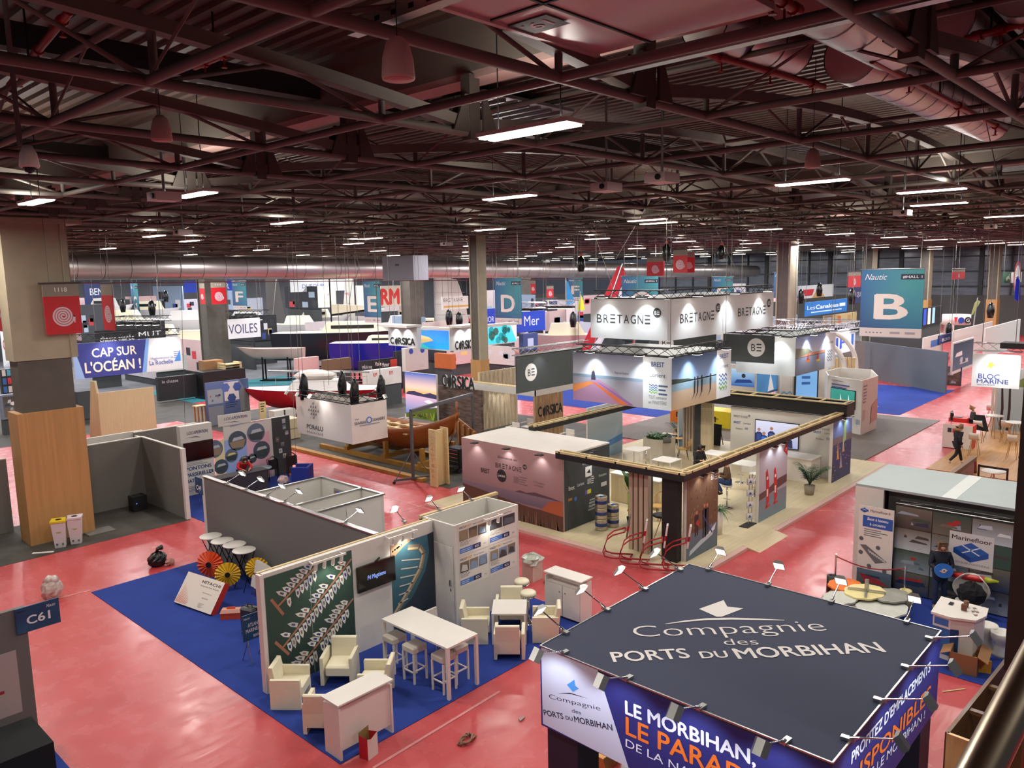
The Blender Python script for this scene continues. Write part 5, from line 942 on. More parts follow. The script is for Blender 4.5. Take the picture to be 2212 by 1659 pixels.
# ================================================================ pontoon stand beside the kiosk
GRYW = mat('strip_white', (196, 200, 198), .6, noise=.05)
ms = thing('pontoon_stand', 'white fabric-roofed stand wall with grey felt side', 'booth', (22, 4.5, 0))
bx('return_panel', (20.75, 6.35, 0), (20.85, 7.05, 2.62), WPL, ms); bx('felt_wall', (21.15, -1.5, 0), (21.25, 6.35, 2.55), GRY, ms); bx('side_panel', (20.85, 6.98, 0), (23.3, 7.05, 2.62), WPL, ms); bx('rear_wall', (23.3, -1.5, 0), (23.4, 7.05, 2.62), WPL, ms)
bx('fabric_roof', (20.75, -1.5, 2.62), (23.4, 7.05, 2.68), mat('roof_fabric', (160, 170, 170), .7, noise=.06, scale=2), ms)
for y in (4.7, 2.3): bx('roof_strip', (20.74, y, 2.68), (23.4, y+.32, 2.685), GRYW, ms)
def photo(m, g, x0, y0, x1, y1, z, k=4):
    cs = [(60, 80, 70), (90, 110, 130), (150, 160, 170), (46, 60, 84), (110, 104, 92), (190, 196, 202), (70, 66, 64)]
    m.grad(g, x0, y0, x1, y1, z, random.choice(cs), random.choice(cs)); w_, h = x1-x0, y1-y0
    for i in range(k): y = y0+h*random.uniform(.15, .7); a, b = sorted(random.uniform(.03, .97) for _ in 'ab'); m.poly(g, [(x0+w_*a, y), (x0+w_*b, y), (x0+w_*(b*.93+a*.07), y+h*random.uniform(.06, .2)), (x0+w_*(a*.8+b*.2), y+h*.14)], z+.001+.0005*i, random.choice(cs+[(180, 50, 50), (226, 226, 222)]))
def float_logo(m, g, x, y, w_):
    for P, c in (([(0, .3), (.5, .62), (1, .3), (.5, .0)], (44, 96, 170)), ([(0, .3), (.5, 0), (.5, -.2), (0, .1)], (30, 72, 140)), ([(.5, 0), (1, .3), (1, .1), (.5, -.2)], (36, 84, 156))): m.poly(g, [(x+w_*a, y+w_*b*.8) for a, b in P], .006, c)
    m.poly(g, [(x+w_*.23, y+w_*.36), (x+w_*.27, y+w_*.38), (x+w_*.77, y+w_*.12), (x+w_*.73, y+w_*.1)], .008, (220, 226, 236)); m.poly(g, [(x+w_*.23, y+w_*.12), (x+w_*.27, y+w_*.1), (x+w_*.77, y+w_*.36), (x+w_*.73, y+w_*.38)], .008, (220, 226, 236))
bd = thing('photo_backdrop', 'folding photo backdrop of harbour pictures with a blue float logo', 'display', (20.8, 4, 0)); g = rx(20.72, 6.03, 1.0, .05, 2.3); sheet(g, .02, 'banner', BLK, bd); m = MB()
for i in range(6):
    for j in range(4): photo(m, g, i*.86, j*.565, i*.86+.84, j*.565+.55, .003)
x0 = loc(g, (2050, 1180))[0]; m.rect(g, x0, 1.0, x0+.95, 1.85, .007, (214, 210, 206)); m.text(g, 'Marinefloor', x0+.48, 1.66, .11, .85, .009, (50, 50, 54), .01); m.text(g, 'MODULAR PONTOONS', x0+.48, 1.08, .05, .8, .009, (120, 120, 124)); q = MB(); float_logo(m, Fr(g.o+g.n*.004, g.u, g.v), x0+.1, 1.26, .75); m.build('photo_print', GL, bd)
m = MB(); 
for z in (2.32, 2.3): m.tube(g.p(0, z, -.25 if z > 2.31 else 0), g.p(g.W, z, -.25 if z > 2.31 else 0), .012)
for i in range(7): x = g.W*i/6; m.tube(g.p(x, 2.3, 0), g.p(x, 2.32, -.25), .012); i < 6 and m.tube(g.p(x, 2.3, 0), g.p(x+g.W/6, 2.32, -.25), .008)
m.build('folding_frame', ALU, bd)
ru = thing('roll_up_banner', 'white roll-up banner with blue title and grey float drawing', 'banner', (20.5, 6.4, 0)); g = rx(20.5, 6.85, 6.0, .1, 2.2); sheet(g, .01, 'banner', WHT, ru); bx('foot', (20.38, 5.95, 0), (20.6, 6.9, .1), ALU, ru); m = MB()
W_ = g.W; float_logo(m, g, .03, 1.95, .2); m.text(g, 'Marinefloor.fr', W_*.62, 1.96, .07, .5, .004, (50, 52, 60)); m.rect(g, .1, 1.55, W_-.02, 1.85, .004, (44, 88, 170)); m.text(g, 'Base à bateau', W_*.55, 1.74, .075, .5, .006, (240, 240, 244), .02).text(g, 'à coussins', W_*.55, 1.61, .075, .38, .006, (240, 240, 244), .02); lines(m, g, .14, W_-.12, 1.48, 4, .055, .02, (110, 110, 116), .004)
m.poly(g, [(.05, 1.05), (.2, 1.07), (W_-.12, .72), (.45, .62)], .005, (110, 108, 110))
for i in range(8): m.poly(g, [(.25+.055*i, .95-.028*i), (.28+.055*i, .96-.028*i), (.33+.055*i, .88-.028*i), (.3+.055*i, .87-.028*i)], .007, (200, 198, 196))
for x, y in ((.08, 1.22), (.5, 1.05), (.08, .85), (.3, .52), (.68, .46)): m.disc(g, x, y, .055, .006, (96, 96, 100), 16)
photo(m, g, 0, 0, W_, .42, .004, 3); m.poly(g, [(.05, .3), (.6, .18), (.8, .06), (.2, .08)], .009, (150, 40, 46)); m.build('banner_print', PR, ru)
for (px, py), lb in (((1803, 1276), 'chrome barrier post nearest the pink aisle'), ((1952, 1306), 'chrome barrier post beside the cloud-edged mats')):
    x, y, z = on_floor(px, py, .012); t = thing('barrier_post', lb, 'post', (x, y, z), 0, 'barrier posts'); MB().tube((x, y, z), (x, y, 1.0), .022, n=10).build('pole', CHR, t); MB().lathe([(0, 0), (.15, 0), (.15, .02), (.03, .05), (0, .05)], (x, y, z), 18).build('base', CHR, t)
p, q = V(on_floor(1803, 1276)), V(on_floor(1952, 1306))
for z, n in ((.93, 'upper'), (.4, 'lower')): tag(MB().path([p*(1-k/8)+q*(k/8)+Z*(z-.16*math.sin(math.pi*k/8)) for k in range(9)], .016).build('barrier_rope', mat('red_rope', (150, 24, 36), .7, noise=.2)), 'dark red %s rope sagging between the two chrome posts' % n, 'rope')
def cloud(px, py, r_, z, m, lb):
    q = at(px, py, z); P = []
    for i in range(36): a = i*2*math.pi/36; k = r_*(1+.09*abs(math.sin(a*4.5+px))); P.append((k*math.cos(a), k*.8*math.sin(a)))
    tag(MB().prism(Fr(q-Z*.04, (1, -.3, 0), (.3, 1, 0)), P, 0, .04).build('scalloped_mat', m), lb, 'mat')
FO, FY, FG, FW = mat('foam_orange', (230, 116, 40), .7, noise=.12, scale=5), mat('foam_yellow', (226, 212, 150), .7, noise=.12, scale=5), mat('foam_grey', (150, 150, 140), .7, noise=.2, scale=5), mat('foam_pale', (196, 198, 188), .7, noise=.15, scale=5)
cloud(1825, 1262, .42, .52, FO, 'orange scalloped foam mat on the pile behind the kiosk'); cloud(1868, 1277, .5, .54, FY, 'pale yellow scalloped foam mat under a metal star foot'); cloud(1925, 1285, .45, .53, FG, 'grey scalloped foam mat beside the chrome barrier post'); cloud(1815, 1290, .42, .5, FW, 'pale grey scalloped foam mat with a lamp head above it'); cloud(1905, 1312, .6, .44, FW, 'large pale scalloped mat folded at the front of the pile')
q = at(1872, 1276, .56); sf = thing('star_foot', 'metal four-arm table foot lying on the yellow mat', 'table base', q); MB().tube(q, q+Z*.28, .05, n=12).build('stub_pole', ALU, sf); m = MB()
for a in (.3, 1.9, 3.4, 5): m.bar(q+Z*.02, q+V((math.cos(a)*.42, math.sin(a)*.42, .02)), .05, .03)
m.build('arms', ALU, sf); q = at(1870, 1300, .3); bx('mat_crate', (q.x-.75, q.y-.7, .012), (q.x+.75, q.y+.8, .42), mat('crate_grey', (140, 138, 130), .7, noise=.15)); o = bpy.data.objects['mat_crate']; tag(o, 'low grey crate holding up the pile of scalloped mats', 'crate')
for (px, py), mm, lb in (((1797, 1262), BLK, 'dark roll of mat standing by the orange mat'), ((1955, 1295), FY, 'cream roll of mat standing beside the blue carpet')):
    q = V(on_floor(px, py+15, .012)); t = thing('mat_roll', lb, 'roll', q); MB().lathe([(.08, 0), (.14, 0), (.14, .42), (.08, .42), (.08, .0)], q, 18).build('roll_body', mm, t)
person('person in a dark navy fleece and jeans holding a round blue disc', on_floor(2027, 1312, .012), math.radians(205), dict(hed=(.08, 0, 1.575), eL=(.06, .24, 1.1), eR=(.06, -.24, 1.1), hL=(.27, .1, 1.08), hR=(.28, -.1, 1.06), aR=(.12, -.12, .08), tR=(.28, -.14, .04), kR=(.1, -.11, .5)), (24, 28, 44), (36, 46, 80), (170, 150, 130), (120, 88, 58), 0, 1, True, .99)
q = V(on_floor(2027, 1312)); a = math.radians(205); f = V((math.cos(a), math.sin(a), 0)); dk = thing('blue_disc', 'round blue disc with white hub held by the person in navy', 'disc', q+f*.32+Z*1.08); g = Fr(q+f*.33+Z*1.06, (f.cross(Z))*-1, (0, 0, 1)); g.n = (f+Z*.3).normalized(); MB().prism(g, [(.2*math.cos(i*.2618), .18*math.sin(i*.2618)) for i in range(24)], -.04, .04).build('disc_body', mat('disc_blue', (60, 130, 220), .4, noise=.05), dk); MB().disc(g, 0, 0, .055, .046, (230, 226, 224)).disc(g, 0, 0, .018, .05, (40, 30, 30)).build('hub', PR, dk)
rk = thing('kayak', 'long red and yellow kayak standing low in front of the photo backdrop', 'kayak', (20.4, 3.3, .5)); q0, q1 = onX(2040, 1238, 20.5), onX(2158, 1258, 20.5); MB().path([q0, q0*.7+q1*.3, q0*.3+q1*.7, q1], [.02, .075, .08, .02], 10).build('hull', mat('kayak_red', (196, 40, 36), .35, noise=.1), rk); MB().path([q0*.25+q1*.75, q1], [.085, .03], 10).build('bow_cover', mat('kayak_lime', (196, 200, 60), .4, noise=.5, scale=9), rk)
wc = thing('info_counter', 'white curved counter with a blue printed side, cups and papers on it', 'counter', (18.2, 3.7, .012)); q = at(2068, 1315, 1.0); g = Fr((q.x, q.y, .012), (1, 0, 0), (0, 1, 0)); P = [(-.45, .35), (-.5, .0), (-.35, -.4), (0, -.5), (.4, -.45), (.45, .4)]; MB().prism(Fr((q.x, q.y, .012), (1, 0, 0), (0, 1, 0)), P[::1], 0, .95).build('body', WHT, wc); MB().prism(Fr((q.x, q.y, .95), (1, 0, 0), (0, 1, 0)), [(a*1.1, b*1.1) for a, b in P], 0, .05).build('top', WHT, wc)
a, b = V((q.x-.45, q.y+.35, .1)), V((q.x-.5, q.y, .1)); g = Fr(a, b-a, Z, (b-a).length, .85); MB().rect(g, 0, .02, g.W, .6, .004, (50, 96, 160)).rect(g, .03, .65, g.W-.04, .8, .004, (60, 110, 180)).build('side_print', PR, wc); a, b = V((q.x-.5, q.y, .1)), V((q.x-.35, q.y-.4, .1)); g = Fr(a, b-a, Z, (b-a).length, .85); MB().rect(g, 0, .1, .16, .62, .004, (30, 70, 120)).build('side_print', PR, wc)
q.z = 1.0; tag(MB().lathe([(0, 0), (.045, 0), (.055, .13), (.05, .13), (.0, .02)], q+V((.2, -.12, .012)), 14).build('paper_cup', mat('kraft_cup', (120, 90, 60), .7, noise=.2)), 'brown paper cup on the white curved counter', 'cup')
tag(MB().box((q.x-.05, q.y-.18, 1.012), (q.x+.02, q.y-.08, 1.14)).build('card_holder', mat('card_brown', (120, 70, 50), .5, noise=.3)), 'small brown upright card box on the white curved counter', 'box'); tag(MB().box((q.x+.1, q.y+.12, 1.012), (q.x+.25, q.y+.2, 1.022)).build('phone', BLK), 'black phone lying on the white curved counter', 'phone')
for i in range(6): tag(MB().prism(Fr((q.x-.15+.07*i, q.y-.4+.03*(i % 3), 1.012+.001*i), (1, .2*i, 0), (-.2*i, 1, 0)), [(0, 0), (.09, 0), (.09, .06), (0, .06)], 0, .001+.001).build('leaflet', [PINK, WHT, GRY][i % 3]), 'small leaflet scattered on the white curved counter edge', 'leaflet', 'leaflets on the curved counter')
eg = thing('egg_chair', 'white egg-shaped chair with a black coat over it', 'chair', on_floor(2090, 1335, .012)); q = V(on_floor(2090, 1335, .012)); m = MB(); P = []
for i in range(9):
    for j in range(11): a = -1.35+2.7*j/10; t_ = i/8; w_ = .34*math.sin(.5+t_*2.2)/.9; P.append(q+V((.12+.34*math.cos(a)*.7, w_*math.sin(a)*1.1, .35+t_*.65)))
m.add(P, [[i*11+j, i*11+j+1, (i+1)*11+j+1, (i+1)*11+j] for i in range(8) for j in range(10)], None, True); m.build('shell', WPL, eg).modifiers.new('s', 'SOLIDIFY').thickness = .02; MB().lathe([(0, 0), (.25, 0), (.25, .02), (.04, .05), (.04, .35), (.26, .37), (.28, .42), (0, .44)], q, 18).build('pedestal', WPL, eg)
tag(MB().ball(q+V((-.02, -.05, .62)), .24, .3, .28, 14, 9, jit=.12).build('coat', mat('black_coat', (14, 14, 18), .85, noise=.3, scale=20)), 'black padded coat thrown over the white egg chair', 'coat')
def bubble(px, py, lb):
    q = V(on_floor(px, py, .012)); tag(MB().lathe([(0, 0), (.18, 0), (.17, .05), (.12, .2), (.13, .27), (.2, .36), (.22, .5), (.2, .53), (.17, .5), (0, .46)], q, 20).build('hourglass_stool', WPL), lb, 'stool', 'white hourglass stools')
bubble(2130, 1398, 'white hourglass plastic stool by the curved counter'); bubble(2162, 1415, 'white hourglass plastic stool half hidden by the dark post')
def carton(name, lb, px, py, sx, sy, h, rz, m, z=.012):
    q = V(on_floor(px, py, z)); t = thing(name, lb, 'box', q, rz); ORG[t.name] = V((0, 0, 0)); a = .01
    MB().box((-sx/2, -sy/2, 0), (sx/2, -sy/2+a, h)).box((-sx/2, sy/2-a, 0), (sx/2, sy/2, h)).box((-sx/2, -sy/2, 0), (-sx/2+a, sy/2, h)).box((sx/2-a, -sy/2, 0), (sx/2, sy/2, h)).box((-sx/2, -sy/2, 0), (sx/2, sy/2, .01)).build('body', m, t)
    for s_ in (-1, 1): MB().prism(Fr((0, s_*sy/2, h), (1, 0, 0), (0, s_, -.5)), [(-sx/2, 0), (sx/2, 0), (sx/2, sy*.4), (-sx/2, sy*.4)], -.004, .004).build('flap', m, t)
CARD = mat('brown_cardboard', (150, 108, 70), .8, noise=.1, scale=4); carton('cardboard_box', 'open brown cardboard box on the carpet by the kiosk', 2085, 1440, .75, .5, .42, .1, CARD)
q = V(on_floor(2122, 1452, .012)); tag(MB().prism(Fr(q, (.4, -1, 0), Z), [(-.15, 0), (.15, 0), (.15, .26), (-.15, .3)], -.03, .03).build('yellow_envelope', mat('envelope', (222, 160, 40), .6, noise=.1)), 'yellow padded envelope leaning against the cardboard box', 'envelope')
q = V(on_floor(2060, 1492)); tag(MB().bar(q+V((-.2, .15, .01)), q+V((.2, -.15, .01)), .03, .01).build('wood_strip', PINE), 'thin pale wood strip lying on the red floor', 'strip')
# ================================================================ bookish red counters, tall panels and hanging glowing sign
def pedestal(name, lb, x0, y0, x1, y1, h, m, m2=None):
    t = thing(name, lb, 'counter', ((x0+x1)/2, (y0+y1)/2, .03)); bx('body', (x0, y0, .03), (x1, y1, h), m, t); 
    if m2: bx('front_panel', (x0-.03, y0, .03), (x0, y1, h), m2, t)
    return t
RED_L = mat('red_laminate', (206, 44, 38), .45, noise=.05); pedestal('red_counter', 'tall red counter with a laptop and a seated person', 40.8, 9.0, 41.5, 9.75, 1.15, RED_L); q = pedestal('red_counter', 'red counter with a white front carrying two small logos', 39.3, 8.4, 40.0, 9.6, 1.1, RED_L, WHT); g = rx(39.26, 9.6, 8.4, .03, 1.1)
MB().rect(g, .2, .72, .36, .92, .004, (60, 60, 66)).rect(g, .4, .72, .56, .92, .004, (206, 60, 70)).text(g, 'F F', .28, .76, .09, .1, .006, (226, 226, 226)).text(g, 'd', .48, .76, .1, .07, .006, (240, 226, 226)); lines(MB(), g, .6, .85, .88, 2, .06, .02, (200, 80, 80)); m = MB(); m.rect(g, .2, .72, .36, .92, .004, (60, 60, 66)).rect(g, .4, .72, .56, .92, .004, (206, 60, 70)); lines(m, g, .6, .85, .88, 3, .06, .02, (200, 80, 80)); m.build('logo_print', PR, q)
lp = thing('laptop', 'open black laptop on the tall red counter', 'laptop', (41.1, 9.5, 1.15)); MB().box((40.95, 9.25, 1.15), (41.3, 9.6, 1.17)).build('keyboard', BLK, lp); MB().prism(Fr((40.95, 9.65, 1.17), (1, 0, 0), (0, .3, 1)), [(0, 0), (.36, 0), (.36, .26), (0, .26)], -.01, .01).build('screen', BLK, lp)
mo = thing('monitor', 'black monitor on a silver stand on the red counter', 'monitor', (39.8, 9.4, 1.1)); MB().prism(Fr((39.75, 9.45, 1.25), (.3, -1, 0), Z), [(0, 0), (.1, 0), (.1, .36), (0, .36)], -.02, .3).build('screen', BLK, mo); MB().tube((39.8, 9.4, 1.1), (39.8, 9.4, 1.4), .02).build('stand', ALU, mo)
person('person in a dark grey jacket sitting at the tall red counter', (41.55, 8.85, .87), math.radians(115), dict(SIT), (58, 58, 60), (30, 32, 44), (26, 26, 28), (176, 140, 100), 0, 1)
person('person striding past in a long black coat with a fur hood', on_floor(2066, 1004), IMR+.2, dict(kL=(.2, .1, .52), aL=(.3, .1, .1), tL=(.44, .1, .05), kR=(-.12, -.09, .47), aR=(-.42, -.1, .2), tR=(-.36, -.1, .1), eL=(.05, .24, 1.12), hL=(.26, .2, 1.08), eR=(-.1, -.24, 1.1), hR=(.0, -.24, .86), hed=(.06, 0, 1.58)), (20, 22, 32), (18, 18, 24), (200, 180, 170), (130, 100, 72), 0, 1)
q = V(on_floor(2066, 1004)); tag(MB().ball(q+V((.0, .02, 1.5)), .17, .17, .07, 14, 8, jit=.12).build('fur_hood', mat('fur', (170, 130, 96), .9, noise=.4, scale=30)), 'tan fur hood trim on the black striding coat', 'hood')
def bar_table(px, py, h, lb, z=.03, leg=OAK):
    q = V(on_floor(px, py, z)); t = thing('bar_table', lb, 'table', q, 0, 'round bar tables with timber legs'); MB().lathe([(0, h-.03), (.4, h-.03), (.4, h), (0, h)], q, 26).build('tabletop', WHT, t)
    for i in range(4): a = i*1.571+.4; MB().tube(q+V((.1*math.cos(a), .1*math.sin(a), h-.03)), q+V((.36*math.cos(a), .36*math.sin(a), 0)), .018, n=6).build('leg', leg, t)
bar_table(2145, 945, 1.08, 'round white bar table with timber legs by the tree panel'); bar_table(2190, 960, 1.05, 'round white bar table with timber legs cut by the dark post')
def shell_chair(px, py, h, lb, rz=0, z=.03):
    q = V(on_floor(px, py, z)); t = thing('shell_chair', lb, 'chair', q, rz, 'white shell chairs with timber legs'); ORG[t.name] = V((0, 0, 0)); m = MB(); P = []
    for i in range(6):
        for j in range(7): a = -1.2+2.4*j/6; u = i/5; P.append((-.2+.38*(1-u)*(1-u)-.06*u, .23*math.sin(a)*(1-.15*u), h+.03*(1-math.cos(a))+u*u*.36))
    m.add(P, [[i*7+j, i*7+j+1, (i+1)*7+j+1, (i+1)*7+j] for i in range(5) for j in range(6)], None, True).build('shell', WHT, t).modifiers.new('s', 'SOLIDIFY').thickness = .02
    for a in (-1, 1):
        for b in (-1, 1): MB().tube((a*.1, b*.1, h), (a*.2, b*.2, 0), .014, n=6).build('leg', OAK, t)
shell_chair(2112, 955, .7, 'white shell bar chair behind the red counter'); shell_chair(2103, 985, .7, 'white shell bar chair at the red counter side towards the aisle'); shell_chair(2140, 905, .45, 'white shell chair at the rear by the white post'); shell_chair(2172, 955, .7, 'white shell bar chair before the tree panel'); shell_chair(2186, 990, .7, 'white shell bar chair cut by the dark post')
q = V(on_floor(2114, 957)); tag(MB().prism(Fr((q.x, q.y-.05, .85), (.7, -.7, 0), (.2, .2, 1)), [(-.25, -.2), (.3, -.3), (.2, .45), (-.2, .5)], -.06, .06).build('draped_coat', MT['black_coat']), 'black coat draped over a white bar chair back', 'coat')
tp = thing('tree_panel', 'pale panel printed with dark umbrella pine trees', 'panel', (44.5, 8, .03)); X = 44.5; g = fx(X, (2150, 842), (2200, 948)); g = rx(X, g.o.y, g.o.y-1.6, .03, 3.2); sheet(g, .06, 'panel_core', WHT, tp); m = MB().grad(g, .1, .1, g.W, g.H, .003, (170, 200, 214), (214, 226, 230))
for x, l in ((.25, 0), (.55, .1), (1.15, .3)): m.poly(g, [(x, .1), (x+.12, .1), (x+.16, 1.2), (x+.08+l*.3, 2.3), (x+l*.3, 2.3), (x+.05, 1.2)], .005, (60, 44, 46)); m.poly(g, [(x-.3, 2.3), (x+.5, 2.3), (x+.4, 2.6), (x, 2.75), (x-.25, 2.55)], .006, (130, 150, 90))
m.build('tree_print', PR, tp); bx('white_post', (44.4, g.o.y+.02, .03), (44.5, g.o.y+.12, 3.2), WHT, tp)
X = 40.5; bs = thing('hanging_sign', 'bright white hanging sign with orange star and blue lettering over bar tables', 'sign', onX(2150, 790, X)); g = fx(X, (2102, 765), (2200, 842)); zt = onX(2102, 763, X).z; zb = onX(2102, 834, X).z; g = rx(X, g.o.y, onX(2204, 800, X).y, zb, zt); sheet(g, .08, 'panel', SW, bs); m = MB(); tpx(m, g, 'BLOC', (2113, 817), (2159, 820), (2114, 806), (50, 70, 150), .01); tpx(m, g, 'MARINE', (2110, 827), (2178, 830), (2111, 818), (50, 70, 150), .01); tpx(m, g, 'Votre livre de bord', (2110, 832), (2148, 833), (2110, 828), (90, 110, 150)); m.poly(g, pp(g, [(2130, 795), (2136, 788), (2134, 782), (2139, 784), (2145, 780), (2145, 786), (2150, 790), (2143, 792), (2140, 797), (2137, 792)])[::-1], .006, (240, 180, 60)); m.build('front_print', PR, bs)
q = MB(); truss(q, g.p(0, g.H+.3, -.2), g.p(g.W, g.H+.3, -.2), .18); q.build('truss', TRA, bs); q = MB().tube(g.p(.3, g.H+.3, -.2), g.p(.3, 11.95-zb, -.2), .015, n=4).tube(g.p(1.6, g.H+.3, -.2), g.p(1.6, 11.95-zb, -.2), .015, n=4); q.build('hanging_rope', ROPE, bs)
MB().slab(g, 1.1, g.H+.3, 2.2, g.H+.55, -.6, .3).build('lamp_head', BLK, bs); lamp('SPOT', 'sign_spot', g.p(1.2, g.H+.3, .9), 300, (.95, 1, 1), (.05, .05), V((.6, 0, -1)), 110, .8)
fr_ = thing('low_beam_fence', 'brown framed low fence in front of the red counters', 'fence', (32, 7, 0)); m = MB().bar(at(2050, 1030, .9), at(2105, 990, .9), .16, .16).bar(at(2105, 990, .9), V(on_floor(2106, 1020)), .14).bar(at(2050, 1030, .9), at(2200, 1045, .9), .16, .1); m.build('rail', mat('taupe_beam', (130, 100, 76), .6, noise=.1, scale=3), fr_); a, b = at(2050, 1032, .85), at(2105, 993, .85); MB().face([a, b, V((b.x, b.y, .1)), V((a.x, a.y, .1))]).build('panel', PINK, fr_)
bb = thing('belt_barrier', 'black belt barrier around the white round table', 'barrier', on_floor(2145, 1030)); a, b = at(2115, 1003, .95), at(2177, 1012, .95)
for q in (a, b): MB().tube(q, V((q.x, q.y, 0)), .035, n=10).build('pole', BLK, bb)
MB().bar(a-Z*.05, b-Z*.05, .01, .08).build('belt', BLK, bb); q = at(2146, 1017, .75); bistro((q.x, q.y, 0), 'round white table inside the black belt barrier', .75, .4, WHT)
# octagon kiosk, arches, grey wall
ok_ = thing('octagon_kiosk', 'white open-topped faceted kiosk with green regatta screen', 'kiosk', (39.5, 14.6, .03)); 
A, B_, C_, D_ = at(1790, 811, 2.75), at(1864, 822, 2.75), at(1896, 812, 2.75), at(1882, 798, 2.75); E_, F_ = at(1815, 794, 2.75), at(1784, 802, 2.75); L_ = [F_, A, B_, C_, D_, E_]
for i, (p, q) in enumerate(zip(L_, L_[1:]+L_[:1])):
    mm = WHT if i != 2 else mat('blush_panel', (206, 176, 166), .6, noise=.1); MB().bar(V((p.x, p.y, 1.39)), V((q.x, q.y, 1.39)), .06, 2.72).build('panel', mm, ok_)
d = (B_-A); d.z = 0; g = Fr(V((A.x, A.y, .03))-V((d.y, -d.x, 0)).normalized()*-.04, d, Z, d.length, 2.72); m = MB(); W_ = g.W
m.text(g, 'le grand départ', W_*.3, 2.5, .08, W_*.35, .006, (70, 80, 120)); lines(m, g, W_*.12, W_*.75, 2.3, 2, .14, .06, (80, 100, 170), .006); waves(m, g, W_*.86, .7, W_*.12, [(110, 150, 190)]*4); m.build('panel_print', PR, ok_)
tv = thing('television', 'wall screen showing two sails on green water on the faceted kiosk', 'television', g.p(W_/2, 1.6)); g2 = Fr(g.p(W_*.12, 1.2, .05), g.u, Z, W_*.72, .95); sheet(g2, .04, 'screen', BLK, tv); m = MB().grad(g2, .03, .03, g2.W-.03, .92, .004, (40, 130, 120), (50, 150, 136))
for x in (.4, .72): m.poly(g2, [(g2.W*x, .3), (g2.W*x+.12, .3), (g2.W*x+.03, .72)], .006, (226, 230, 230)); m.rect(g2, g2.W*x-.15, .26, g2.W*x+.25, .3, .006, (200, 226, 220))
m.build('screen_picture', SCR, tv)
d = (C_-B_); d.z = 0; g = Fr(V((B_.x, B_.y, .03))+V((d.y, -d.x, 0)).normalized()*.05, d, Z, d.length, 2.72); m = MB(); lines(m, g, .06, .55, 2.4, 6, .16, .05, (120, 100, 130), .006); lines(m, g, .06, .5, 1.2, 8, .07, .03, (190, 150, 140), .006); m.poly(g, [(g.W*.55, .4), (g.W, .5), (g.W, 1.6), (g.W*.6, 1.3)], .006, (190, 130, 120)); m.build('panel_print', PR, ok_)
ar = thing('arched_stand', 'white stand with tall round arches and lit screen', 'booth', (46, 20, 0)); ARW = WHT
for k, (px, wd, dd) in enumerate(((1765, 2.3, 47), (1752, 1.9, 45))):
    o = deep(px, 850, dd); o.z = 0; u_ = rt.copy(); u_.z = 0; g = Fr(o, u_, Z); P = []
    for i in range(17): a = math.pi*i/16; P.append(g.p(wd*math.cos(a), 2.3+wd*1.0*math.sin(a)))
    MB().path([g.p(wd, 0)]+P+[g.p(-wd, 0)], .14, 8).build('arch', ARW, ar)
o = deep(1735, 850, 46); o.z = 0; g = Fr(o, u_, Z); MB().slab(g, -1.6, 0, 1.5, 2.6, -.4, -.2).build('rear_wall', WHT, ar); MB().slab(g, -.5, .5, .9, 2.5, -.15, -.05).build('screen', BLK, ar); MB().rect(g, -.42, .58, .82, 2.42, -.04, (110, 160, 210)).rect(g, -.1, 1.8, .4, 1.95, -.03, (40, 80, 140)).rect(g, -.1, 1.45, .4, 1.6, -.03, (40, 80, 140)).build('screen_picture', SCR, ar)
m = MB(); waves(m, g, -1.5, .9, .9, [(90, 150, 190)]*5, -.15); m.build('wave_print', PR, ar)
m = MB()
for i in range(6): m.slab(g, 1.6+.25*i, 0, 1.75+.25*i, 3.0, -.1, .05)
m.build('slat_screen', PINE, ar)
def big(name, lb, cat, px0, px1, yt, yb, d, m, paint=None, face='x', pm=PR, t_=.1, grp=None):
    c = deep((px0+px1)/2, yb, d); g = fx(c.x, (px0, yt), (px1, yb)) if face == 'x' else fy(c.y, (px0, yt), (px1, yb)); g.o.z = onX((px0+px1)/2, yb, c.x).z if face == 'x' else onY((px0+px1)/2, yb, c.y).z; zt = (onX((px0+px1)/2, yt, c.x) if face == 'x' else onY((px0+px1)/2, yt, c.y)).z; g.H = zt-g.o.z
    t = thing(name, lb, cat, g.p(g.W/2, 0), 0, grp); sheet(g, t_, 'panel', m, t)
    if paint: q = MB(); paint(q, g); q.build('front_print', pm, t)
    return t, g
BSK = mat('sky_panel', (70, 150, 214), .5, noise=.15, scale=1)
def boatpic(m, g): lines(m, g, g.W*.1, g.W*.9, g.H*.85, 3, g.H*.08, g.H*.03, (220, 230, 240)); m.poly(g, [(g.W*.5, g.H*.05), (g.W*.75, g.H*.08), (g.W*.6, g.H*.6)], .004, (236, 238, 240)); m.rect(g, 0, 0, g.W, g.H*.06, .003, (30, 70, 130))
big('picture_wall', 'sky blue stand wall printed with a white sail beside the arches', 'wall', 1632, 1684, 778, 850, 44, BSK, boatpic, 'y')
def seatv(m, g): m.grad(g, g.W*.1, g.H*.25, g.W*.95, g.H*.85, .004, (40, 90, 160), (150, 190, 220)).poly(g, [(g.W*.2, g.H*.35), (g.W*.9, g.H*.4), (g.W*.8, g.H*.5), (g.W*.3, g.H*.48)], .006, (30, 60, 120)).disc(g, g.W*.55, g.H*.62, .12, .006, (40, 40, 50), 10)
big('screen_wall', 'pale stand wall with a blue sea screen beside the sky blue wall', 'wall', 1575, 1632, 788, 850, 43, WPL, seatv, 'x', SCR)
gwl = thing('partition_wall', 'wide blank blue-grey partition over the distant blue carpet', 'wall', (53, 17, 0)); BG = mat('blue_grey_felt', (98, 106, 112), .9, noise=.06, scale=20)
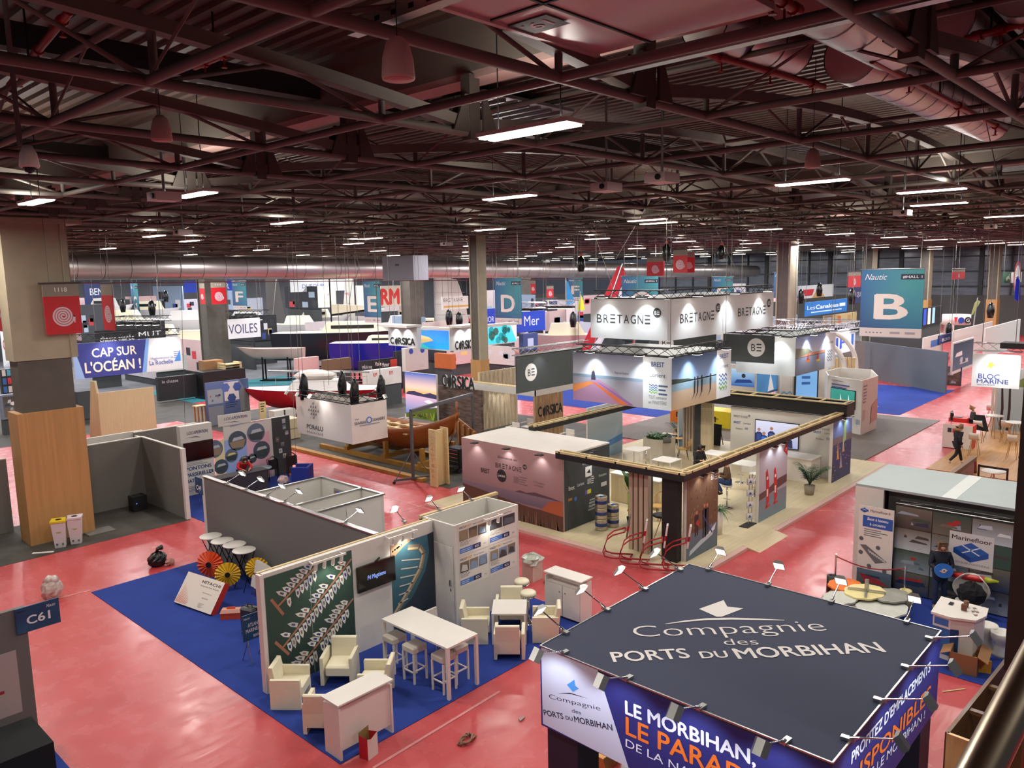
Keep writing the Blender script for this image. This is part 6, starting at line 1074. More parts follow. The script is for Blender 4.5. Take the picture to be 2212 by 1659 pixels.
p, q = V(on_floor(2043, 850)), V(on_floor(1868, 815)); MB().bar(V((p.x, p.y, 1.35)), V((q.x, q.y, 1.35)), .1, 2.7).build('panel', BG, gwl); r_ = q+V((9, 1.5, 0)); s_ = q+(q-p).normalized()*2.5; MB().bar(V((q.x, q.y, 1.35)), V((s_.x, s_.y+.5, 1.35)), .1, 2.7).build('side_panel', GRY, gwl)
def bb_(m, g):
    m.poly(g, [(g.W*.08, g.H*.35), (g.W*.36, g.H*.35), (g.W*.36, g.H*.9), (g.W*.08, g.H*.9)], .004, (40, 90, 200)); m.disc(g, g.W*.22, g.H*.68, g.H*.16, .006, (200, 214, 60)); m.disc(g, g.W*.24, g.H*.68, g.H*.08, .007, (40, 90, 200)); m.text(g, 'MACIF', g.W*.22, g.H*.42, g.H*.1, g.W*.24, .006, (236, 240, 250), .02); m.poly(g, [(g.W*.25, g.H*.28), (g.W*.6, g.H*.34), (g.W*.58, g.H*.55)], .005, (190, 206, 60)); m.text(g, 'Centre de Voile', g.W*.35, g.H*.08, g.H*.12, g.W*.75, .006, (40, 70, 160), .01, shear=.2)
def macif(px0, px1, yt, yb, d, paint, lb):
    t, g = big('hanging_sign', lb, 'sign', px0, px1, yt, yb, d, SW, paint, 'y'); q = MB(); truss(q, g.p(-.3, g.H+.35, -.1), g.p(g.W+.5, g.H+.35, -.1), .2); q.build('truss', TRA, t); q = MB().tube(g.p(.4, g.H+.4, -.1), g.p(.4, 11.95-g.o.z, -.1), .015, n=4).tube(g.p(g.W-.4, g.H+.4, -.1), g.p(g.W-.4, 11.95-g.o.z, -.1), .015, n=4); q.build('hanging_rope', ROPE, t); lamp('SPOT', 'sign_spot', g.p(g.W/2, g.H+.4, 1.0), 180, (.9, .97, 1), (.05, .05), V((0, .6, -1)), 120, .8)
macif(1674, 1730, 722, 762, 50, bb_, 'white hanging sign with a blue shield logo and yellow sail')
macif(1800, 1846, 718, 762, 50, lambda m, g: m.text(g, 'IF', g.W*.35, g.H*.25, g.H*.55, g.W*.4, .006, (50, 80, 190), .03).rect(g, g.W*.82, g.H*.3, g.W*.92, g.H*.85, .006, (60, 110, 200)), 'white hanging sign with two large blue capital letters')
# ================================================================ around the clad column
g = fx(7.0, (98, 1055), (170, 1175)); hp = thing('hose_cabinet', 'grey fire hose cabinet with a red strip on the clad column', 'cabinet', (7.6, 27.95, 0)); g = fy(27.92, (100, 1055), (168, 1172)); g = ry(27.93, onY(102, 1110, 27.93).x, onY(168, 1100, 27.93).x, .02, 1.95); sheet(g, .06, 'front_panel', mat('cabinet_grey', (112, 106, 106), .5, noise=.1), hp)
m = MB().rect(g, .02, 1.42, g.W, 1.6, .004, (190, 36, 44)).disc(g, .14, 1.51, .06, .006, (226, 190, 190), 14)
for x, y in ((.1, 1.75), (.4, 1.74), (.8, 1.76)): m.rect(g, x, y, x+.1, y+.13, .006, (220, 214, 212))
m.text(g, 'C', .42, 1.46, .1, .06, .006, (236, 220, 220)).rect(g, .6, 1.46, .72, 1.57, .006, (236, 226, 226)).rect(g, .8, 1.5, .98, 1.53, .006, (226, 170, 170)); m.build('print', PR, hp); MB().disc(g, g.W*.5, 1.12, .25, .006).build('hose_window', mat('dark_red_glass', (70, 14, 22), .15, noise=.2), hp)
def bin_(px, py, lid, lb, lm):
    q = V(on_floor(px, py, .006)); t = thing('recycling_bin', lb, 'bin', q, -.45, 'white recycling bins'); ORG[t.name] = V((0, 0, 0)); P = [(x*k, y*k, z) for z, k in ((0, .72), (.82, 1)) for x, y in ((-.2, -.2), (.2, -.2), (.2, .2), (-.2, .2))]
    MB().add(P, [[3, 2, 1, 0], [0, 1, 5, 4], [1, 2, 6, 5], [2, 3, 7, 6], [3, 0, 4, 7], [4, 5, 6, 7]]).build('body', mat('bin_white', (214, 208, 212), .5, noise=.05), t); l = MB().box((-.22, -.22, .82), (.22, .22, .88)).build('lid', lm, t); MB().disc(Fr((0, 0, .88), (1, 0, 0), (0, 1, 0)), 0, 0, .09).build('hole', BLK, l)
    g = Fr((-.19, -.19, .3), (1, 0, 0), (0, .06, .82)); MB().disc(g, .19, .26, .085, .006, (150, 170, 90), 18).disc(g, .2, .27, .05, .008, (206, 214, 170), 14).rect(g, .1, -.2, .15, -.14, .012, (60, 60, 70)).rect(g, .26, -.2, .31, -.14, .012, (70, 110, 70)).build('sticker', PR, t)
bin_(132, 1180, 0, 'white recycling bin with a yellow lid by the hose cabinet', mat('lid_yellow', (222, 196, 40), .5, noise=.05)); bin_(166, 1172, 0, 'white recycling bin with a pale lid beside the yellow-lidded bin', mat('lid_pale', (206, 196, 204), .5, noise=.05))
def wallbox(name, lb, a, b, m, edge=True):
    t = thing(name, lb, 'wall', ((a[0]+b[0])/2, (a[1]+b[1])/2, 0)); bx('panel', (*a, 0), (*b, 2.5), m, t); bx('top_rail', (a[0], a[1], 2.5), (b[0], b[1], 2.53), WPL, t); return t
wallbox('partition_wall', 'grey felt partition behind the dark concrete bay', (8.4, 29.9), (11.78, 30.0), GRY); t = wallbox('partition_wall', 'grey felt side partition with a white end post by the bay', (11.72, 26.65), (11.82, 29.9), GRY); bx('end_post', (11.7, 26.5, 0), (11.84, 26.65, 2.53), WPL, t)
wallbox('partition_wall', 'grey felt partition cut by the picture edge behind the column', (0, 29.9), (7.3, 30.0), GRY); wallbox('partition_wall', 'light grey tall panel end at the picture edge', (3.5, 33.0), (6.4, 33.1), WPL)
t = wallbox('partition_wall', 'white rail topped low booth behind the dark bay', (9.2, 31.2), (12.3, 31.3), WPL); bx('side_panel', (11.9, 30.05, 0), (12.0, 31.2, 2.4), WPL, t)
bs_ = thing('black_case', 'black loudspeaker-like case with a blue light in the dark bay corner', 'case', (11.1, 29.1, .006)); bx('body', (10.85, 28.9, .006), (11.35, 29.35, .55), BLK, bs_); MB().disc(ry(28.9, 10.85, 11.35, 0, .5), .12, .3, .025, .004, (90, 140, 255), 12).build('indicator', SCR, bs_); MB().path([(10.95, 29.1, .55), (11.0, 29.1, .6), (11.2, 29.1, .6), (11.25, 29.1, .55)], .015).build('handle', BLM, bs_)
q = at(220, 1148); tag(bx('metal_plate', (q.x-.5, q.y-.3, .006), (q.x+.35, q.y+.35, .045), mat('plate_grey', (110, 106, 100), .5, noise=.15)), 'flat grey metal plate lying beside the clad column', 'plate')
q = at(93, 1195); tag(MB().prism(Fr(q+Z*.01, (.8, -.6, 0), (.6, .8, 0)), [(-.3, -.05), (.3, -.05), (.3, .06), (-.3, .06)], 0, .02).build('paper_strip', WHT), 'white paper strip lying on the dark concrete edge', 'paper')
q = at(341, 1222); t = thing('bin_bag', 'black knotted bin bag on the red film', 'bag', q); FILM = mat('bin_film', (18, 18, 20), .25, noise=.3, scale=10, bump=.6); MB().ball(q+Z*.2, .27, .24, .22, 16, 10, jit=.12).build('sack', FILM, t); MB().path([q+Z*.38, q+V((.02, 0, .5)), q+V((.12, -.1, .56))], [.1, .05, .08], 8).build('knot', FILM, t)
q = at(368, 1220); tag(MB().ball(q+Z*.09, .13, .1, .1, 10, 7, jit=.2).build('crumpled_paper', mat('pink_paper', (206, 150, 140), .7, noise=.3)), 'crumpled pinkish paper beside the black bin bag', 'litter')
q = at(114, 1294); t = thing('bin_bag', 'clear plastic bag of pale crumpled waste standing on the aisle', 'bag', q); MB().ball(q+Z*.26, .26, .24, .3, 16, 10, jit=.1).build('sack', mat('milky_film', (196, 180, 172), .3, noise=.3, scale=9, coat=.4, bump=.5), t); MB().path([q+Z*.48, q+V((-.1, .08, .58))], [.16, .12], 8).path([q+Z*.48, q+V((.1, -.1, .58))], [.14, .1], 8).build('open_neck', MT['milky_film'], t)
# hose signs
def hose_sign(lb, name, X, px0, px1, yt, yb, num='', face='x', d=None, grp=None):
    c = deep((px0+px1)/2, yb, d); g = fx(c.x, (px0, yt), (px1, yb)) if face == 'x' else fy(c.y, (px0, yt), (px1, yb)); mid = (px0+px1)/2; fn = (lambda y: onX(mid, y, c.x).z) if face == 'x' else (lambda y: onY(mid, y, c.y).z); g.o.z = fn(yb); g.H = fn(yt)-fn(yb)
    t = thing(name, lb, 'sign', g.p(g.W/2, 0)); hs = g.H*.24; MB().slab(g, 0, 0, g.W, g.H-hs, -.03, 0).build('red_plate', mat('hose_red', (196, 22, 34), .5, noise=.08), t); MB().slab(g, 0, g.H-hs, g.W, g.H, -.03, 0).build('header', mat('header_grey', (140, 134, 120), .6, noise=.05), t)
    m = MB(); s_ = g.W/g.H*1.3; sq = Fr(g.o, g.u, g.v); spiral(m, sq, g.W*.5, (g.H-hs)*.48, min(g.W, g.H-hs)*.33, (214, 190, 196)); num and m.text(g, num, g.W/2, g.H-hs*.62, hs*.36, g.W*.34, .006, (236, 232, 220), .02); m.build('hose_symbol', PR, t); MB().tube(g.p(-.1, g.H+.04, -.02), g.p(g.W+.1, g.H+.04, -.02), .03).tube(g.p(g.W*.2, g.H+.04, -.02), g.p(g.W*.2, 11.95-g.o.z, -.02), .008, n=4).tube(g.p(g.W*.8, g.H+.04, -.02), g.p(g.W*.8, 11.95-g.o.z, -.02), .008, n=4).build('hanger', BWN, t)
hose_sign('large red hose reel sign numbered 1118 hanging before the clad column', 'hose_sign', 0, 90, 179, 614, 722, '1118', 'y', 25)
hose_sign('narrow red hose reel sign turned edgewise beside the numbered one', 'hose_sign', 0, 216, 249, 614, 713, '', 'x', 30)
hose_sign('red hose reel sign cut by the picture edge', 'hose_sign', 0, -16, 8, 606, 715, '', 'x', 28)
hose_sign('red hose reel sign high on the dark column by the letter F', 'hose_sign', 0, 455, 490, 610, 657, '1111', 'y', 58); hose_sign('pale turned hose reel sign on the dark column by the letter F', 'hose_sign', 0, 430, 443, 612, 657, '', 'x', 58)
for a, b, c_, d_, d, f, lb in ((1397, 1434, 556, 596, 50, 'x', 'red hose reel sign left of the pair over the white sign ring'), (1454, 1484, 540, 589, 46, 'x', 'bright red hose reel sign over the white sign ring'), (1478, 1500, 545, 589, 47, 'x', 'red hose reel sign tucked behind the bright one'), (1833, 1859, 588, 620, 60, 'y', 'red hose reel sign beside the large letter B banner'), (2058, 2084, 582, 603, 60, 'y', 'red hose reel sign on the window column'), (1146, 1157, 606, 634, 80, 'x', 'small red hose sign right of the letter D banner'), (1181, 1196, 618, 643, 78, 'y', 'small red hose sign on the dark column past the letter D banner')): hose_sign(lb, 'hose_sign', 0, a, b, c_, d_, '', f, d)
# ================================================================ pontoon rental stand
lw = thing('exhibitor_wall', 'white stand wall with pastel columns of round boat pictures', 'wall', (16, 29.6, 0)); YW = 29.5; x0, x1 = 14.8, 17.6
bx('panel', (x0, YW, 0), (x1, YW+.1, 2.5), WPL, lw); bx('end_panel', (16.9, YW-.02, 0), (17.75, YW, 2.5), DGR, lw); g = ry(YW-.022, x0, x1, 0, 2.5); m = MB()
for px0, px1, c in ((462, 484, (232, 216, 170)), (484, 533, (150, 174, 226)), (533, 583, (222, 172, 186))):
    a, b = loc(g, (px0, 960))[0], loc(g, (px1, 960))[0]; m.rect(g, a, .1, b, 1.9, .004, c); m.poly(g, [(a, 1.9), (b, 1.9), (b, 2.0), ((a+b)/2, 1.93)], .004, c)
for px, py, r in ((513, 952, .4), (553, 935, .4), (565, 972, .38), (463, 970, .36), (500, 984, .28), (545, 990, .2), (530, 1000, .3), (478, 1008, .3), (590, 1000, .1)):
    x, y = loc(g, (px, py)); m.disc(g, x, y, r, .006, random.choice([(70, 84, 96), (96, 110, 130)]), 24); m.poly(g, [(x-r*.9, y-.02), (x+r*.9, y+.02), (x+r*.6, y-r*.75), (x-r*.6, y-r*.7)], .008, random.choice([(60, 70, 74), (150, 130, 110), (44, 60, 70)])); m.poly(g, [(x-r*.6, y), (x+r*.7, y+.04), (x+r*.5, y+r*.4), (x-r*.4, y+r*.35)], .009, random.choice([(206, 208, 206), (186, 190, 196), (220, 200, 120)]))
tpx(m, g, 'TERRASSES', (544, 914), (572, 908), (544, 910), (214, 130, 160)); tpx(m, g, 'SALONS', (497, 923), (518, 918), (497, 919), (110, 130, 190)); m.build('column_print', PR, lw); g = ry(YW-.024, 16.9, 17.75, 0, 2.5); m = MB()
for i in range(7): x, y = random.uniform(.05, .6), .7+.25*i; photo(m, g, x, y, x+.16, y+.2, .004, 2)
m.build('pinned_photos', PR, lw); hd = bx('header_board', (14.55, YW-.06, 2.5), (15.95, YW-.02, 2.95), WPL, lw); g = ry(YW-.062, 14.55, 15.95, 2.5, 2.95)
LOCA = lambda m, g: (m.text(g, 'LOCA', g.W*.32, g.H*.5, g.H*.25, g.W*.28, .006, (40, 44, 80), 0, shear=.15), m.text(g, 'PONTON', g.W*.68, g.H*.5, g.H*.25, g.W*.42, .006, (40, 44, 110), .02, shear=.15), m.poly(g, [(g.W*.1, g.H*.28), (g.W*.5, g.H*.3), (g.W*.65, g.H*.14), (g.W*.5, g.H*.24)], .006, (60, 64, 90)))
m = MB(); LOCA(m, g); m.build('header_print', PR, lw)
t = thing('info_tower', 'white info tower with a black screen and blue lettering', 'tower', (12.9, 28, 0)); q = V(on_floor(405, 1074)); q2 = V(on_floor(440, 1064)); YT = (q.y+q2.y)/2; x0, x1 = onY(394, 1000, YT).x, onY(463, 1000, YT).x; bx('panel', (x0, YT, 0), (x1, YT+.3, 2.75), WPL, t); g = ry(YT-.004, x0, x1, 0, 2.75); m = MB(); LOCA(m, Fr(g.p(.05, 2.15), g.u, g.v, g.W-.1, .5))
for i, (s_, w_) in enumerate((('PONTONS', .8), ('PASSERELLES', .85), ('BATEAUX', .6))): m.text(g, s_, .12, 1.0-.24*i, .14, g.W*w_, .006, (40, 60, 120), .03, 'l')
lines(m, g, .12, g.W*.8, 1.25, 2, .06, .025, (150, 150, 160), .006); lines(m, g, .12, g.W*.7, .35, 4, .06, .025, (150, 150, 160), .006); m.build('tower_print', PR, t); tv = thing('television', 'black screen on the white info tower', 'television', g.p(g.W/2, 1.4, .06)); MB().slab(g, .08, 1.38, g.W-.02, 2.1, .005, .06).build('screen', MT['screen_glass'], tv); MB().slab(g, .1, 1.4, g.W-.04, 2.08, .06, .062).build('display', mat('dim_display', (40, 8, 16), .2, noise=.6, scale=2), tv)
wallbox('partition_wall', 'grey felt back wall behind the white info tower', (11.9, 31.0), (14.4, 31.1), GRY)
dk_ = thing('reception_desk', 'dark grey reception desk with a person leaning on it', 'desk', (14, 27, .012)); q = V(on_floor(578, 1068, .012)); bx('front', (12.9, q.y-.1, .012), (q.x, q.y-.02, 1.0), mat('desk_dark', (52, 46, 50), .5, noise=.08), dk_); bx('top', (12.85, q.y-.12, 1.0), (q.x+.05, q.y+.5, 1.04), MT['desk_dark'], dk_); bx('side', (q.x-.06, q.y-.02, .012), (q.x, q.y+.45, 1.0), MT['desk_dark'], dk_)
q = V((14.6, q.y+.75, .012)); person('person in a red jacket bending over the dark reception desk', q, math.radians(-100), dict(pel=(-.1, 0, .92), spi=(.0, 0, 1.08), che=(.2, 0, 1.25), nek=(.31, 0, 1.34), hed=(.4, 0, 1.42), face=(.6, 0, -.8), sL=(.22, .18, 1.28), sR=(.22, -.18, 1.28), eL=(.36, .26, 1.14), eR=(.36, -.26, 1.14), hL=(.5, .14, 1.08), hR=(.5, -.1, 1.08)), (190, 34, 40), (36, 40, 56), (40, 36, 34), (80, 60, 44))
bistro((at(562, 1010, .76).x, at(562, 1010, .76).y, .012), 'round glass-blue table with papers behind the dark desk', .75, .45, mat('pale_blue_top', (150, 170, 180), .2, noise=.1)); 
ac = thing('tub_chair', 'royal blue tub armchair at the carpet edge', 'armchair', (17.0, 27.6, .012), 2.3); ORG[ac.name] = V((0, 0, 0)); RB = mat('royal_blue', (36, 50, 140), .8, noise=.1); MB().box((-.3, -.3, .05), (.32, .3, .42)).build('seat', RB, ac).modifiers.new('b', 'BEVEL').width = .04; MB().prism(Fr((0, 0, .05), (1, 0, 0), (0, 1, 0)), [(-.4, -.38), (.3, -.38), (.3, -.28), (-.3, -.28), (-.3, .28), (.3, .28), (.3, .38), (-.4, .38)], 0, .68).build('backrest', RB, ac)
q = V((16.4, 28.0, .012)); tag(MB().ball(q+Z*.18, .25, .2, .18, 12, 8, jit=.15).build('pink_bag', mat('pink_film', (216, 180, 174), .4, noise=.2)), 'pale pink plastic bag behind the royal blue armchair', 'bag')
for i in range(2): 
    t = thing('stacking_chair', 'black wire chairs leaning at the dark wall end' if i == 0 else 'black chair half hidden behind the round blue-topped table', 'chair', (17.2-.9*i, 28.9, .012)); q = V((17.2-.9*i, 28.9, .012)); MB().path([q, q+Z*.9, q+V((.25, 0, 1.0)), q+V((.42, 0, .85)), q+V((.45, 0, 0))], .015).path([q+V((0, .1, 0)), q+V((0, .1, .9)), q+V((.25, .1, 1.0)), q+V((.42, .1, .85)), q+V((.45, .1, 0))], .015).build('frame', BLM, t); MB().slab(Fr(q+V((.03, 0, .45)), (1, 0, 0), Z), 0, 0, .4, .42, -.05, -.02).build('seat', BLK, t)
# recycling picture wall, counter top bits
t, g = big('picture_wall', 'blue sea picture wall with a recycling emblem before the red sailboat', 'wall', 442, 543, 822, 925, 45, mat('sea_board', (60, 78, 120), .6, noise=.1), None, 'y'); m = MB().grad(g, 0, 0, g.W*.78, g.H, .003, (60, 70, 96), (100, 120, 170)); photo(m, g, .1, g.H*.55, g.W*.38, g.H*.85, .005, 5); m.rect(g, .1, .1, g.W*.38, g.H*.5, .005, (120, 126, 136)); m.rect(g, g.W*.42, g.H*.58, g.W*.76, g.H*.97, .005, (214, 206, 206))
for k in range(3):
    a = k*2.094+.5; x, y = g.W*.59+.42*math.cos(a), g.H*.78+.42*math.sin(a); m.disc(g, x, y, .28, .007, [(60, 80, 150), (90, 110, 180), (50, 70, 130)][k], 6)
m.disc(g, g.W*.59, g.H*.78, .22, .009, (214, 206, 206), 3); lines(m, g, g.W*.43, g.W*.76, g.H*.52, 3, .12, .05, (40, 50, 90), .007); m.poly(g, [(g.W*.78, 0), (g.W, 0), (g.W, g.H*.6), (g.W*.78, g.H)], .004, (120, 120, 124)); m.poly(g, [(g.W*.78, .2), (g.W*.98, .2), (g.W*.9, g.H*.3), (g.W*.8, g.H*.33)], .006, (40, 42, 48)); m.build('picture', PR, t)
t = thing('wood_stool', 'tall timber stool at the end of the recycling picture wall', 'stool', on_floor(434, 915)); q = V(on_floor(434, 915)); bx('seat', (q.x-.3, q.y-.3, 1.02), (q.x+.3, q.y+.3, 1.08), PINE, t)
for a in (-.22, .22):
    for b in (-.22, .22): bx('leg', (q.x+a-.04, q.y+b-.04, 0), (q.x+a+.04, q.y+b+.04, 1.02), OAK, t)
big('price_board', 'upright yellow wooden price board under the red sailboat', 'board', 560, 576, 868, 905, 44, PINE, lambda m, g: lines(m, g, g.W*.15, g.W*.85, g.H*.85, 4, .14, .06, (70, 50, 30), .004), 'y'); big('white_cabinet', 'low white slatted cabinet beneath the red sailboat', 'cabinet', 592, 640, 885, 922, 44, WPL, lambda m, g: m.rect(g, g.W*.45, 0, g.W*.52, g.H, .004, (40, 40, 44)), 'y', t_=.6)
big('cream_case', 'cream flight case on dark concrete behind the hanging white box', 'case', 612, 650, 905, 948, 40, mat('cream_case', (196, 184, 150), .5, noise=.1), lambda m, g: m.rect(g, 0, g.H*.48, g.W, g.H*.52, .004, (120, 110, 90)), 'y', t_=1.0)
# ================================================================ hulls
def hull(L_, B, D, sheer, rise, k=1.0, pinch=.25, n=24, s=9, deckz=None):
    P = []; Q = []
    for i in range(n+1):
        t_ = -1+2*i/n; b = B/2*(1-abs(t_)**2.2*(1 if t_ > 0 else pinch)); b = max(b, .015); zs = sheer+rise*(max(t_, 0)**3)+(pinch == 1)*rise*.8*(max(-t_, 0)**3); zk = sheer-D*(1-max(t_, 0)**4*k)-(0 if pinch < 1 else -D*.9*max(-t_, 0)**4)
        for j in range(-s, s+1): a = j/s; P.append((L_/2*t_+(.08*L_*max(t_, 0)**2*(1-abs(a)*0)) * (abs(a)), b*math.copysign(abs(a)**.6, a), zk+(zs-zk)*abs(a)**1.9))
        Q += [(P[-1][0], -b*.98, zs-.02), (P[-1][0], b*.98, zs-.02)]
    w_ = 2*s+1; F = [[i*w_+j, (i+1)*w_+j, (i+1)*w_+j+1, i*w_+j+1] for i in range(n) for j in range(w_-1)]; m = MB().add(P, F, None, True); m.face([P[j] for j in range(w_)])
    d = MB().add(Q, [[2*i, 2*i+1, 2*i+3, 2*i+2] for i in range(n)]); return m, d
def boat(name, lb, q, rz, L_, B, D, z0, rise, hm, dm, cab=None, mast=None, pinch=.25, boot=None, grp=None):
    t = thing(name, lb, 'boat', q, rz, grp); ORG[t.name] = V((0, 0, 0)); h, d = hull(L_, B, D, z0, rise, pinch=pinch); h.build('hull', hm, t); d and dm and d.build('deck', dm, t)
    if cab:
        x0, x1, w_, hh = cab; P = [(x, y, z) for z, k in ((z0-.05, 1), (z0+hh, .72)) for x, y in ((x0*k, -w_*k), (x1*k, -w_*.7*k), (x1*k, w_*.7*k), (x0*k, w_*k))]
        c = MB().add(P, [[4, 5, 6, 7], [0, 1, 5, 4], [1, 2, 6, 5], [2, 3, 7, 6], [3, 0, 4, 7]]).build('cabin', dm, t); g = Fr(V(P[0])*.5+V(P[4])*.5+V((0, -.02-w_*.05, 0)), V(P[1])-V(P[0]), Z); MB().rect(g, (x1-x0)*.12, -hh*.1, (x1-x0)*.8, hh*.22, .03).build('window', BLK, c)
    if mast: MB().tube((mast[0], 0, z0), (mast[0], 0, z0+mast[1]), .07, n=8).build('mast', BLM if mast[2] else ALU, t)
    m = MB(); 
    for x in (-L_*.25, L_*.15):
        for y in (-B*.3, B*.3): m.bar((x, y, 0), (x, y*.8, max(.1, z0-D*.6)), .1)
    m.bar((-L_*.3, -B*.3, .05), (L_*.2, -B*.3, .05), .12).bar((-L_*.3, B*.3, .05), (L_*.2, B*.3, .05), .12); m.build('cradle', boot or BLM, t); return t
# clinker boat on its timber cradle
vb = thing('rowing_boat', 'varnished wooden clinker boat with tall curved prow on concrete', 'boat', (22.4, 28.9, 0), -math.pi/2); ORG[vb.name] = V((0, 0, 0)); h, d = hull(8.6, 2.0, .95, 1.55, 1.0, k=.95, pinch=1, n=30); h.build('hull', RUST, vb).modifiers.new('s', 'SOLIDIFY').thickness = .05
m = MB()
for i in range(7): x = -2.4+.8*i; m.bar((x, -.85, 1.42), (x, .85, 1.42), .22, .05)
m.bar((-2.5, -.2, 1.48), (2.0, -.5, 1.52), .14, .06).bar((-2, .3, 1.5), (2.4, .2, 1.5), .12, .06); m.build('thwarts', PINE, vb); MB().path([(4.25, 0, .9), (4.72, 0, 1.7), (4.86, 0, 2.6), (4.88, 0, 3.0)], [.06, .06, .05, .04], 6).build('prow', RUST, vb)
YB = mat('yellow_timber', (170, 122, 50), .6, noise=.3, scale=3, stretch=(9, 1, 1)); ck = thing('boat_cradle', 'heavy yellow timber cradle under the wooden clinker boat', 'cradle', (22, 28.5, 0))
for x in (21.4, 23.4): bx('runner', (x-.1, 24.2, .006), (x+.1, 32.8, .2), YB, ck)
for y in (25.3, 27.8, 30.6):
    bx('cross_beam', (21.3, y-.12, .2), (23.5, y+.12, .38), YB, ck)
    for x in (21.5, 23.3): bx('upright', (x-.09, y-.09, .38), (x+.09, y+.09, .95), YB, ck)
tag(bx('timber_plank', (20.15, 23.8, .006), (20.45, 33.7, .14), YB), 'long yellow timber plank lying along the pink aisle edge', 'plank')
gn = thing('lifting_gantry', 'grey steel lifting gantry on castors over the wooden boat', 'gantry', (20.3, 23, 0)); a, b = V(on_floor(893, 1040)), V(on_floor(1024, 985)); ht = 2.9; GG = mat('gantry_grey', (96, 96, 100), .45, .3, noise=.1)
for q, nm in ((a, 0), (b, 0)):
    MB().bar(q+Z*.12, q+Z*ht, .1).build('post', GG, gn); MB().bar(q+V((-.75, .3, .14)), q+V((.75, -.3, .14)), .09).bar(q+V((-.7, .28, .14)), q+Z*1.3, .03).bar(q+V((.7, -.28, .14)), q+Z*1.3, .03).build('foot', GG, gn)
    for s_ in (-1, 1): MB().tube(q+V((.75*s_, -.3*s_-.03, .06)), q+V((.75*s_, -.3*s_+.03, .06)), .06, n=12).build('castor', BLK, gn)
MB().bar(a+Z*ht, b+Z*ht, .14).build('beam', GG, gn)
ps = thing('name_pillar', 'pale plywood I-shaped pillar at the concrete corner', 'pillar', on_floor(950, 1048)); q = V(on_floor(950, 1048)); bx('web', (q.x-.25, q.y-.02, .006), (q.x+.3, q.y+.06, 2.25), PINE, ps); bx('flange', (q.x-.32, q.y-.2, .006), (q.x-.25, q.y+.22, 2.3), PINE, ps); bx('flange', (q.x+.3, q.y-.2, .006), (q.x+.36, q.y+.22, 2.3), PINE, ps)
m = MB()
g = rx(q.x-.324, q.y+.22, q.y-.2, 0, 2.3)
for i, ch in enumerate('CHANTIER'): m.text(g, ch, .21, 1.9-.22*i, .13, .13, .004, (180, 146, 90))
m.build('lettering', PR, ps)
tc = thing('tool_trolley', 'black tool trolley with drawers on castors by the timber ramp', 'trolley', on_floor(990, 1020)); q = V(on_floor(990, 1018)); bx('body', (q.x-.3, q.y-.4, .2), (q.x+.3, q.y+.4, 1.05), BLM, tc)
for i in range(5): bx('drawer', (q.x-.34-(.25 if i == 0 else 0), q.y-.37, .24+.16*i), (q.x-.3, q.y+.37, .38+.16*i), BLK, tc); bx('handle', (q.x-.36-(.25 if i == 0 else 0), q.y-.35, .35+.16*i), (q.x-.34-(.25 if i == 0 else 0), q.y+.35, .37+.16*i), CHR, tc)
for a in (-.25, .25):
    for b in (-.33, .33): MB().tube((q.x+a, q.y+b-.02, .1), (q.x+a, q.y+b+.02, .1), .1, n=12).build('castor', BLK, tc)
rp = thing('timber_ramp', 'brown boarded timber ramp frame standing beside the tool trolley', 'frame', (21.5, 22.9, 0)); a, b = V(on_floor(992, 980)), V(on_floor(1030, 1012)); MB().bar(V((a.x, a.y, .9)), V((b.x, b.y, .8)), .06, 1.6).build('board', RUST, rp); [MB().bar(a*(1-k)+b*k+V((-.08, 0, 0)), a*(1-k)+b*k+V((-.08, 0, 1.6)), .1, .1).build('rib', OAK, rp) for k in (.1, .4, .7, .95)]
# island region stand: stone panel, slats, sunset picture, letters
SX = 27.6; isl = thing('stone_wall', 'dark stone-look stand wall with black and white region letters on top', 'wall', (SX, 28, 0)); ya, yb_ = onX(938, 900, SX).y, onX(1040, 900, SX).y; ztop = onX(990, 838, SX).z
mstone = mat('stone_print', (120, 96, 88), .7, noise=.75, scale=1.1, stretch=(1, 1.6, 7)); bx('panel', (SX, yb_, 0), (SX+.15, ya, ztop), mstone, isl); g = rx(SX-.03, ya, yb_, 0, ztop+.8); a = loc(g, (957, 836)); b = loc(g, (1027, 842)); LW = b[0]-a[0]
def corsica(m, g, x, y, w_, h, c, z): m.text(g, 'C', x+w_*.07, y, h, w_*.14, z, c, .04); m.poly(g, [(x+w_*a, y+h*b) for a, b in ((.19, .1), (.25, -.15), (.3, .2), (.31, .7), (.28, 1.05), (.25, .8), (.2, .75), (.18, .4))], z, c); [m.text(g, ch, x+w_*q, y, h, w_*k, z, c, .04) for ch, q, k in (('R', .4, .14), ('S', .55, .13), ('I', .655, .04), ('C', .755, .13), ('A', .91, .17))]
hh = .62; m = MB(); corsica(m, g, a[0]+.02, ztop+.02, LW, hh, (238, 240, 240), .0); corsica(m, g, a[0]-.02, ztop+.02, LW, hh, (20, 20, 22), .05); m.build('letters', PR, isl)
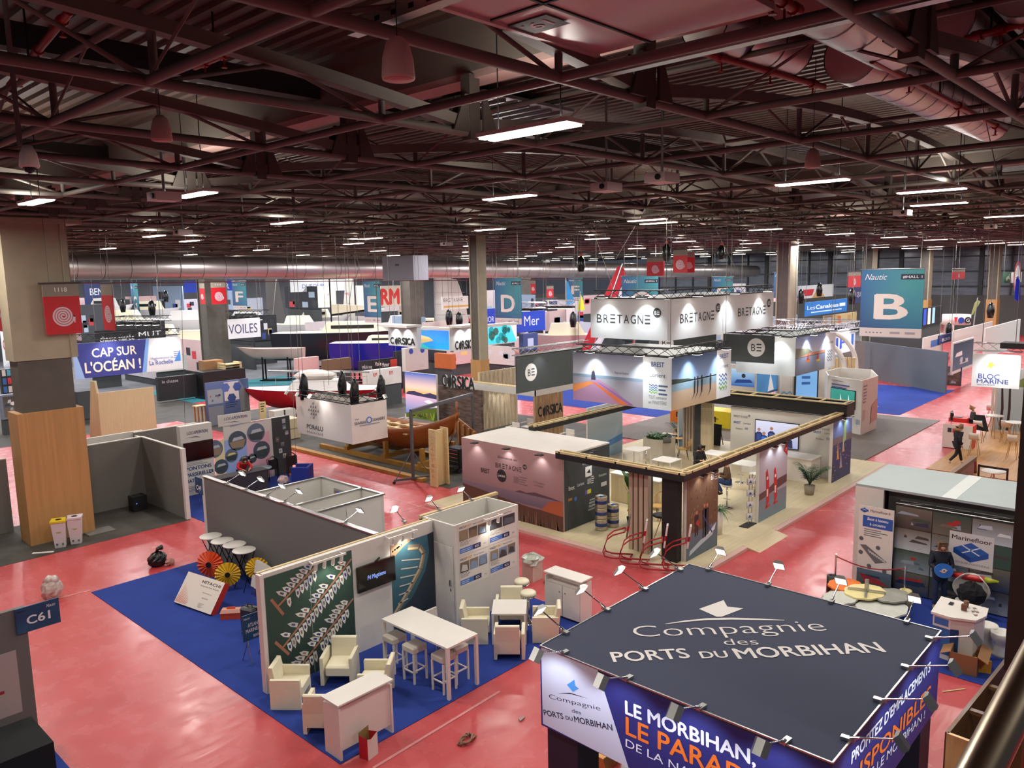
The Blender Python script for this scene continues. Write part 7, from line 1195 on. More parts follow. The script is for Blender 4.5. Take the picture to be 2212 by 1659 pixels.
sp_ = thing('sunset_picture', 'tall lit sunset bay picture leaning on the stone wall', 'picture', (SX-.5, 31, .6)); X = SX-.8; g = fx(X, (874, 803), (945, 912)); g.o.z = onX(905, 905, X).z; g.H = onX(905, 806, X).z-g.o.z; sheet(g, .12, 'light_box', WHT, sp_); m = MB(); W_, H_ = g.W, g.H; m.grad(g, 0, H_*.55, W_, H_*.68, .004, (244, 160, 80), (226, 190, 170)).grad(g, 0, H_*.68, W_, H_, .004, (226, 190, 170), (50, 90, 170)).grad(g, 0, 0, W_, H_*.55, .004, (20, 110, 180), (210, 170, 190)); m.poly(g, [(0, H_*.52), (W_, H_*.48), (W_, H_*.57), (W_*.8, H_*.6), (W_*.6, H_*.56), (W_*.3, H_*.6), (W_*.1, H_*.58)], .006, (50, 50, 80)); m.poly(g, [(0, 0), (W_, 0), (W_, H_*.3), (W_*.7, H_*.26), (W_*.3, H_*.14), (0, H_*.1)], .006, (70, 84, 30)); m.poly(g, [(W_*.6, H_*.4), (W_, H_*.3), (W_, H_*.36), (W_*.75, H_*.45)], .006, (230, 220, 214))
for i in range(25): x = random.uniform(0, W_*.9); m.poly(g, [(x, random.uniform(0, .2)), (x+.3, .1), (x+.2, .1+.5*x/W_)], .008, random.choice([(110, 120, 40), (60, 50, 40), (90, 70, 60), (40, 60, 30)]))
m.build('picture', LBX, sp_)
st2 = thing('slat_stand', 'timber slat stand walls with black region lettering and white top beam', 'booth', (29, 26, 0)); YS = 25.2; SX2 = 28.6; 
def slats(fr, x0, x1, z1, n): m = MB(); [m.slab(fr, x0+(x1-x0)*i/n, 0, x0+(x1-x0)*(i+.55)/n, z1, 0, .06) for i in range(n)]; m.slab(fr, x0, 0, x1, z1, -.05, 0); return m
g = ry(YS, onY(1154, 900, YS).x, onY(1216, 900, YS).x, 0, 2.4); slats(g, 0, g.W, 2.3, 22).build('slat_wall', mat('slat_pine', (196, 160, 120), .6, noise=.2, scale=3), st2); m = MB(); corsica(m, g, g.W*.1, 1.25, g.W*.85, .5, (24, 22, 22), .07); m.build('lettering', PR, st2); x0 = g.o.x
MB().box((x0, YS-.05, 2.3), (x0+5.5, YS+.1, 2.65)).box((x0-.05, YS-.05, 2.3), (x0+.1, YS+4.6, 2.65)).build('top_beam', WPL, st2); MB().box((x0, YS-.02, 2.65), (x0+5.5, YS+.3, 2.69)).box((x0-.02, YS, 2.65), (x0+.3, YS+4.6, 2.69)).build('pine_top', PINE, st2)
Y2 = YS+4.2; g = ry(Y2, onY(1036, 900, Y2).x, onY(1118, 900, Y2).x, 0, 3.2); slats(g, 0, g.W, 3.15, 30).build('slat_wall', mat('slat_pale', (206, 190, 160), .6, noise=.15, scale=3), st2)
for px in (1075, 1090, 1105): lamp('SPOT', 'slat_spot', onY(px, 838, Y2-.5), 25, (1, .97, .9), (.04, .04), (0, .3, -1), 80)
m = plant('spider_plant', 'dry spiky grass plant inside the slat stand', (31.8, 27.6, 0), 1.0, BLK, .2, .9)
def wchair(px, py, d, lb):
    q = deep(px, py, d); q.z = 0; t = thing('arm_chair', lb, 'chair', q, 0, 'white plastic armchairs'); MB().box((q.x-.25, q.y-.25, .42), (q.x+.25, q.y+.25, .46)).build('seat', WHT, t); MB().box((q.x+.22, q.y-.25, .46), (q.x+.26, q.y+.25, .82)).build('backrest', WHT, t); MB().box((q.x-.25, q.y-.27, .62), (q.x+.25, q.y-.23, .66)).box((q.x-.25, q.y+.23, .62), (q.x+.25, q.y+.27, .66)).build('armrest', WHT, t); [MB().tube((q.x+a*.22, q.y+b*.22, .42), (q.x+a*.25, q.y+b*.25, 0), .02).build('leg', WHT, t) for a in (-1, 1) for b in (-1, 1)]
wchair(875, 920, 42, 'white plastic armchair left of the sunset picture'); wchair(1140, 925, 40, 'white plastic armchair beside the slat corner'); wchair(1225, 940, 37, 'white plastic armchair before the pale blue panel'); wchair(1108, 935, 39, 'white plastic armchair behind the slat wall end')
# hanging white box over the wooden boat
HX, zt, zb = 18.0, onX(760, 876, 18).z, onX(760, 960, 18).z; yn, yf = onX(760, 918, HX).y, onX(641, 900, HX).y; x1 = onY(836, 900, yn).x
def por(m, g):
    for r_, (n, off) in enumerate(((1, 0), (3, 0), (5, 0), (3, 0), (1, 0))):
        for k in range(n): x = g.W*.33+(k-(n-1)/2)*.17; y = g.H*.86-r_*.15; m.poly(g, [(x-.06, y), (x+.05, y), (x+.05, y+.13)], .006, (120, 116, 116))
    m.text(g, 'PORALU', g.W*.34, g.H*.18, .2, g.W*.3, .006, (70, 66, 68), .01).text(g, 'MARINE', g.W*.34, g.H*.06, .1, g.W*.3, .006, (130, 126, 126), sp=1.4)
def ser(m, g): m.text(g, 'SEARIAL', g.W*.24, g.H*.48, .12, g.W*.34, .006, (50, 60, 90), .01).text(g, 'CLEANERS', g.W*.73, g.H*.5, .12, g.W*.4, .006, (50, 60, 90), .01).disc(g, g.W*.48, g.H*.55, .14, .005, (70, 120, 200)).disc(g, g.W*.48, g.H*.55, .09, .007, (226, 220, 216)).text(g, 'THE', g.W*.14, g.H*.6, .06, g.W*.1, .006, (60, 66, 90)); lines(m, g, g.W*.2, g.W*.8, g.H*.43, 1, .1, .03, (130, 140, 160), .006)
t = ring_sign('hanging_sign', 'white hanging box with grey triangle logo over the wooden boat', HX, x1, yn, yf, zb, zt, mat('box_white', (220, 212, 206), .5, noise=.04), por, ser)
bx('dark_lining', (HX+.06, yn+.06, zb+.3), (x1-.06, yf-.06, zb+.36), BLK, t)
for i, (a, b) in enumerate(((HX+.1, yf-.5), (x1-.2, yf-1.2), (HX+.4, yn+.3), (x1-.1, yn+.2))):
    h = thing('chain_hoist', ['black bagged chain hoist at the sign corner nearest the grey wall', 'black bagged chain hoist at the rear of the white hanging box', 'black bagged chain hoist at the near corner of the white hanging box', 'black bagged chain hoist above the lettered short side'][i], 'hoist', (a, b, zt+.1), 0, 'bagged chain hoists'); MB().path([(a, b, zt-.1), (a, b, zt+.4), (a+.05, b, zt+.8), (a, b, zt+1.0)], [.17, .2, .14, .06], 8).build('bag', FILM, h); MB().tube((a, b, zt+1), (a, b, 11.95), .012, n=4).build('chain', ROPE, h)
for i, (y, z_) in enumerate(((yf-.2, 0), (yf-1.0, 0), (yf-1.9, 0))): put_arm((HX, y, zt+.06), (-1, .1), 'silver arm spotlight on the white hanging box long side, %s from its far corner' % ['first', 'second', 'third'][i], 'arm spotlights on the hanging box'); 
put_arm((x1-.5, yn, zt+.06), (.1, -1), 'silver arm spotlight on the lettered short side of the white hanging box', 'arm spotlights on the hanging box'); put_arm((x1, yn+1.2, zt+.06), (1, .1), 'glowing arm spotlight reaching out behind the white hanging box', 'arm spotlights on the hanging box')
lamp('SPOT', 'sign_spot', (HX-.6, (yn+yf)/2, zt+.4), 70, (1, .97, .92), (.05, .05), (.5, 0, -1), 120, .9)
# ================================================================ things under the roof
def strip(x, y, lb, tubes=2):
    t = thing('strip_light', lb, 'ceiling light', (x, y, 10.1), 0, 'ceiling strip lights'); MB().box((x-.17, y-.75, 10.04), (x+.17, y+.75, 10.09)).build('housing', WPL, t); MB().tube((x-.1, y-.6, 10.09), (x-.1, y-.6, 11.95), .01, n=4).tube((x+.1, y+.6, 10.09), (x+.1, y+.6, 11.95), .01, n=4).build('bracket', BLM, t)
    for s_ in (-.085, .085): MB().box((x+s_-.06, y-.72, 10.015), (x+s_+.06, y+.72, 10.04)).build('light_tube', LED, t)
NEAR = {(7.55, 6.65): 'bright strip light closest to the silver ceiling board', (16.4, 6.7): 'bright strip light under the arched truss by the silver ducts', (20.7, 5.6): 'long strip light beyond the spiral ducts', (13.56, 12.56): 'strip light above the middle of the hall, below the concrete bands', (23.5, 15.3): 'strip light above the white region sign ring', (22.6, 22): 'strip light at the head of the slim central column', (22.7, 29.8): 'strip light over the hanging white box', (7.75, 16): 'bright twin strip light above a hanging projector', (5.8, 19.3): 'bright strip light by the top of the clad column'}
for x, y in LAMPS:
    if x < 0 or y < 0: continue
    strip(x, y, NEAR.get((x, y), 'distant strip light among the roof trusses'))
def projector(px, py, z, lb):
    q = at(px, py, z); t = thing('projector', lb, 'projector', q, 0, 'hanging projectors'); MB().box((q.x-.24, q.y-.2, q.z-.08), (q.x+.24, q.y+.2, q.z+.08)).box((q.x-.26, q.y-.1, q.z-.06), (q.x-.24, q.y+.1, q.z+.04)).build('body', WPL, t); MB().tube(q+Z*.08, (q.x, q.y, 11.95), .025, n=6).build('hanger', ALU, t); MB().tube(q+V((-.25, -.08, 0)), q+V((-.28, -.08, 0)), .05, n=12).build('lens', BLK, t)
for a in ((355, 425, 9.85, 'white projector on a silver pole under the twin strip light'), (1430, 385, 9.85, 'white projector over the middle of the hall by the ribbed roof'), (1950, 460, 9.85, 'white projector far over the right-hand stands'), (395, 502, 9.85, 'small white projector beyond the twin strip light'), (965, 527, 9.8, 'small white projector beside the slim central column'), (1310, 405, 9.9, 'small white projector just behind the larger one'), (2140, 490, 9.85, 'small white projector near the dark timber post')): projector(*a)
def bell(px, py, z, lb):
    q = at(px, py, z); t = thing('pendant_speaker', lb, 'speaker', q, 0, 'bell pendant speakers'); MB().lathe([(0, 0), (.12, .0), (.125, .02), (.115, .15), (.085, .26), (.04, .3), (0, .3)], q, 20).build('shell', mat('speaker_white', (206, 186, 170), .55, noise=.06), t); MB().lathe([(0, -.004), (.11, -.004), (.11, 0), (0, 0)], q, 20).build('grille', mat('speaker_grille', (200, 160, 150), .6, noise=.1), t); MB().tube(q+Z*.3, (q.x, q.y, 11.6), .006, n=4).build('cable', BLK, t)
bell(861, 172, 9.75, 'large white bell speaker hanging before the grey concrete band'); bell(350, 304, 10.0, 'white bell speaker half hidden behind a roof chord'); bell(1755, 362, 9.9, 'small white bell speaker below the bright arched-truss light')
q = at(64, 362, 9.65); t = thing('dome_camera', 'white dome camera on a grey bracket above the clad column', 'camera', q); MB().lathe([(0, .25), (.05, .25), (.09, .16), (.11, .02), (.1, 0), (0, 0)], q, 18).build('housing', WPL, t); MB().lathe([(.0, -.07), (.05, -.05), (.075, 0), (0, 0)], q, 16).build('dome', mat('dome_glass', (30, 30, 34), .08), t); MB().bar(q+V((-.06, .06, .25)), (q.x-.06, q.y+.06, 11.95), .1, .03).build('bracket', GRY, t)
# silver ceiling board with number plate and rails
SB = mat('silver_board', (212, 206, 208), .38, .15, noise=.08, scale=1.5); cb_ = thing('ceiling_board', 'large silver ceiling board with a dark number plate 19.1', 'ceiling panel', (5, 4, 10.6)); bx('board', (2.0, 3.3, 10.6), (7.13, 5.28, 10.66), SB, cb_); bx('seam', (2.0, 4.6, 10.585), (7.13, 4.63, 10.6), BLM, cb_); bx('seam', (5.45, 3.3, 10.585), (5.48, 5.28, 10.6), BLM, cb_); bx('edge', (2.0, 5.24, 10.57), (7.13, 5.3, 10.66), WPL, cb_)
q0 = at(1150, 57, 10.58); g = Fr(q0+V((-.22, .3, 0)), (0, -1, 0), (1, 0, 0)); g = Fr((q0.x+.2, q0.y-.3, 10.583), (0, 1, 0), (1, 0, 0)); np_ = MB().rect(g, 0, -.36, .6, 0, .0).build('number_plate', mat('plate_green', (74, 86, 84), .6, noise=.1), cb_); MB().text(g, '19.1', .3, -.27, .18, .4, .004, (190, 160, 160)).build('lettering', PR, cb_)
for y0, y1, x, nm in ((1.5, 5.4, 7.2, 'perforated steel cable rail along the silver board edge'), (3.2, 5.9, 4.4, 'perforated steel cable rail crossing before the silver board')):
    t = thing('cable_rail', nm, 'rail', (x, y0, 10.4)); bx('rail', (x-.02, y0, 10.4), (x+.02, y1, 10.5), ALU, t); MB().box((x-.06, y0, 10.38), (x+.06, y1, 10.4)).build('flange', ALU, t); m = MB()
    for i in range(int((y1-y0)/.22)): m.box((x-.024, y0+.1+.22*i, 10.43), (x+.024, y0+.16+.22*i, 10.47))
    m.build('slots', BLM, t)
SPI = mat('spiral_duct', (206, 204, 206), .34, .9, noise=.12, scale=1.2, bump=.15, stretch=(.5, 3, 3))
def duct(lb, a, b, r_, mm=SPI, ring=.55, end=0):
    a, b = V(a), V(b); t = thing('air_duct', lb, 'duct', a); n = max(2, int((b-a).length/ring)); MB().tube(a, b, r_, n=28, cap=False).build('pipe', mm, t); MB().tube(a, a+(b-a)*.001, r_*.99, n=28).tube(b-(b-a)*.001, b, r_*.99, n=28).build('end_cap', WPL, t); m = MB(); d = (b-a).normalized()
    for i in range(n+1): q = a+(b-a)*i/n; m.tube(q-d*.012, q+d*.012, r_*1.012, n=28, cap=False)
    m.build('seam_rings', BLM, t); m = MB()
    for i in range(0, n+1, 3): q = a+(b-a)*i/n; m.tube(q+Z*r_, V((q.x, q.y, 11.95)), .012, n=4)
    m.build('hanger', BLM, t)
duct('short silver spiral duct section next to the silver ceiling board', (8.9, 5.0, 11.25), (11.0, 4.85, 11.25), .33); duct('wide silver spiral duct section above a red sprinkler pipe', (8.2, 3.5, 11.15), (10.9, 3.45, 11.15), .42); duct('long silver spiral duct running away over the aisle', (11.2, 4.1, 11.1), (18.6, 4.0, 11.1), .36); duct('dull silver spiral duct running behind the long one', (11.2, 3.0, 11.3), (19, 3.2, 11.3), .36); duct('silver spiral duct rising into the upper picture corner', (10.5, 2.0, 11.35), (16.5, 2.05, 11.35), .38)
RP = mat('sprinkler_red', (150, 22, 30), .4, noise=.15)
for lb, a, b in (('red sprinkler pipe below the short silver duct', (1490, 105, 10.9), (1780, 188, 10.9)), ('red sprinkler pipe along the long silver duct', (1885, 130, 10.75), (2170, 282, 10.75)), ('red sprinkler pipe beside the silver board corner', (1655, -20, 10.75), (1725, 25, 10.75)), ('rusty red pipe in the dark roof over the first truss', (20, 185, 11.2), (150, 25, 11.2)), ('rusty red pipe under the ribbed roof by the concrete band', (420, 145, 11.3), (540, 95, 11.3)), ('red ended pipe at the upper picture corner', (2085, 85, 11.0), (2230, 45, 11.0))):
    p, q = at(*a), at(*b); t = thing('sprinkler_pipe', lb, 'pipe', p); MB().tube(p, q, .045, n=10).build('pipe', RP, t); m = MB()
    for k in (.2, .55, .9): s_ = p+(q-p)*k; m.tube(s_-(q-p).normalized()*.06, s_+(q-p).normalized()*.06, .065, n=10).tube(s_, s_-Z*.16, .014, n=6).tube(s_-Z*.16, s_-Z*.17, .04, n=8)
    m.build('sprinkler_heads', RP, t); MB().tube(p+(q-p)*.4, V((p.x*.6+q.x*.4, p.y*.6+q.y*.4, 11.95)), .015, n=5).build('hanger', BLM, t)
# long duct across the hall, box unit
DU = mat('hall_duct', (196, 188, 184), .36, .85, noise=.1, scale=.6); duct('very long silver duct crossing the whole hall above the boats', (-12, 50, 9.6), (104, 50, 7.95), .76, DU, 1.5)
tag(MB().tube((-12, 49.6, 8.68), (100, 49.6, 7.05), .035, n=6).build('red_pipe', mat('dark_red_pipe', (90, 18, 24), .5, noise=.1)), 'thin dark red pipe under the very long silver duct', 'pipe')
t, g = big('air_unit', 'square grey air unit hanging in front of the long duct', 'unit', 825, 894, 553, 606, 50, mat('unit_grey', (120, 118, 126), .5, noise=.05), None, 'x', t_=1.2); MB().rect(g, g.W*.42, g.H*.6, g.W*.55, g.H*.68, .004).build('label_plate', BLK, t); MB().tube(g.p(.3, g.H, -.3), g.p(.3, 11.95-g.o.z, -.3), .02, n=4).tube(g.p(g.W-.3, g.H, -.3), g.p(g.W-.3, 11.95-g.o.z, -.3), .02, n=4).build('hanger', BLM, t)
# rigging ropes from the trusses to the hanging rings
for i, (a, b, lb) in enumerate((((735, 440), (790, 640), 'slanting steel rope over the black yacht'), ((960, 440), (1000, 640), 'thin steel rope beside the slim central column'), ((1240, 480), (1330, 640), 'slanting steel rope meeting the white sign ring corner'), ((1440, 470), (1330, 560), 'steel rope fanned out over the white sign ring'), ((1480, 480), (1600, 600), 'steel rope running to the far sign ring corner'), ((2085, 260), (2160, 400), 'thin steel rope below the silver spiral duct'), ((620, 500), (640, 1010), 'long thin steel rope dropping past the round boat pictures'), ((395, 520), (400, 930), 'long thin steel rope dropping before the grey partitions'))):
    d = 30 if i != 5 else 14; p, q = deep(*a, d), deep(*b, d); p.z = max(p.z, 11.95); tag(MB().tube(p, q, .008, n=4).build('steel_rope', ROPE), lb, 'rope')
for px, py, d, lb in ((1440, 545, 33, 'black chain hoist with an orange hook above the white sign ring'), (1255, 570, 36, 'round black bag hoist in front of the long duct'), (1558, 545, 40, 'black chain hoist hung over the far end of the sign ring')):
    q = deep(px, py, d); t = thing('chain_hoist', lb, 'hoist', q, 0, 'chain hoists over the sign ring'); MB().path([q-Z*.35, q-Z*.1, q+Z*.2, q+Z*.35], [.12, .2, .17, .05], 8).build('bag', FILM, t); MB().tube(q+Z*.3, (q.x, q.y, 11.95), .012, n=4).build('chain', ROPE, t); MB().ball(q+Z*.4, .06).build('hook', mat('hook_orange', (220, 80, 40), .5), t)
# ================================================================ far side of the hall
def nautic(px0, px1, yt, yb, d, ch, lb, face='x'):
    def paint(m, g):
        W, H_ = g.W, g.H; f = H_*.13
        m.add([g.p(0, f, .003), g.p(W, f, .003), g.p(W, H_, .003), g.p(0, H_, .003)], [[0, 1, 2, 3]], [(52, 74, 122), (50, 110, 140), (74, 160, 160), (58, 108, 156)]); m.rect(g, 0, 0, W, f, .003, (206, 190, 186)); m.text(g, ch, W*.5, H_*.27, H_*.38, W*.5, .006, (224, 208, 200), .03)
        m.text(g, 'Nautic', W*.24, H_*.85, H_*.09, W*.36, .006, (226, 224, 226), 0, shear=.35).rect(g, W*.64, H_*.85, W, H_*.93, .006, (40, 48, 70)).text(g, '#HALL 1', W*.82, H_*.87, H_*.04, W*.3, .009, (226, 226, 226), .02)
        for k in range(5): m.rect(g, W*(.1+.06*k), f*.4, W*(.13+.06*k), f*.52, .006, (110, 100, 104))
        m.rect(g, W*.5, f*.35, W*.66, f*.6, .006, (150, 140, 146)).rect(g, W*.74, f*.35, W*.9, f*.6, .006, (150, 140, 146))
    t, g = big('aisle_banner', lb, 'banner', px0, px1, yt, yb, d, MT['nautic_blue'], paint, face, t_=.04); MB().tube(g.p(-.1, g.H+.03, -.02), g.p(g.W+.1, g.H+.03, -.02), .03).tube(g.p(.2, g.H, -.02), g.p(.2, 11.95-g.o.z, -.02), .012, n=4).tube(g.p(g.W-.2, g.H, -.02), g.p(g.W-.2, 11.95-g.o.z, -.02), .012, n=4).build('hanger', ALU, t)
for a in ((1862, 1990, 582, 728, 45, 'B', 'large blue aisle banner with the letter B'), (1068, 1127, 601, 700, 56, 'D', 'blue aisle banner with the letter D beside the slim column'), (1343, 1421, 597, 690, 52, 'C', 'blue aisle banner half hidden behind the white sign ring'), (784, 824, 607, 697, 68, 'E', 'blue aisle banner with the letter E over the black yacht'), (500, 534, 608, 668, 82, 'F', 'blue aisle banner with the letter F by the dark column'), (281, 303, 612, 690, 86, 'G', 'narrow blue aisle banner with the letter G'), (1227, 1259, 600, 648, 88, 'F', 'small blue aisle banner behind the blue and white sail'), (1540, 1582, 598, 660, 84, 'E', 'blue aisle banner rising behind the white sign ring'), (1672, 1722, 588, 652, 66, 'D', 'blue aisle banner half covered by a dark column')): nautic(*a)
def word(s, c, w_=.8, h=.4, y=.3, x=.5, b=.02): return lambda m, g: m.text(g, s, g.W*x, g.H*y, g.H*h, g.W*w_, .006, c, b)
NB, BB, KB_ = mat('navy_sign', (44, 56, 110), .5, noise=.1), mat('vivid_blue_sign', (30, 70, 200), .5, noise=.08), mat('black_sign', (36, 36, 40), .5, noise=.1)
CRW = mat('cream_sign', (232, 226, 206), .5, noise=.05)
SIGNS = [(180, 246, 612, 662, 92, NB, word('BENE', (226, 234, 244), .6, .3, .5), 'blue hanging sign with white capitals beside the hose signs', 'y'), (0, 27, 712, 792, 58, SW, word('Ga', (190, 50, 60), .7, .3, .45), 'white sign with thin red letters at the picture edge', 'y'),
 (246, 360, 696, 746, 66, KB_, word('MUT', (226, 226, 226), .45, .25, .35, .68, 0), 'black hanging sign with thin white capitals', 'y'), (204, 300, 712, 742, 60, KB_, word('chasse marée', (236, 236, 236), .8, .4, .2), 'black hanging sign with rounded white lower-case letters', 'y'),
 (397, 506, 606, 631, 94, BB, word('DUFOUR', (226, 234, 250), .6, .5, .25, .6), 'bright blue hanging sign crossing behind the dark column', 'y'), (627, 762, 604, 629, 90, SW, word('DUFOUR', (80, 100, 170), .35, .35, .3, .35, 0), 'white hanging sign with blue emblem under the long duct', 'y'),
 (686, 727, 618, 664, 76, CRW, lambda m, g: m.poly(g, [(g.W*.45, g.H*.5), (g.W*.6, g.H*.6), (g.W*.62, g.H*.7)], .006, (80, 110, 150)).text(g, 'ALLURES', g.W*.5, g.H*.2, g.H*.1, g.W*.5, .006, (190, 186, 170)), 'cream lit square sign above the black yacht mast', 'y'), (768, 786, 617, 665, 76, CRW, None, 'narrow cream lit sign face beside the letter E', 'x'),
 (822, 872, 617, 662, 78, CRW, word('RM', (226, 60, 50), .8, .75, .12, .4, .06), 'cream hanging sign with huge red letters', 'y'), (492, 564, 688, 730, 60, SW, word('VOILES', (60, 64, 100), .9, .5, .25, .45, 0), 'white hanging sign with dark blue serif letters', 'y'),
 (1044, 1070, 667, 703, 64, BB, word('NOR', (226, 236, 255), .8, .35, .2), 'blue sign with white capitals behind the slim column', 'y'), (1118, 1178, 672, 716, 62, BB, word('Mer', (236, 240, 255), .55, .5, .3, .5, 0), 'vivid blue sign with white handwriting', 'y'), (955, 1012, 640, 668, 70, WPL, lambda m, g: (bretagne(m, g, g.W*.05, g.H*.6, g.W*.85, (70, 70, 76), badge=False), m.rect(g, g.W*.05, g.H*.15, g.W, g.H*.3, .006, (200, 160, 80))), 'pale hanging sign with dark capitals and a gold bar', 'y'),
 (1741, 1829, 649, 678, 78, mat('canal_blue', (36, 120, 200), .5, noise=.15), lambda m, g: m.text(g, 'Les', g.W*.12, g.H*.45, g.H*.3, g.W*.17, .006, (226, 240, 250), 0).text(g, 'Canalous', g.W*.5, g.H*.45, g.H*.3, g.W*.55, .006, (240, 246, 250), .03).rect(g, g.W*.8, g.H*.45, g.W*.95, g.H*.7, .006, (226, 236, 246)).rect(g, g.W*.12, g.H*.2, g.W*.86, g.H*.28, .006, (200, 226, 246)), 'sky blue hanging sign with white letters and a wave flag', 'y'),
 (1722, 1800, 616, 643, 88, SW, lambda m, g: m.poly(g, [(g.W*.4, 0), (g.W*.75, 0), (g.W*.58, g.H*.95)], .006, (196, 160, 106)).poly(g, [(g.W*.14, g.H*.7), (g.W*.45, g.H*.7), (g.W*.4, g.H*.2), (g.W*.2, g.H*.2)], .006, (206, 50, 60)), 'white hanging sign with pine triangles and a red patch', 'y'), (775, 860, 776, 801, 56, KB_, lambda m, g: m.text(g, 'MÂN mag', g.W*.2, g.H*.3, g.H*.3, g.W*.25, .006, (220, 220, 220)).text(g, 'Voile', g.W*.48, g.H*.45, g.H*.35, g.W*.16, .006, (236, 226, 220), .02).text(g, 'Moteur', g.W*.68, g.H*.3, g.H*.35, g.W*.18, .006, (236, 236, 236), .02).rect(g, g.W*.8, g.H*.2, g.W*.98, g.H*.85, .006, (206, 70, 60)), 'black sign board with magazine titles and a red block', 'y'),
 (1836, 1862, 620, 655, 66, NB, word('MÉDI QUE', (206, 210, 226), .9, .3, .4), 'dark blue panel with white capitals beside the letter B', 'y'), (2030, 2056, 722, 740, 62, NB, word('B30', (220, 228, 240), .6, .35, .25), 'small blue stand number plate over the blank partition', 'y')]
for a, b, c, d_, d, m_, p_, lb, f in SIGNS:
    t, g = big('hanging_sign', lb, 'sign', a, b, c, d_, d, m_, p_, f); MB().tube(g.p(.1, g.H, -.05), g.p(.1, 11.95-g.o.z, -.05), .02, n=4).tube(g.p(g.W-.1, g.H, -.05), g.p(g.W-.1, 11.95-g.o.z, -.05), .02, n=4).build('hanging_rope', ROPE, t)
# large navy and white sign by the clad column
t, g = big('hanging_sign', 'large navy and white hanging sign beside the clad column', 'sign', 155, 396, 735, 808, 44, SW, None, 'y'); m = MB(); W, H_ = g.W, g.H
m.poly(g, [(W*.04, 0), (W*.62, 0), (W*.67, H_), (0, H_), (0, H_*.7)], .004, (52, 62, 140)); m.poly(g, [(0, 0), (W*.08, 0), (W*.05, H_*.4), (0, H_)], .006, (150, 190, 240)); m.poly(g, [(W*.6, 0), (W*.64, 0), (W*.69, H_), (W*.66, H_)], .006, (120, 170, 230))
cc = (246, 238, 214); m.text(g, 'CAP SUR', W*.36, H_*.58, H_*.26, W*.4, .008, cc, .02).text(g, "L'OCÉAN !", W*.34, H_*.15, H_*.3, W*.5, .008, cc, .03); m.text(g, "l'Agglomération de", W*.8, H_*.36, H_*.07, W*.22, .008, (110, 130, 190)).text(g, 'La Rochelle', W*.79, H_*.2, H_*.13, W*.23, .008, (80, 100, 180), .02); m.poly(g, [(W*.92, H_*.25), (W*.985, H_*.25), (W*.985, H_*.6)], .008, (70, 140, 220)); [m.rect(g, W*.92, H_*(.35+.06*k), W*(.94+.01*k), H_*(.37+.06*k), .007, (120, 140, 180)) for k in range(4)]
m.build('front_print', PR, t); q = MB(); truss(q, g.p(0, H_+.3, -.2), g.p(W, H_+.3, -.2), .18); q.build('truss', TRS, t); MB().tube(g.p(.5, H_+.4, -.2), g.p(.5, 11.95-g.o.z, -.2), .015, n=4).tube(g.p(W-1, H_+.4, -.2), g.p(W-1, 11.95-g.o.z, -.2), .015, n=4).build('hanging_rope', ROPE, t)
for k in (.3, .85): lamp('SPOT', 'sign_spot', g.p(W*k, H_+.2, 1.0), 120, (1, .98, .95), (.05, .05), (0, .7, -1), 110, .8)
# island region hanging signs
for a, b, c, d_, f, lb, k in ((838, 902, 705, 748, 'x', 'pale hanging box with black region letters and two glowing spots', 0), (903, 972, 711, 756, 'x', 'lit hanging picture of a blue bay with golden rocks', 1), (978, 1030, 705, 758, 'y', 'pale hanging box with black region letters behind the slim column', 0), (1049, 1117, 703, 743, 'y', 'lit hanging picture of turquoise sea over rocks', 2)):
    def paint(m, g):
        W, H_ = g.W, g.H
        if k == 0: corsica(m, g, W*.08, H_*.1, W*.84, H_*.34, (30, 36, 36), .02)
        elif k == 1: m.grad(g, .06, .06, W-.06, H_-.06, .004, (30, 150, 210), (40, 110, 220)); m.poly(g, [(.06, H_*.25), (W*.5, H_*.45), (W*.35, H_*.6), (.06, H_*.7)], .006, (200, 170, 110)); m.poly(g, [(.06, .06), (W*.4, .06), (W*.1, H_*.3), (.06, H_*.3)], .006, (40, 180, 180)); m.poly(g, [(.06, H_*.85), (W*.4, H_*.92), (.06, H_-.06)], .006, (90, 120, 80))
        else: m.grad(g, .06, .06, W-.06, H_-.06, .004, (60, 190, 206), (80, 200, 220)); [m.disc(g, random.uniform(.3, W*.75), random.uniform(.2, H_-.2), random.uniform(.1, .3), .006, random.choice([(40, 110, 120), (40, 140, 150), (60, 90, 80)]), 7) for _ in range(14)]; m.poly(g, [(W*.8, H_-.06), (W-.06, H_-.06), (W-.06, .1)], .006, (226, 206, 210))
    t, g = big('hanging_sign', lb, 'sign', a, b, c, d_, 46, SW, paint, f, LBX if k else PR, .3); MB().slab(g, -.05, g.H, g.W+.05, g.H+.12, -.35, .8 if k == 0 else .02).build('hood', WPL, t); MB().tube(g.p(.1, g.H, -.1), g.p(.1, 11.95-g.o.z, -.1), .012, n=4).tube(g.p(g.W-.1, g.H, -.1), g.p(g.W-.1, 11.95-g.o.z, -.1), .012, n=4).build('hanging_rope', ROPE, t)
    if k == 0: [lamp('SPOT', 'sign_spot', g.p(g.W*x, g.H-.05, .4), 60, (1, .99, .96), (.04, .04), g.n*-.5-Z, 100, .8) for x in (.3, .7)]
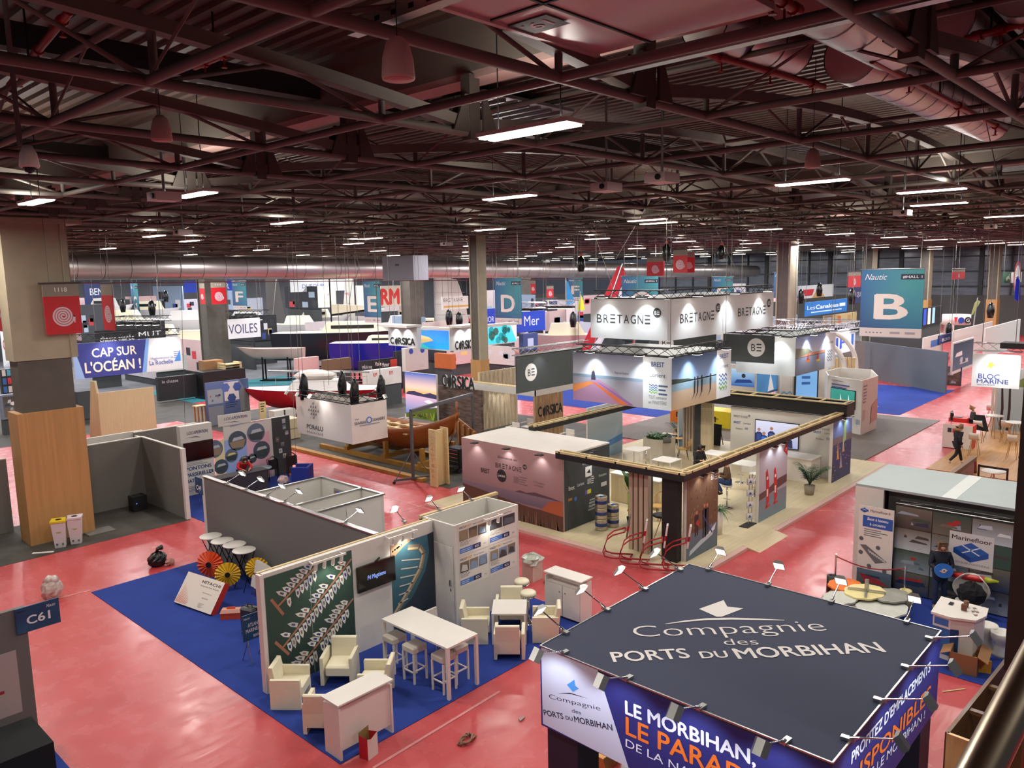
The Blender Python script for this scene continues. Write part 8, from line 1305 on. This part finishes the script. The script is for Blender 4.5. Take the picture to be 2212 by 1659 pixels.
# tall sails
def sail(px, yt, yb, d, pts, m_, lb, extra=None, wd=.06):
    q = deep(px, yb, d); u_ = rt.copy(); u_.z = 0; g = Fr(q, u_, Z); s_ = d/FPX; t = thing('sail', lb, 'sail', q); MB().prism(g, [((x-px)*s_, (yb-y)*s_) for x, y in pts], -wd/2, wd/2).build('sailcloth', m_, t); 
    x0, y0 = min(pts, key=lambda p: p[1]); MB().tube(g.p((pts[0][0]-px)*s_, -q.z), g.p((x0-px)*s_, (yb-y0)*s_+.2), .06, n=8).build('mast', ALU, t)
    if extra: m = MB(); extra(m, g, s_); m.build('sail_print', PR, t)
GS = mat('grey_sailcloth', (104, 100, 98), .6, noise=.15, scale=1); RS, BS_, YS_ = mat('red_sailcloth', (190, 30, 44), .5, noise=.1), mat('blue_sailcloth', (40, 140, 200), .5, noise=.1), mat('lime_sailcloth', (214, 226, 50), .5, noise=.1)
sail(600, 596, 720, 88, [(580, 720), (624, 720), (612, 640), (606, 596), (580, 596)], GS, 'tall dark grey sail between the white signs'); sail(970, 596, 705, 74, [(938, 700), (1012, 700), (1008, 660), (990, 605), (942, 596)], WPL, 'broad white sail behind the slim column', lambda m, g, s_: [m.rect(g, -32*s_, h*s_, 36*s_, (h+.6)*s_, .05, (150, 150, 156)) for h in (25, 48, 72)]); sail(755, 600, 700, 92, [(738, 700), (768, 700), (768, 600), (752, 600)], WPL, 'tall white sail with small red numerals', lambda m, g, s_: m.text(g, '46', -2*s_, 62*s_, 7*s_, 8*s_, .05, (190, 60, 70)))
sail(1330, 575, 760, 58, [(1252, 757), (1290, 757), (1352, 590), (1345, 577), (1334, 577)], RS, 'leaning red and white racing wing behind the sign ring', lambda m, g, s_: m.poly(g, [(-60*s_, 0), (-40*s_, 0), (22*s_, 165*s_), (12*s_, 100*s_)], .05, (220, 220, 222))); sail(1370, 700, 770, 56, [(1354, 768), (1372, 768), (1372, 735), (1368, 735)], RS, 'red sail tip below the white sign ring'); sail(1232, 604, 695, 76, [(1223, 695), (1246, 695), (1244, 660), (1228, 610), (1223, 605)], BS_, 'small blue and white dinghy sail', lambda m, g, s_: m.poly(g, [(-9*s_, 0), (13*s_, 0), (11*s_, 42*s_), (-9*s_, 28*s_)], .05, (216, 214, 214))); sail(1255, 633, 672, 76, [(1247, 670), (1263, 670), (1260, 650), (1254, 634)], YS_, 'lime yellow feather sail with dark letters'); sail(905, 625, 690, 84, [(900, 690), (908, 690), (906, 660), (903, 628), (901, 650)], mat('pink_sailcloth', (216, 80, 150), .5), 'pink feather flag beside the broad white sail'); sail(2108, 650, 680, 70, [(2098, 680), (2101, 680), (2116, 652), (2110, 648), (2104, 655)], mat('olive_flag', (150, 150, 90), .6), 'pale green feather flag above the far booths')
# boats
HB, HBL, HW, HP, HR = mat('hull_black', (36, 36, 44), .25, noise=.1), mat('hull_blue', (28, 38, 150), .2, noise=.15), mat('hull_white', (220, 216, 214), .3, noise=.05), mat('hull_pink', (200, 170, 160), .4, noise=.08), mat('hull_red', (176, 18, 34), .3, noise=.06)
GD = mat('gelcoat_cream', (230, 224, 196), .35, noise=.05)
def place(px, d): q = deep(px, 700, d); q.z = 0; return q
def zt_(px, y, d): return deep(px, y, d).z
b = boat('sailing_yacht', 'long black yacht with a cream deck and furled boom', place(735, 72), IMR, 12.2, 3.6, 2.6, zt_(735, 716, 72), .2, HB, GD, (-1.5, 4.2, 1.1, .9), (-.8, 6.2, 1)); z_ = zt_(735, 716, 72); MB().path([(-.8, 0, z_+1.5), (3.4, 0, z_+2.0)], .1).build('boom', BLM, b); MB().prism(Fr((-.7, 0, z_+1.6), (1, 0, .12), (0, 0, 1)), [(0, 0), (4.0, 0), (3.4, .3), (1.2, .7), (0, .9)], -.15, .15).build('boom_cover', GD, b); MB().bar((-5.9, -.9, z_-.45), (5.6, -1.2, z_-.4), .03, .06).build('rub_rail', GD, b)
boat('sailing_yacht', 'vivid blue yacht with a pale deck below the black yacht', place(818, 62), IMR, 7.6, 2.8, 2.4, zt_(815, 738, 62), .2, HBL, GD, (-1, 2.5, .8, .5), None)
boat('trimaran', 'pinkish beige trimaran hull with white numerals', place(585, 64), IMR+math.pi, 5.2, 1.2, .9, zt_(585, 752, 64), .15, HP, HP, None, None)
b = boat('sailboat', 'red and white sailboat resting behind the hanging white box', place(668, 46), IMR+math.pi, 7.9, 2.7, 1.25, zt_(668, 838, 46), .12, HR, HW, (-2.2, 1.4, .8, .5), None); z_ = zt_(668, 838, 46); MB().path([(-3.4, 0, z_+.9), (2.6, 0, z_+1.05)], .07).build('mast_lowered', ALU, b); MB().ball((-.2, 0, z_+.75), 1.3, .5, .35, 12, 8, jit=.08).build('sail_cover', WPL, b); m = MB(); [m.tube((x, s_, z_-.05), (x, s_, z_+.55), .015, n=5) for x in (-3, -1, 1, 2.6) for s_ in (-1.1, 1.1)]; [m.tube((-3, s_, z_+.5), (2.6, s_, z_+.5), .01, n=4) for s_ in (-1.1, 1.1)]; m.build('guard_rail', ALU, b)
tag(bx('black_plinth', (place(668, 46).x-1.5, place(668, 46).y-1.5, 0), (place(668, 46).x+1.5, place(668, 46).y+1.5, .4), BLK), 'black block under the red and white sailboat', 'block')
WB = [(235, 84, 662, 5, 'white motor boat below the blue capital sign'), (270, 76, 690, 5, 'white motor boat behind the black signs'), (330, 88, 668, 6, 'white cabin cruiser with a pale windscreen past the letter G'), (395, 80, 690, 6.5, 'white cabin cruiser beside the dark column'), (350, 74, 722, 6, 'lilac white hull above the navy and white sign'), (410, 70, 735, 5.5, 'white hull close to the dark column foot'), (540, 92, 688, 7, 'white catamaran hull behind the serif letter sign'), (640, 84, 700, 6, 'low white boat behind the black yacht bow rail'), (690, 90, 685, 6.5, 'white motor yacht with a red star wall behind'), (860, 82, 700, 5, 'white boat below the huge red letters'), (925, 92, 704, 5, 'white hull under the broad white sail'), (1215, 62, 722, 6, 'beige motor yacht with dark windows behind the grey truss'), (1160, 70, 728, 4, 'small white boat under the vivid blue sign'), (470, 106, 664, 5, 'white boat hidden partly by the letter F banner'), (1600, 80, 690, 6, 'white hull seen past the far sign ring corner'), (60, 80, 690, 6, 'white boat behind the clad column edge')]
for i, (px, d, y, L_, lb) in enumerate(WB): z_ = zt_(px, y, d); boat('motor_boat', lb, place(px, d), IMR+(math.pi if i % 2 else 0), L_, 2.4, min(1.6, z_*.8), z_, .25, HW if i != 11 else HP, GD if i % 3 else HW, (-L_*.3, L_*.2, .8, .9), None, grp='far motor boats')
# stand walls, goods and people far away
LW = [(1760, 1845, 700, 722, 60, SW, None, 'x'), (1996, 2036, 725, 765, 60, WPL, lambda m, g: m.rect(g, g.W*.35, g.H*.4, g.W*.85, g.H*.75, .004, (60, 110, 180)), 'y'), (2060, 2100, 735, 800, 54, WPL, lambda m, g: photo(m, g, .1, .2, g.W-.1, g.H-.1, .004, 6), 'y'), (2030, 2075, 792, 840, 54, NB, lambda m, g: photo(m, g, .05, .05, g.W-.05, g.H-.05, .004, 5), 'x'), (1996, 2060, 700, 728, 72, WPL, None, 'y'), (2060, 2140, 705, 765, 66, WPL, None, 'y'), (2130, 2200, 700, 760, 60, WPL, None, 'y'), (1880, 1996, 730, 762, 62, DGR, None, 'x'), (1780, 1850, 678, 700, 84, PINE, lambda m, g: [m.rect(g, g.W*k, .1, g.W*(k+.1), g.H*.8, .004, c) for k, c in ((.1, (226, 226, 226)), (.4, (220, 110, 60)), (.7, (190, 150, 100)))], 'y'), (1935, 1960, 640, 700, 80, OAK, None, 'y')]
LB_ = ['white canopy edge beyond the dark disc panel', 'white booth wall with a blue screen above the blank partition', 'booth wall with a tall boat photograph by the blank partition', 'low counter front with a dark photograph at the blue carpet', 'pale booth wall below the round logo sign', 'pale booth wall with bright spots behind the glowing sign', 'pale booth wall beside the dark timber post', 'dark grey booth wall under the letter B banner', 'pine booth wall with small bright pictures below the sky blue sign', 'brown timber wall beside the letter B banner']
for (a, b, c, d_, d, m_, p_, f), lb in zip(LW, LB_): big('booth_wall', lb, 'wall', a, b, c, d_, d, m_, p_, f)
rs = random.Random(3)
FAR = [(px, 700+rs.uniform(-12, 26), 96-rs.uniform(0, 26)) for px in range(15, 1690, 62)]+[(px, 772+rs.uniform(-14, 18), 66-rs.uniform(0, 8)) for px in (40, 230, 300, 370, 410, 880, 920, 990, 1080, 1130, 1190)]
FAR += [(px, 655+rs.uniform(-14, 22), 98-rs.uniform(0, 10)) for px in range(190, 1660, 58) if min(abs(px-q) for q in (600, 970, 755)) > 50]
for i, (px, y, d) in enumerate(FAR):
    c = rs.choice([(206, 200, 204), (216, 204, 206), (190, 194, 210), (226, 222, 214), (70, 72, 80), (206, 176, 176), (40, 42, 50), (150, 170, 196)]); wd = rs.uniform(26, 44); hh = rs.uniform(16, 34)
    def pf_(m, g): 
        for _ in range(5): x = rs.uniform(0, g.W*.8); z_ = rs.uniform(.1, g.H*.6); m.rect(g, x, z_, x+g.W*.16, z_+g.H*.25, .004, rs.choice([(226, 226, 230), (60, 80, 150), (50, 50, 56), (196, 60, 70), (170, 190, 206), (220, 190, 120)]))
    t, g = big('booth_wall', 'small stand wall in the crowded far side of the hall', 'wall', px-wd, px+wd, y-hh, y+hh, d, mat('far_%d_%d' % (c[0], c[2]), c, .6, noise=.1), pf_, 'y' if i % 2 else 'x', grp='far stand walls'); g.o.z > .3 and MB().slab(g, g.W*.05, -g.o.z, g.W*.95, 0, -.3, -.12).build('base', DGR, t)
for (a, b, c, d_, d, m_, p_, f, lb, nm) in ((0, 62, 796, 852, 46, KB_, lambda m, g: [m.rect(g, g.W*(.05+.19*i), g.H*(.1+.32*j), g.W*(.19+.19*i), g.H*(.34+.32*j), .006, random.choice([(206, 60, 70), (90, 170, 200), (226, 214, 206), (60, 110, 180), (190, 160, 90)])) for i in range(5) for j in range(3)], 'y', 'black shelf wall packed with colourful goods at the picture edge', 'shelf_wall'), (0, 44, 852, 905, 43, mat('sea_panel', (120, 130, 150), .5, noise=.2), lambda m, g: photo(m, g, .1, .1, g.W-.1, g.H-.1, .004, 5), 'y', 'blue-grey picture counter below the colourful shelves', 'counter'), (340, 430, 812, 862, 54, KB_, lambda m, g: m.text(g, 'le chasse', g.W*.3, g.H*.75, g.H*.14, g.W*.4, .006, (200, 200, 200)), 'y', 'black bookstall wall with white lettering', 'bookstall'), (166, 205, 845, 905, 46, DGR, None, 'y', 'dark grey counter wall behind the clad column', 'counter'), (875, 926, 750, 800, 56, WPL, lambda m, g: m.disc(g, g.W*.25, g.H*.85, .2, .006, (60, 80, 170)).disc(g, g.W*.75, g.H*.85, .2, .006, (60, 80, 170)), 'y', 'pair of white roll-up banners with blue rings', 'banner_wall'), (938, 976, 764, 796, 54, mat('orange_wood', (190, 100, 46), .5, noise=.2), None, 'x', 'orange wooden cabinet under the hanging bay picture', 'cabinet'), (790, 868, 797, 832, 50, WPL, lambda m, g: m.text(g, 'RM', g.W*.25, g.H*.6, g.H*.25, g.W*.1, .006, (190, 40, 60), .02).text(g, 'RM', g.W*.7, g.H*.6, g.H*.25, g.W*.1, .006, (190, 40, 60), .02), 'y', 'white low stand fronts with small dark red letters', 'counter'), (700, 760, 775, 800, 58, mat('brown_stand', (110, 84, 60), .6, noise=.2), None, 'y', 'brown timber stand roof below the blue yacht', 'stand'), (640, 690, 772, 800, 60, mat('pink_stand', (216, 176, 170), .6, noise=.1), None, 'y', 'pinkish counter before the black yacht keel', 'counter'), (1130, 1162, 720, 756, 58, mat('blue_booth', (60, 80, 130), .5, noise=.2), lambda m, g: m.rect(g, g.W*.3, .1, g.W*.7, g.H*.7, .004, (190, 200, 226)), 'y', 'blue booth with a white open box beneath the vivid blue sign', 'booth')):
    t, g = big(nm, lb, 'stand', a, b, c, d_, d, m_, p_, f, t_=.4); g.o.z > .25 and MB().slab(g, 0, -g.o.z, g.W, 0, -.4, -.05).build('base', DGR, t)
big('timber_wall', 'large pale plywood wall on the left behind the partitions', 'wall', 210, 342, 842, 962, 38, mat('pale_plywood', (196, 182, 144), .6, noise=.12, scale=2, stretch=(9, 9, .6)), None, 'y'); q = deep(218, 950, 39); q.z = 0; u_ = V((rt.x, rt.y, 0)); g = Fr(q, u_, Z); tag(MB().prism(g, [(-.55, 0), (.35, 0), (.0, 3.4), (-.2, 3.4)], -.1, .1).build('leaning_board', MT['pale_plywood']), 'tapering plywood board standing beside the large plywood wall', 'board')
for (px, py, d, lb, nm, m_, sz) in ((456, 790, 57, 'brown cardboard cartons stacked by the dark column', 'carton', CARD, (1.4, 1.0, .8)), (496, 795, 57, 'timber pallets stacked at the dark column foot', 'pallet_stack', PINE, (1.5, 1.0, .7)), (475, 812, 56, 'black cloth covered block below the pallets', 'block', BLK, (3.2, 1.4, .9))):
    q = deep(px, py, d); t = thing(nm, lb, 'box', q); z0 = 0 if nm == 'block' else q.z-sz[2]/2
    if nm == 'pallet_stack': [MB().box((q.x-.7, q.y-.5, z0+.16*i), (q.x+.7, q.y+.5, z0+.03+.16*i)).box((q.x-.7, q.y-.5, z0+.03+.16*i), (q.x-.55, q.y+.5, z0+.13+.16*i)).box((q.x+.55, q.y-.5, z0+.03+.16*i), (q.x+.7, q.y+.5, z0+.13+.16*i)).build('pallet', m_, t) for i in range(5)]
    else: bx('body', (q.x-sz[0]/2, q.y-sz[1]/2, z0), (q.x+sz[0]/2, q.y+sz[1]/2, q.z+sz[2]/2), m_, t)
for px, py, d, top, rz, lb in ((803, 789, 58, (226, 216, 170), 2.2, 'person in a cream top with back turned before the yachts'), (644, 785, 60, (206, 196, 150), 2.5, 'person with blond hair in a pale top at the pink counter'), (1156, 748, 56, (110, 104, 100), 2.2, 'person in grey bending by the white open box'), (27, 870, 45, (120, 24, 40), -2.0, 'person in a dark red top at the colourful shelves'), (1682, 690, 74, (216, 206, 160), -2.2, 'person in cream seen past the white sign ring')):
    q = at(px, py, 1.0) if px != 1682 else deep(px, py, d); q.z = 0 if px != 1682 else q.z-1; px == 1682 and tag(bx('raised_deck', (q.x-1, q.y-1, 0), (q.x+1, q.y+1, q.z), OAK), 'timber platform block carrying the distant person in cream', 'platform'); person(lb, q, rz, dict(hed=(.05, 0, 1.6)), top, (40, 44, 60), fine=False, hair=(190, 160, 100) if 'blond' in lb else (60, 46, 40))
sg = thing('exit_sign', 'green running figure exit sign beside a no smoking sign', 'sign', deep(2188, 600, 62)); t_, g = big('smoking_sign', 'pale no smoking sign beside the green exit sign', 'sign', 2188, 2206, 588, 610, 62, WPL, lambda m, g: m.disc(g, g.W/2, g.H/2, g.W*.38, .006, (180, 60, 60), 20).disc(g, g.W/2, g.H/2, g.W*.28, .008, (220, 212, 206), 20).rect(g, g.W*.25, g.H*.47, g.W*.75, g.H*.53, .01, (120, 70, 70)), 'y'); c = deep(2177, 600, 62); g = fy(c.y, (2168, 588), (2187, 610)); MB().tube(g.p(.3, g.H, -.03), g.p(.3, 11.95-g.o.z, -.03), .02, n=4).build('hanging_rope', ROPE, sg); MB().tube(t_.location+Z*.6, (t_.location.x, t_.location.y, 11.95), .02, n=4).build('hanging_rope', ROPE, t_); MB().slab(g, 0, 0, g.W, g.H, -.05, 0).build('panel', mat('exit_green', (20, 110, 80), .5, noise=.05), sg); MB().disc(g, g.W*.6, g.H*.72, .08, .006, (226, 240, 230), 10).poly(g, [(g.W*.3, g.H*.2), (g.W*.42, g.H*.2), (g.W*.5, g.H*.4), (g.W*.75, g.H*.25), (g.W*.6, g.H*.5), (g.W*.62, g.H*.65), (g.W*.45, g.H*.62), (g.W*.25, g.H*.45)], .006, (226, 240, 230)).build('figure', PR, sg)
q = deep(2198, 625, 58); tag(MB().prism(Fr(q-Z*.8, (.7, -.7, 0), Z), [(-.18, .1), (.1, -.1), (.22, .1), (.15, 1.2), (-.05, 1.75), (-.15, 1.5)], -.05, .05).tube(q+Z*.9, (q.x, q.y, 11.95), .01, n=4).build('hanging_board', HBL), 'blue board hanging upright beside the exit sign', 'board')
q = deep(2065, 690, 72); t = thing('round_sign', 'white ring sign with red wedge, blue disc and black letter', 'sign', q); MB().lathe([(1.15, -.45), (1.2, -.45), (1.2, .45), (1.15, .45), (1.15, -.45)], q, 30).build('ring', WHT, t); g = Fr(q+V((-.9, -.85, 0)), u_, Z); MB().poly(g, [(-.95, .3), (-.6, .3), (-.8, -.3)], .12, (200, 40, 60)).disc(g, -.3, 0, .28, .12, (40, 60, 150)).disc(g, .3, 0, .3, .12, (24, 24, 28)).text(g, 'G', .3, -.15, .3, .3, .13, (220, 216, 214), .03).build('ring_print', PR, t); MB().tube(q, (q.x, q.y, 11.95), .02, n=4).build('hanging_rope', ROPE, t)
for px, py, d, lb in ((1992, 705, 66, 'row of lit display panels on white railings below the letter B banner'),): t, g = big('display_rack', lb, 'rack', 1996, 2034, 663, 700, 64, BLK, lambda m, g: [m.rect(g, g.W*k, g.H*.05, g.W*(k+.14), g.H*.95, .006, c) for k, c in ((.0, (50, 80, 190)), (.22, (226, 226, 200)), (.45, (150, 190, 230)))], 'y', SCR); MB().slab(g, 0, -g.o.z, g.W, 0, -.2, -.1).build('base', DGR, t)
# lighting rigs and bagged hoists over the far stands
for px0, px1, y, d, lb in ((495, 565, 678, 62, 'black lighting rig above the serif letter sign'), (250, 345, 690, 64, 'black lighting rig above the thin white capitals'), (1180, 1240, 655, 70, 'silver lit rig beside the vivid blue sign'), (1700, 1862, 700, 54, 'silver lighting rig over the blue shield sign'), (1120, 1180, 660, 66, 'silver rig with lamps over the white handwriting sign')):
    p, q = deep(px0, y, d), deep(px1, y, d); t = thing('lighting_rig', lb, 'rig', p); m = MB(); truss(m, p, q, .22); truss(m, p+HF*2, q+HF*2, .22); truss(m, p, p+HF*2, .22); m.build('truss', TRS if 'black' in lb else TRA, t); MB().tube(p, (p.x, p.y, 11.95), .015, n=4).tube(q, (q.x, q.y, 11.95), .015, n=4).build('hanging_rope', ROPE, t)
    for k in range(5): s_ = p+(q-p)*(k+.5)/5; h = bx('lamp_head', (s_.x-.25, s_.y-.25, s_.z-.45), (s_.x+.25, s_.y+.25, s_.z-.25), BLK, t); bx('lamp_face', (s_.x-.2, s_.y-.2, s_.z-.47), (s_.x+.2, s_.y+.2, s_.z-.455), LED, h)
for i, (px, py, d) in enumerate(((328, 665, 60), (265, 660, 70), (358, 640, 80), (1238, 690, 60), (1730, 640, 66), (1770, 625, 68), (1840, 640, 60), (2140, 670, 60), (2050, 712, 66), (970, 685, 60), (992, 690, 60))): 
    q = deep(px, py, d); t = thing('chain_hoist', 'black bagged hoist hanging among the far signs', 'hoist', q, 0, 'far bagged hoists'); MB().path([q-Z*.6, q-Z*.1, q+Z*.4, q+Z*.6], [.2, .28, .22, .05], 8).build('bag', FILM, t); MB().tube(q+Z*.5, (q.x, q.y, 11.95), .012, n=4).build('chain', ROPE, t)
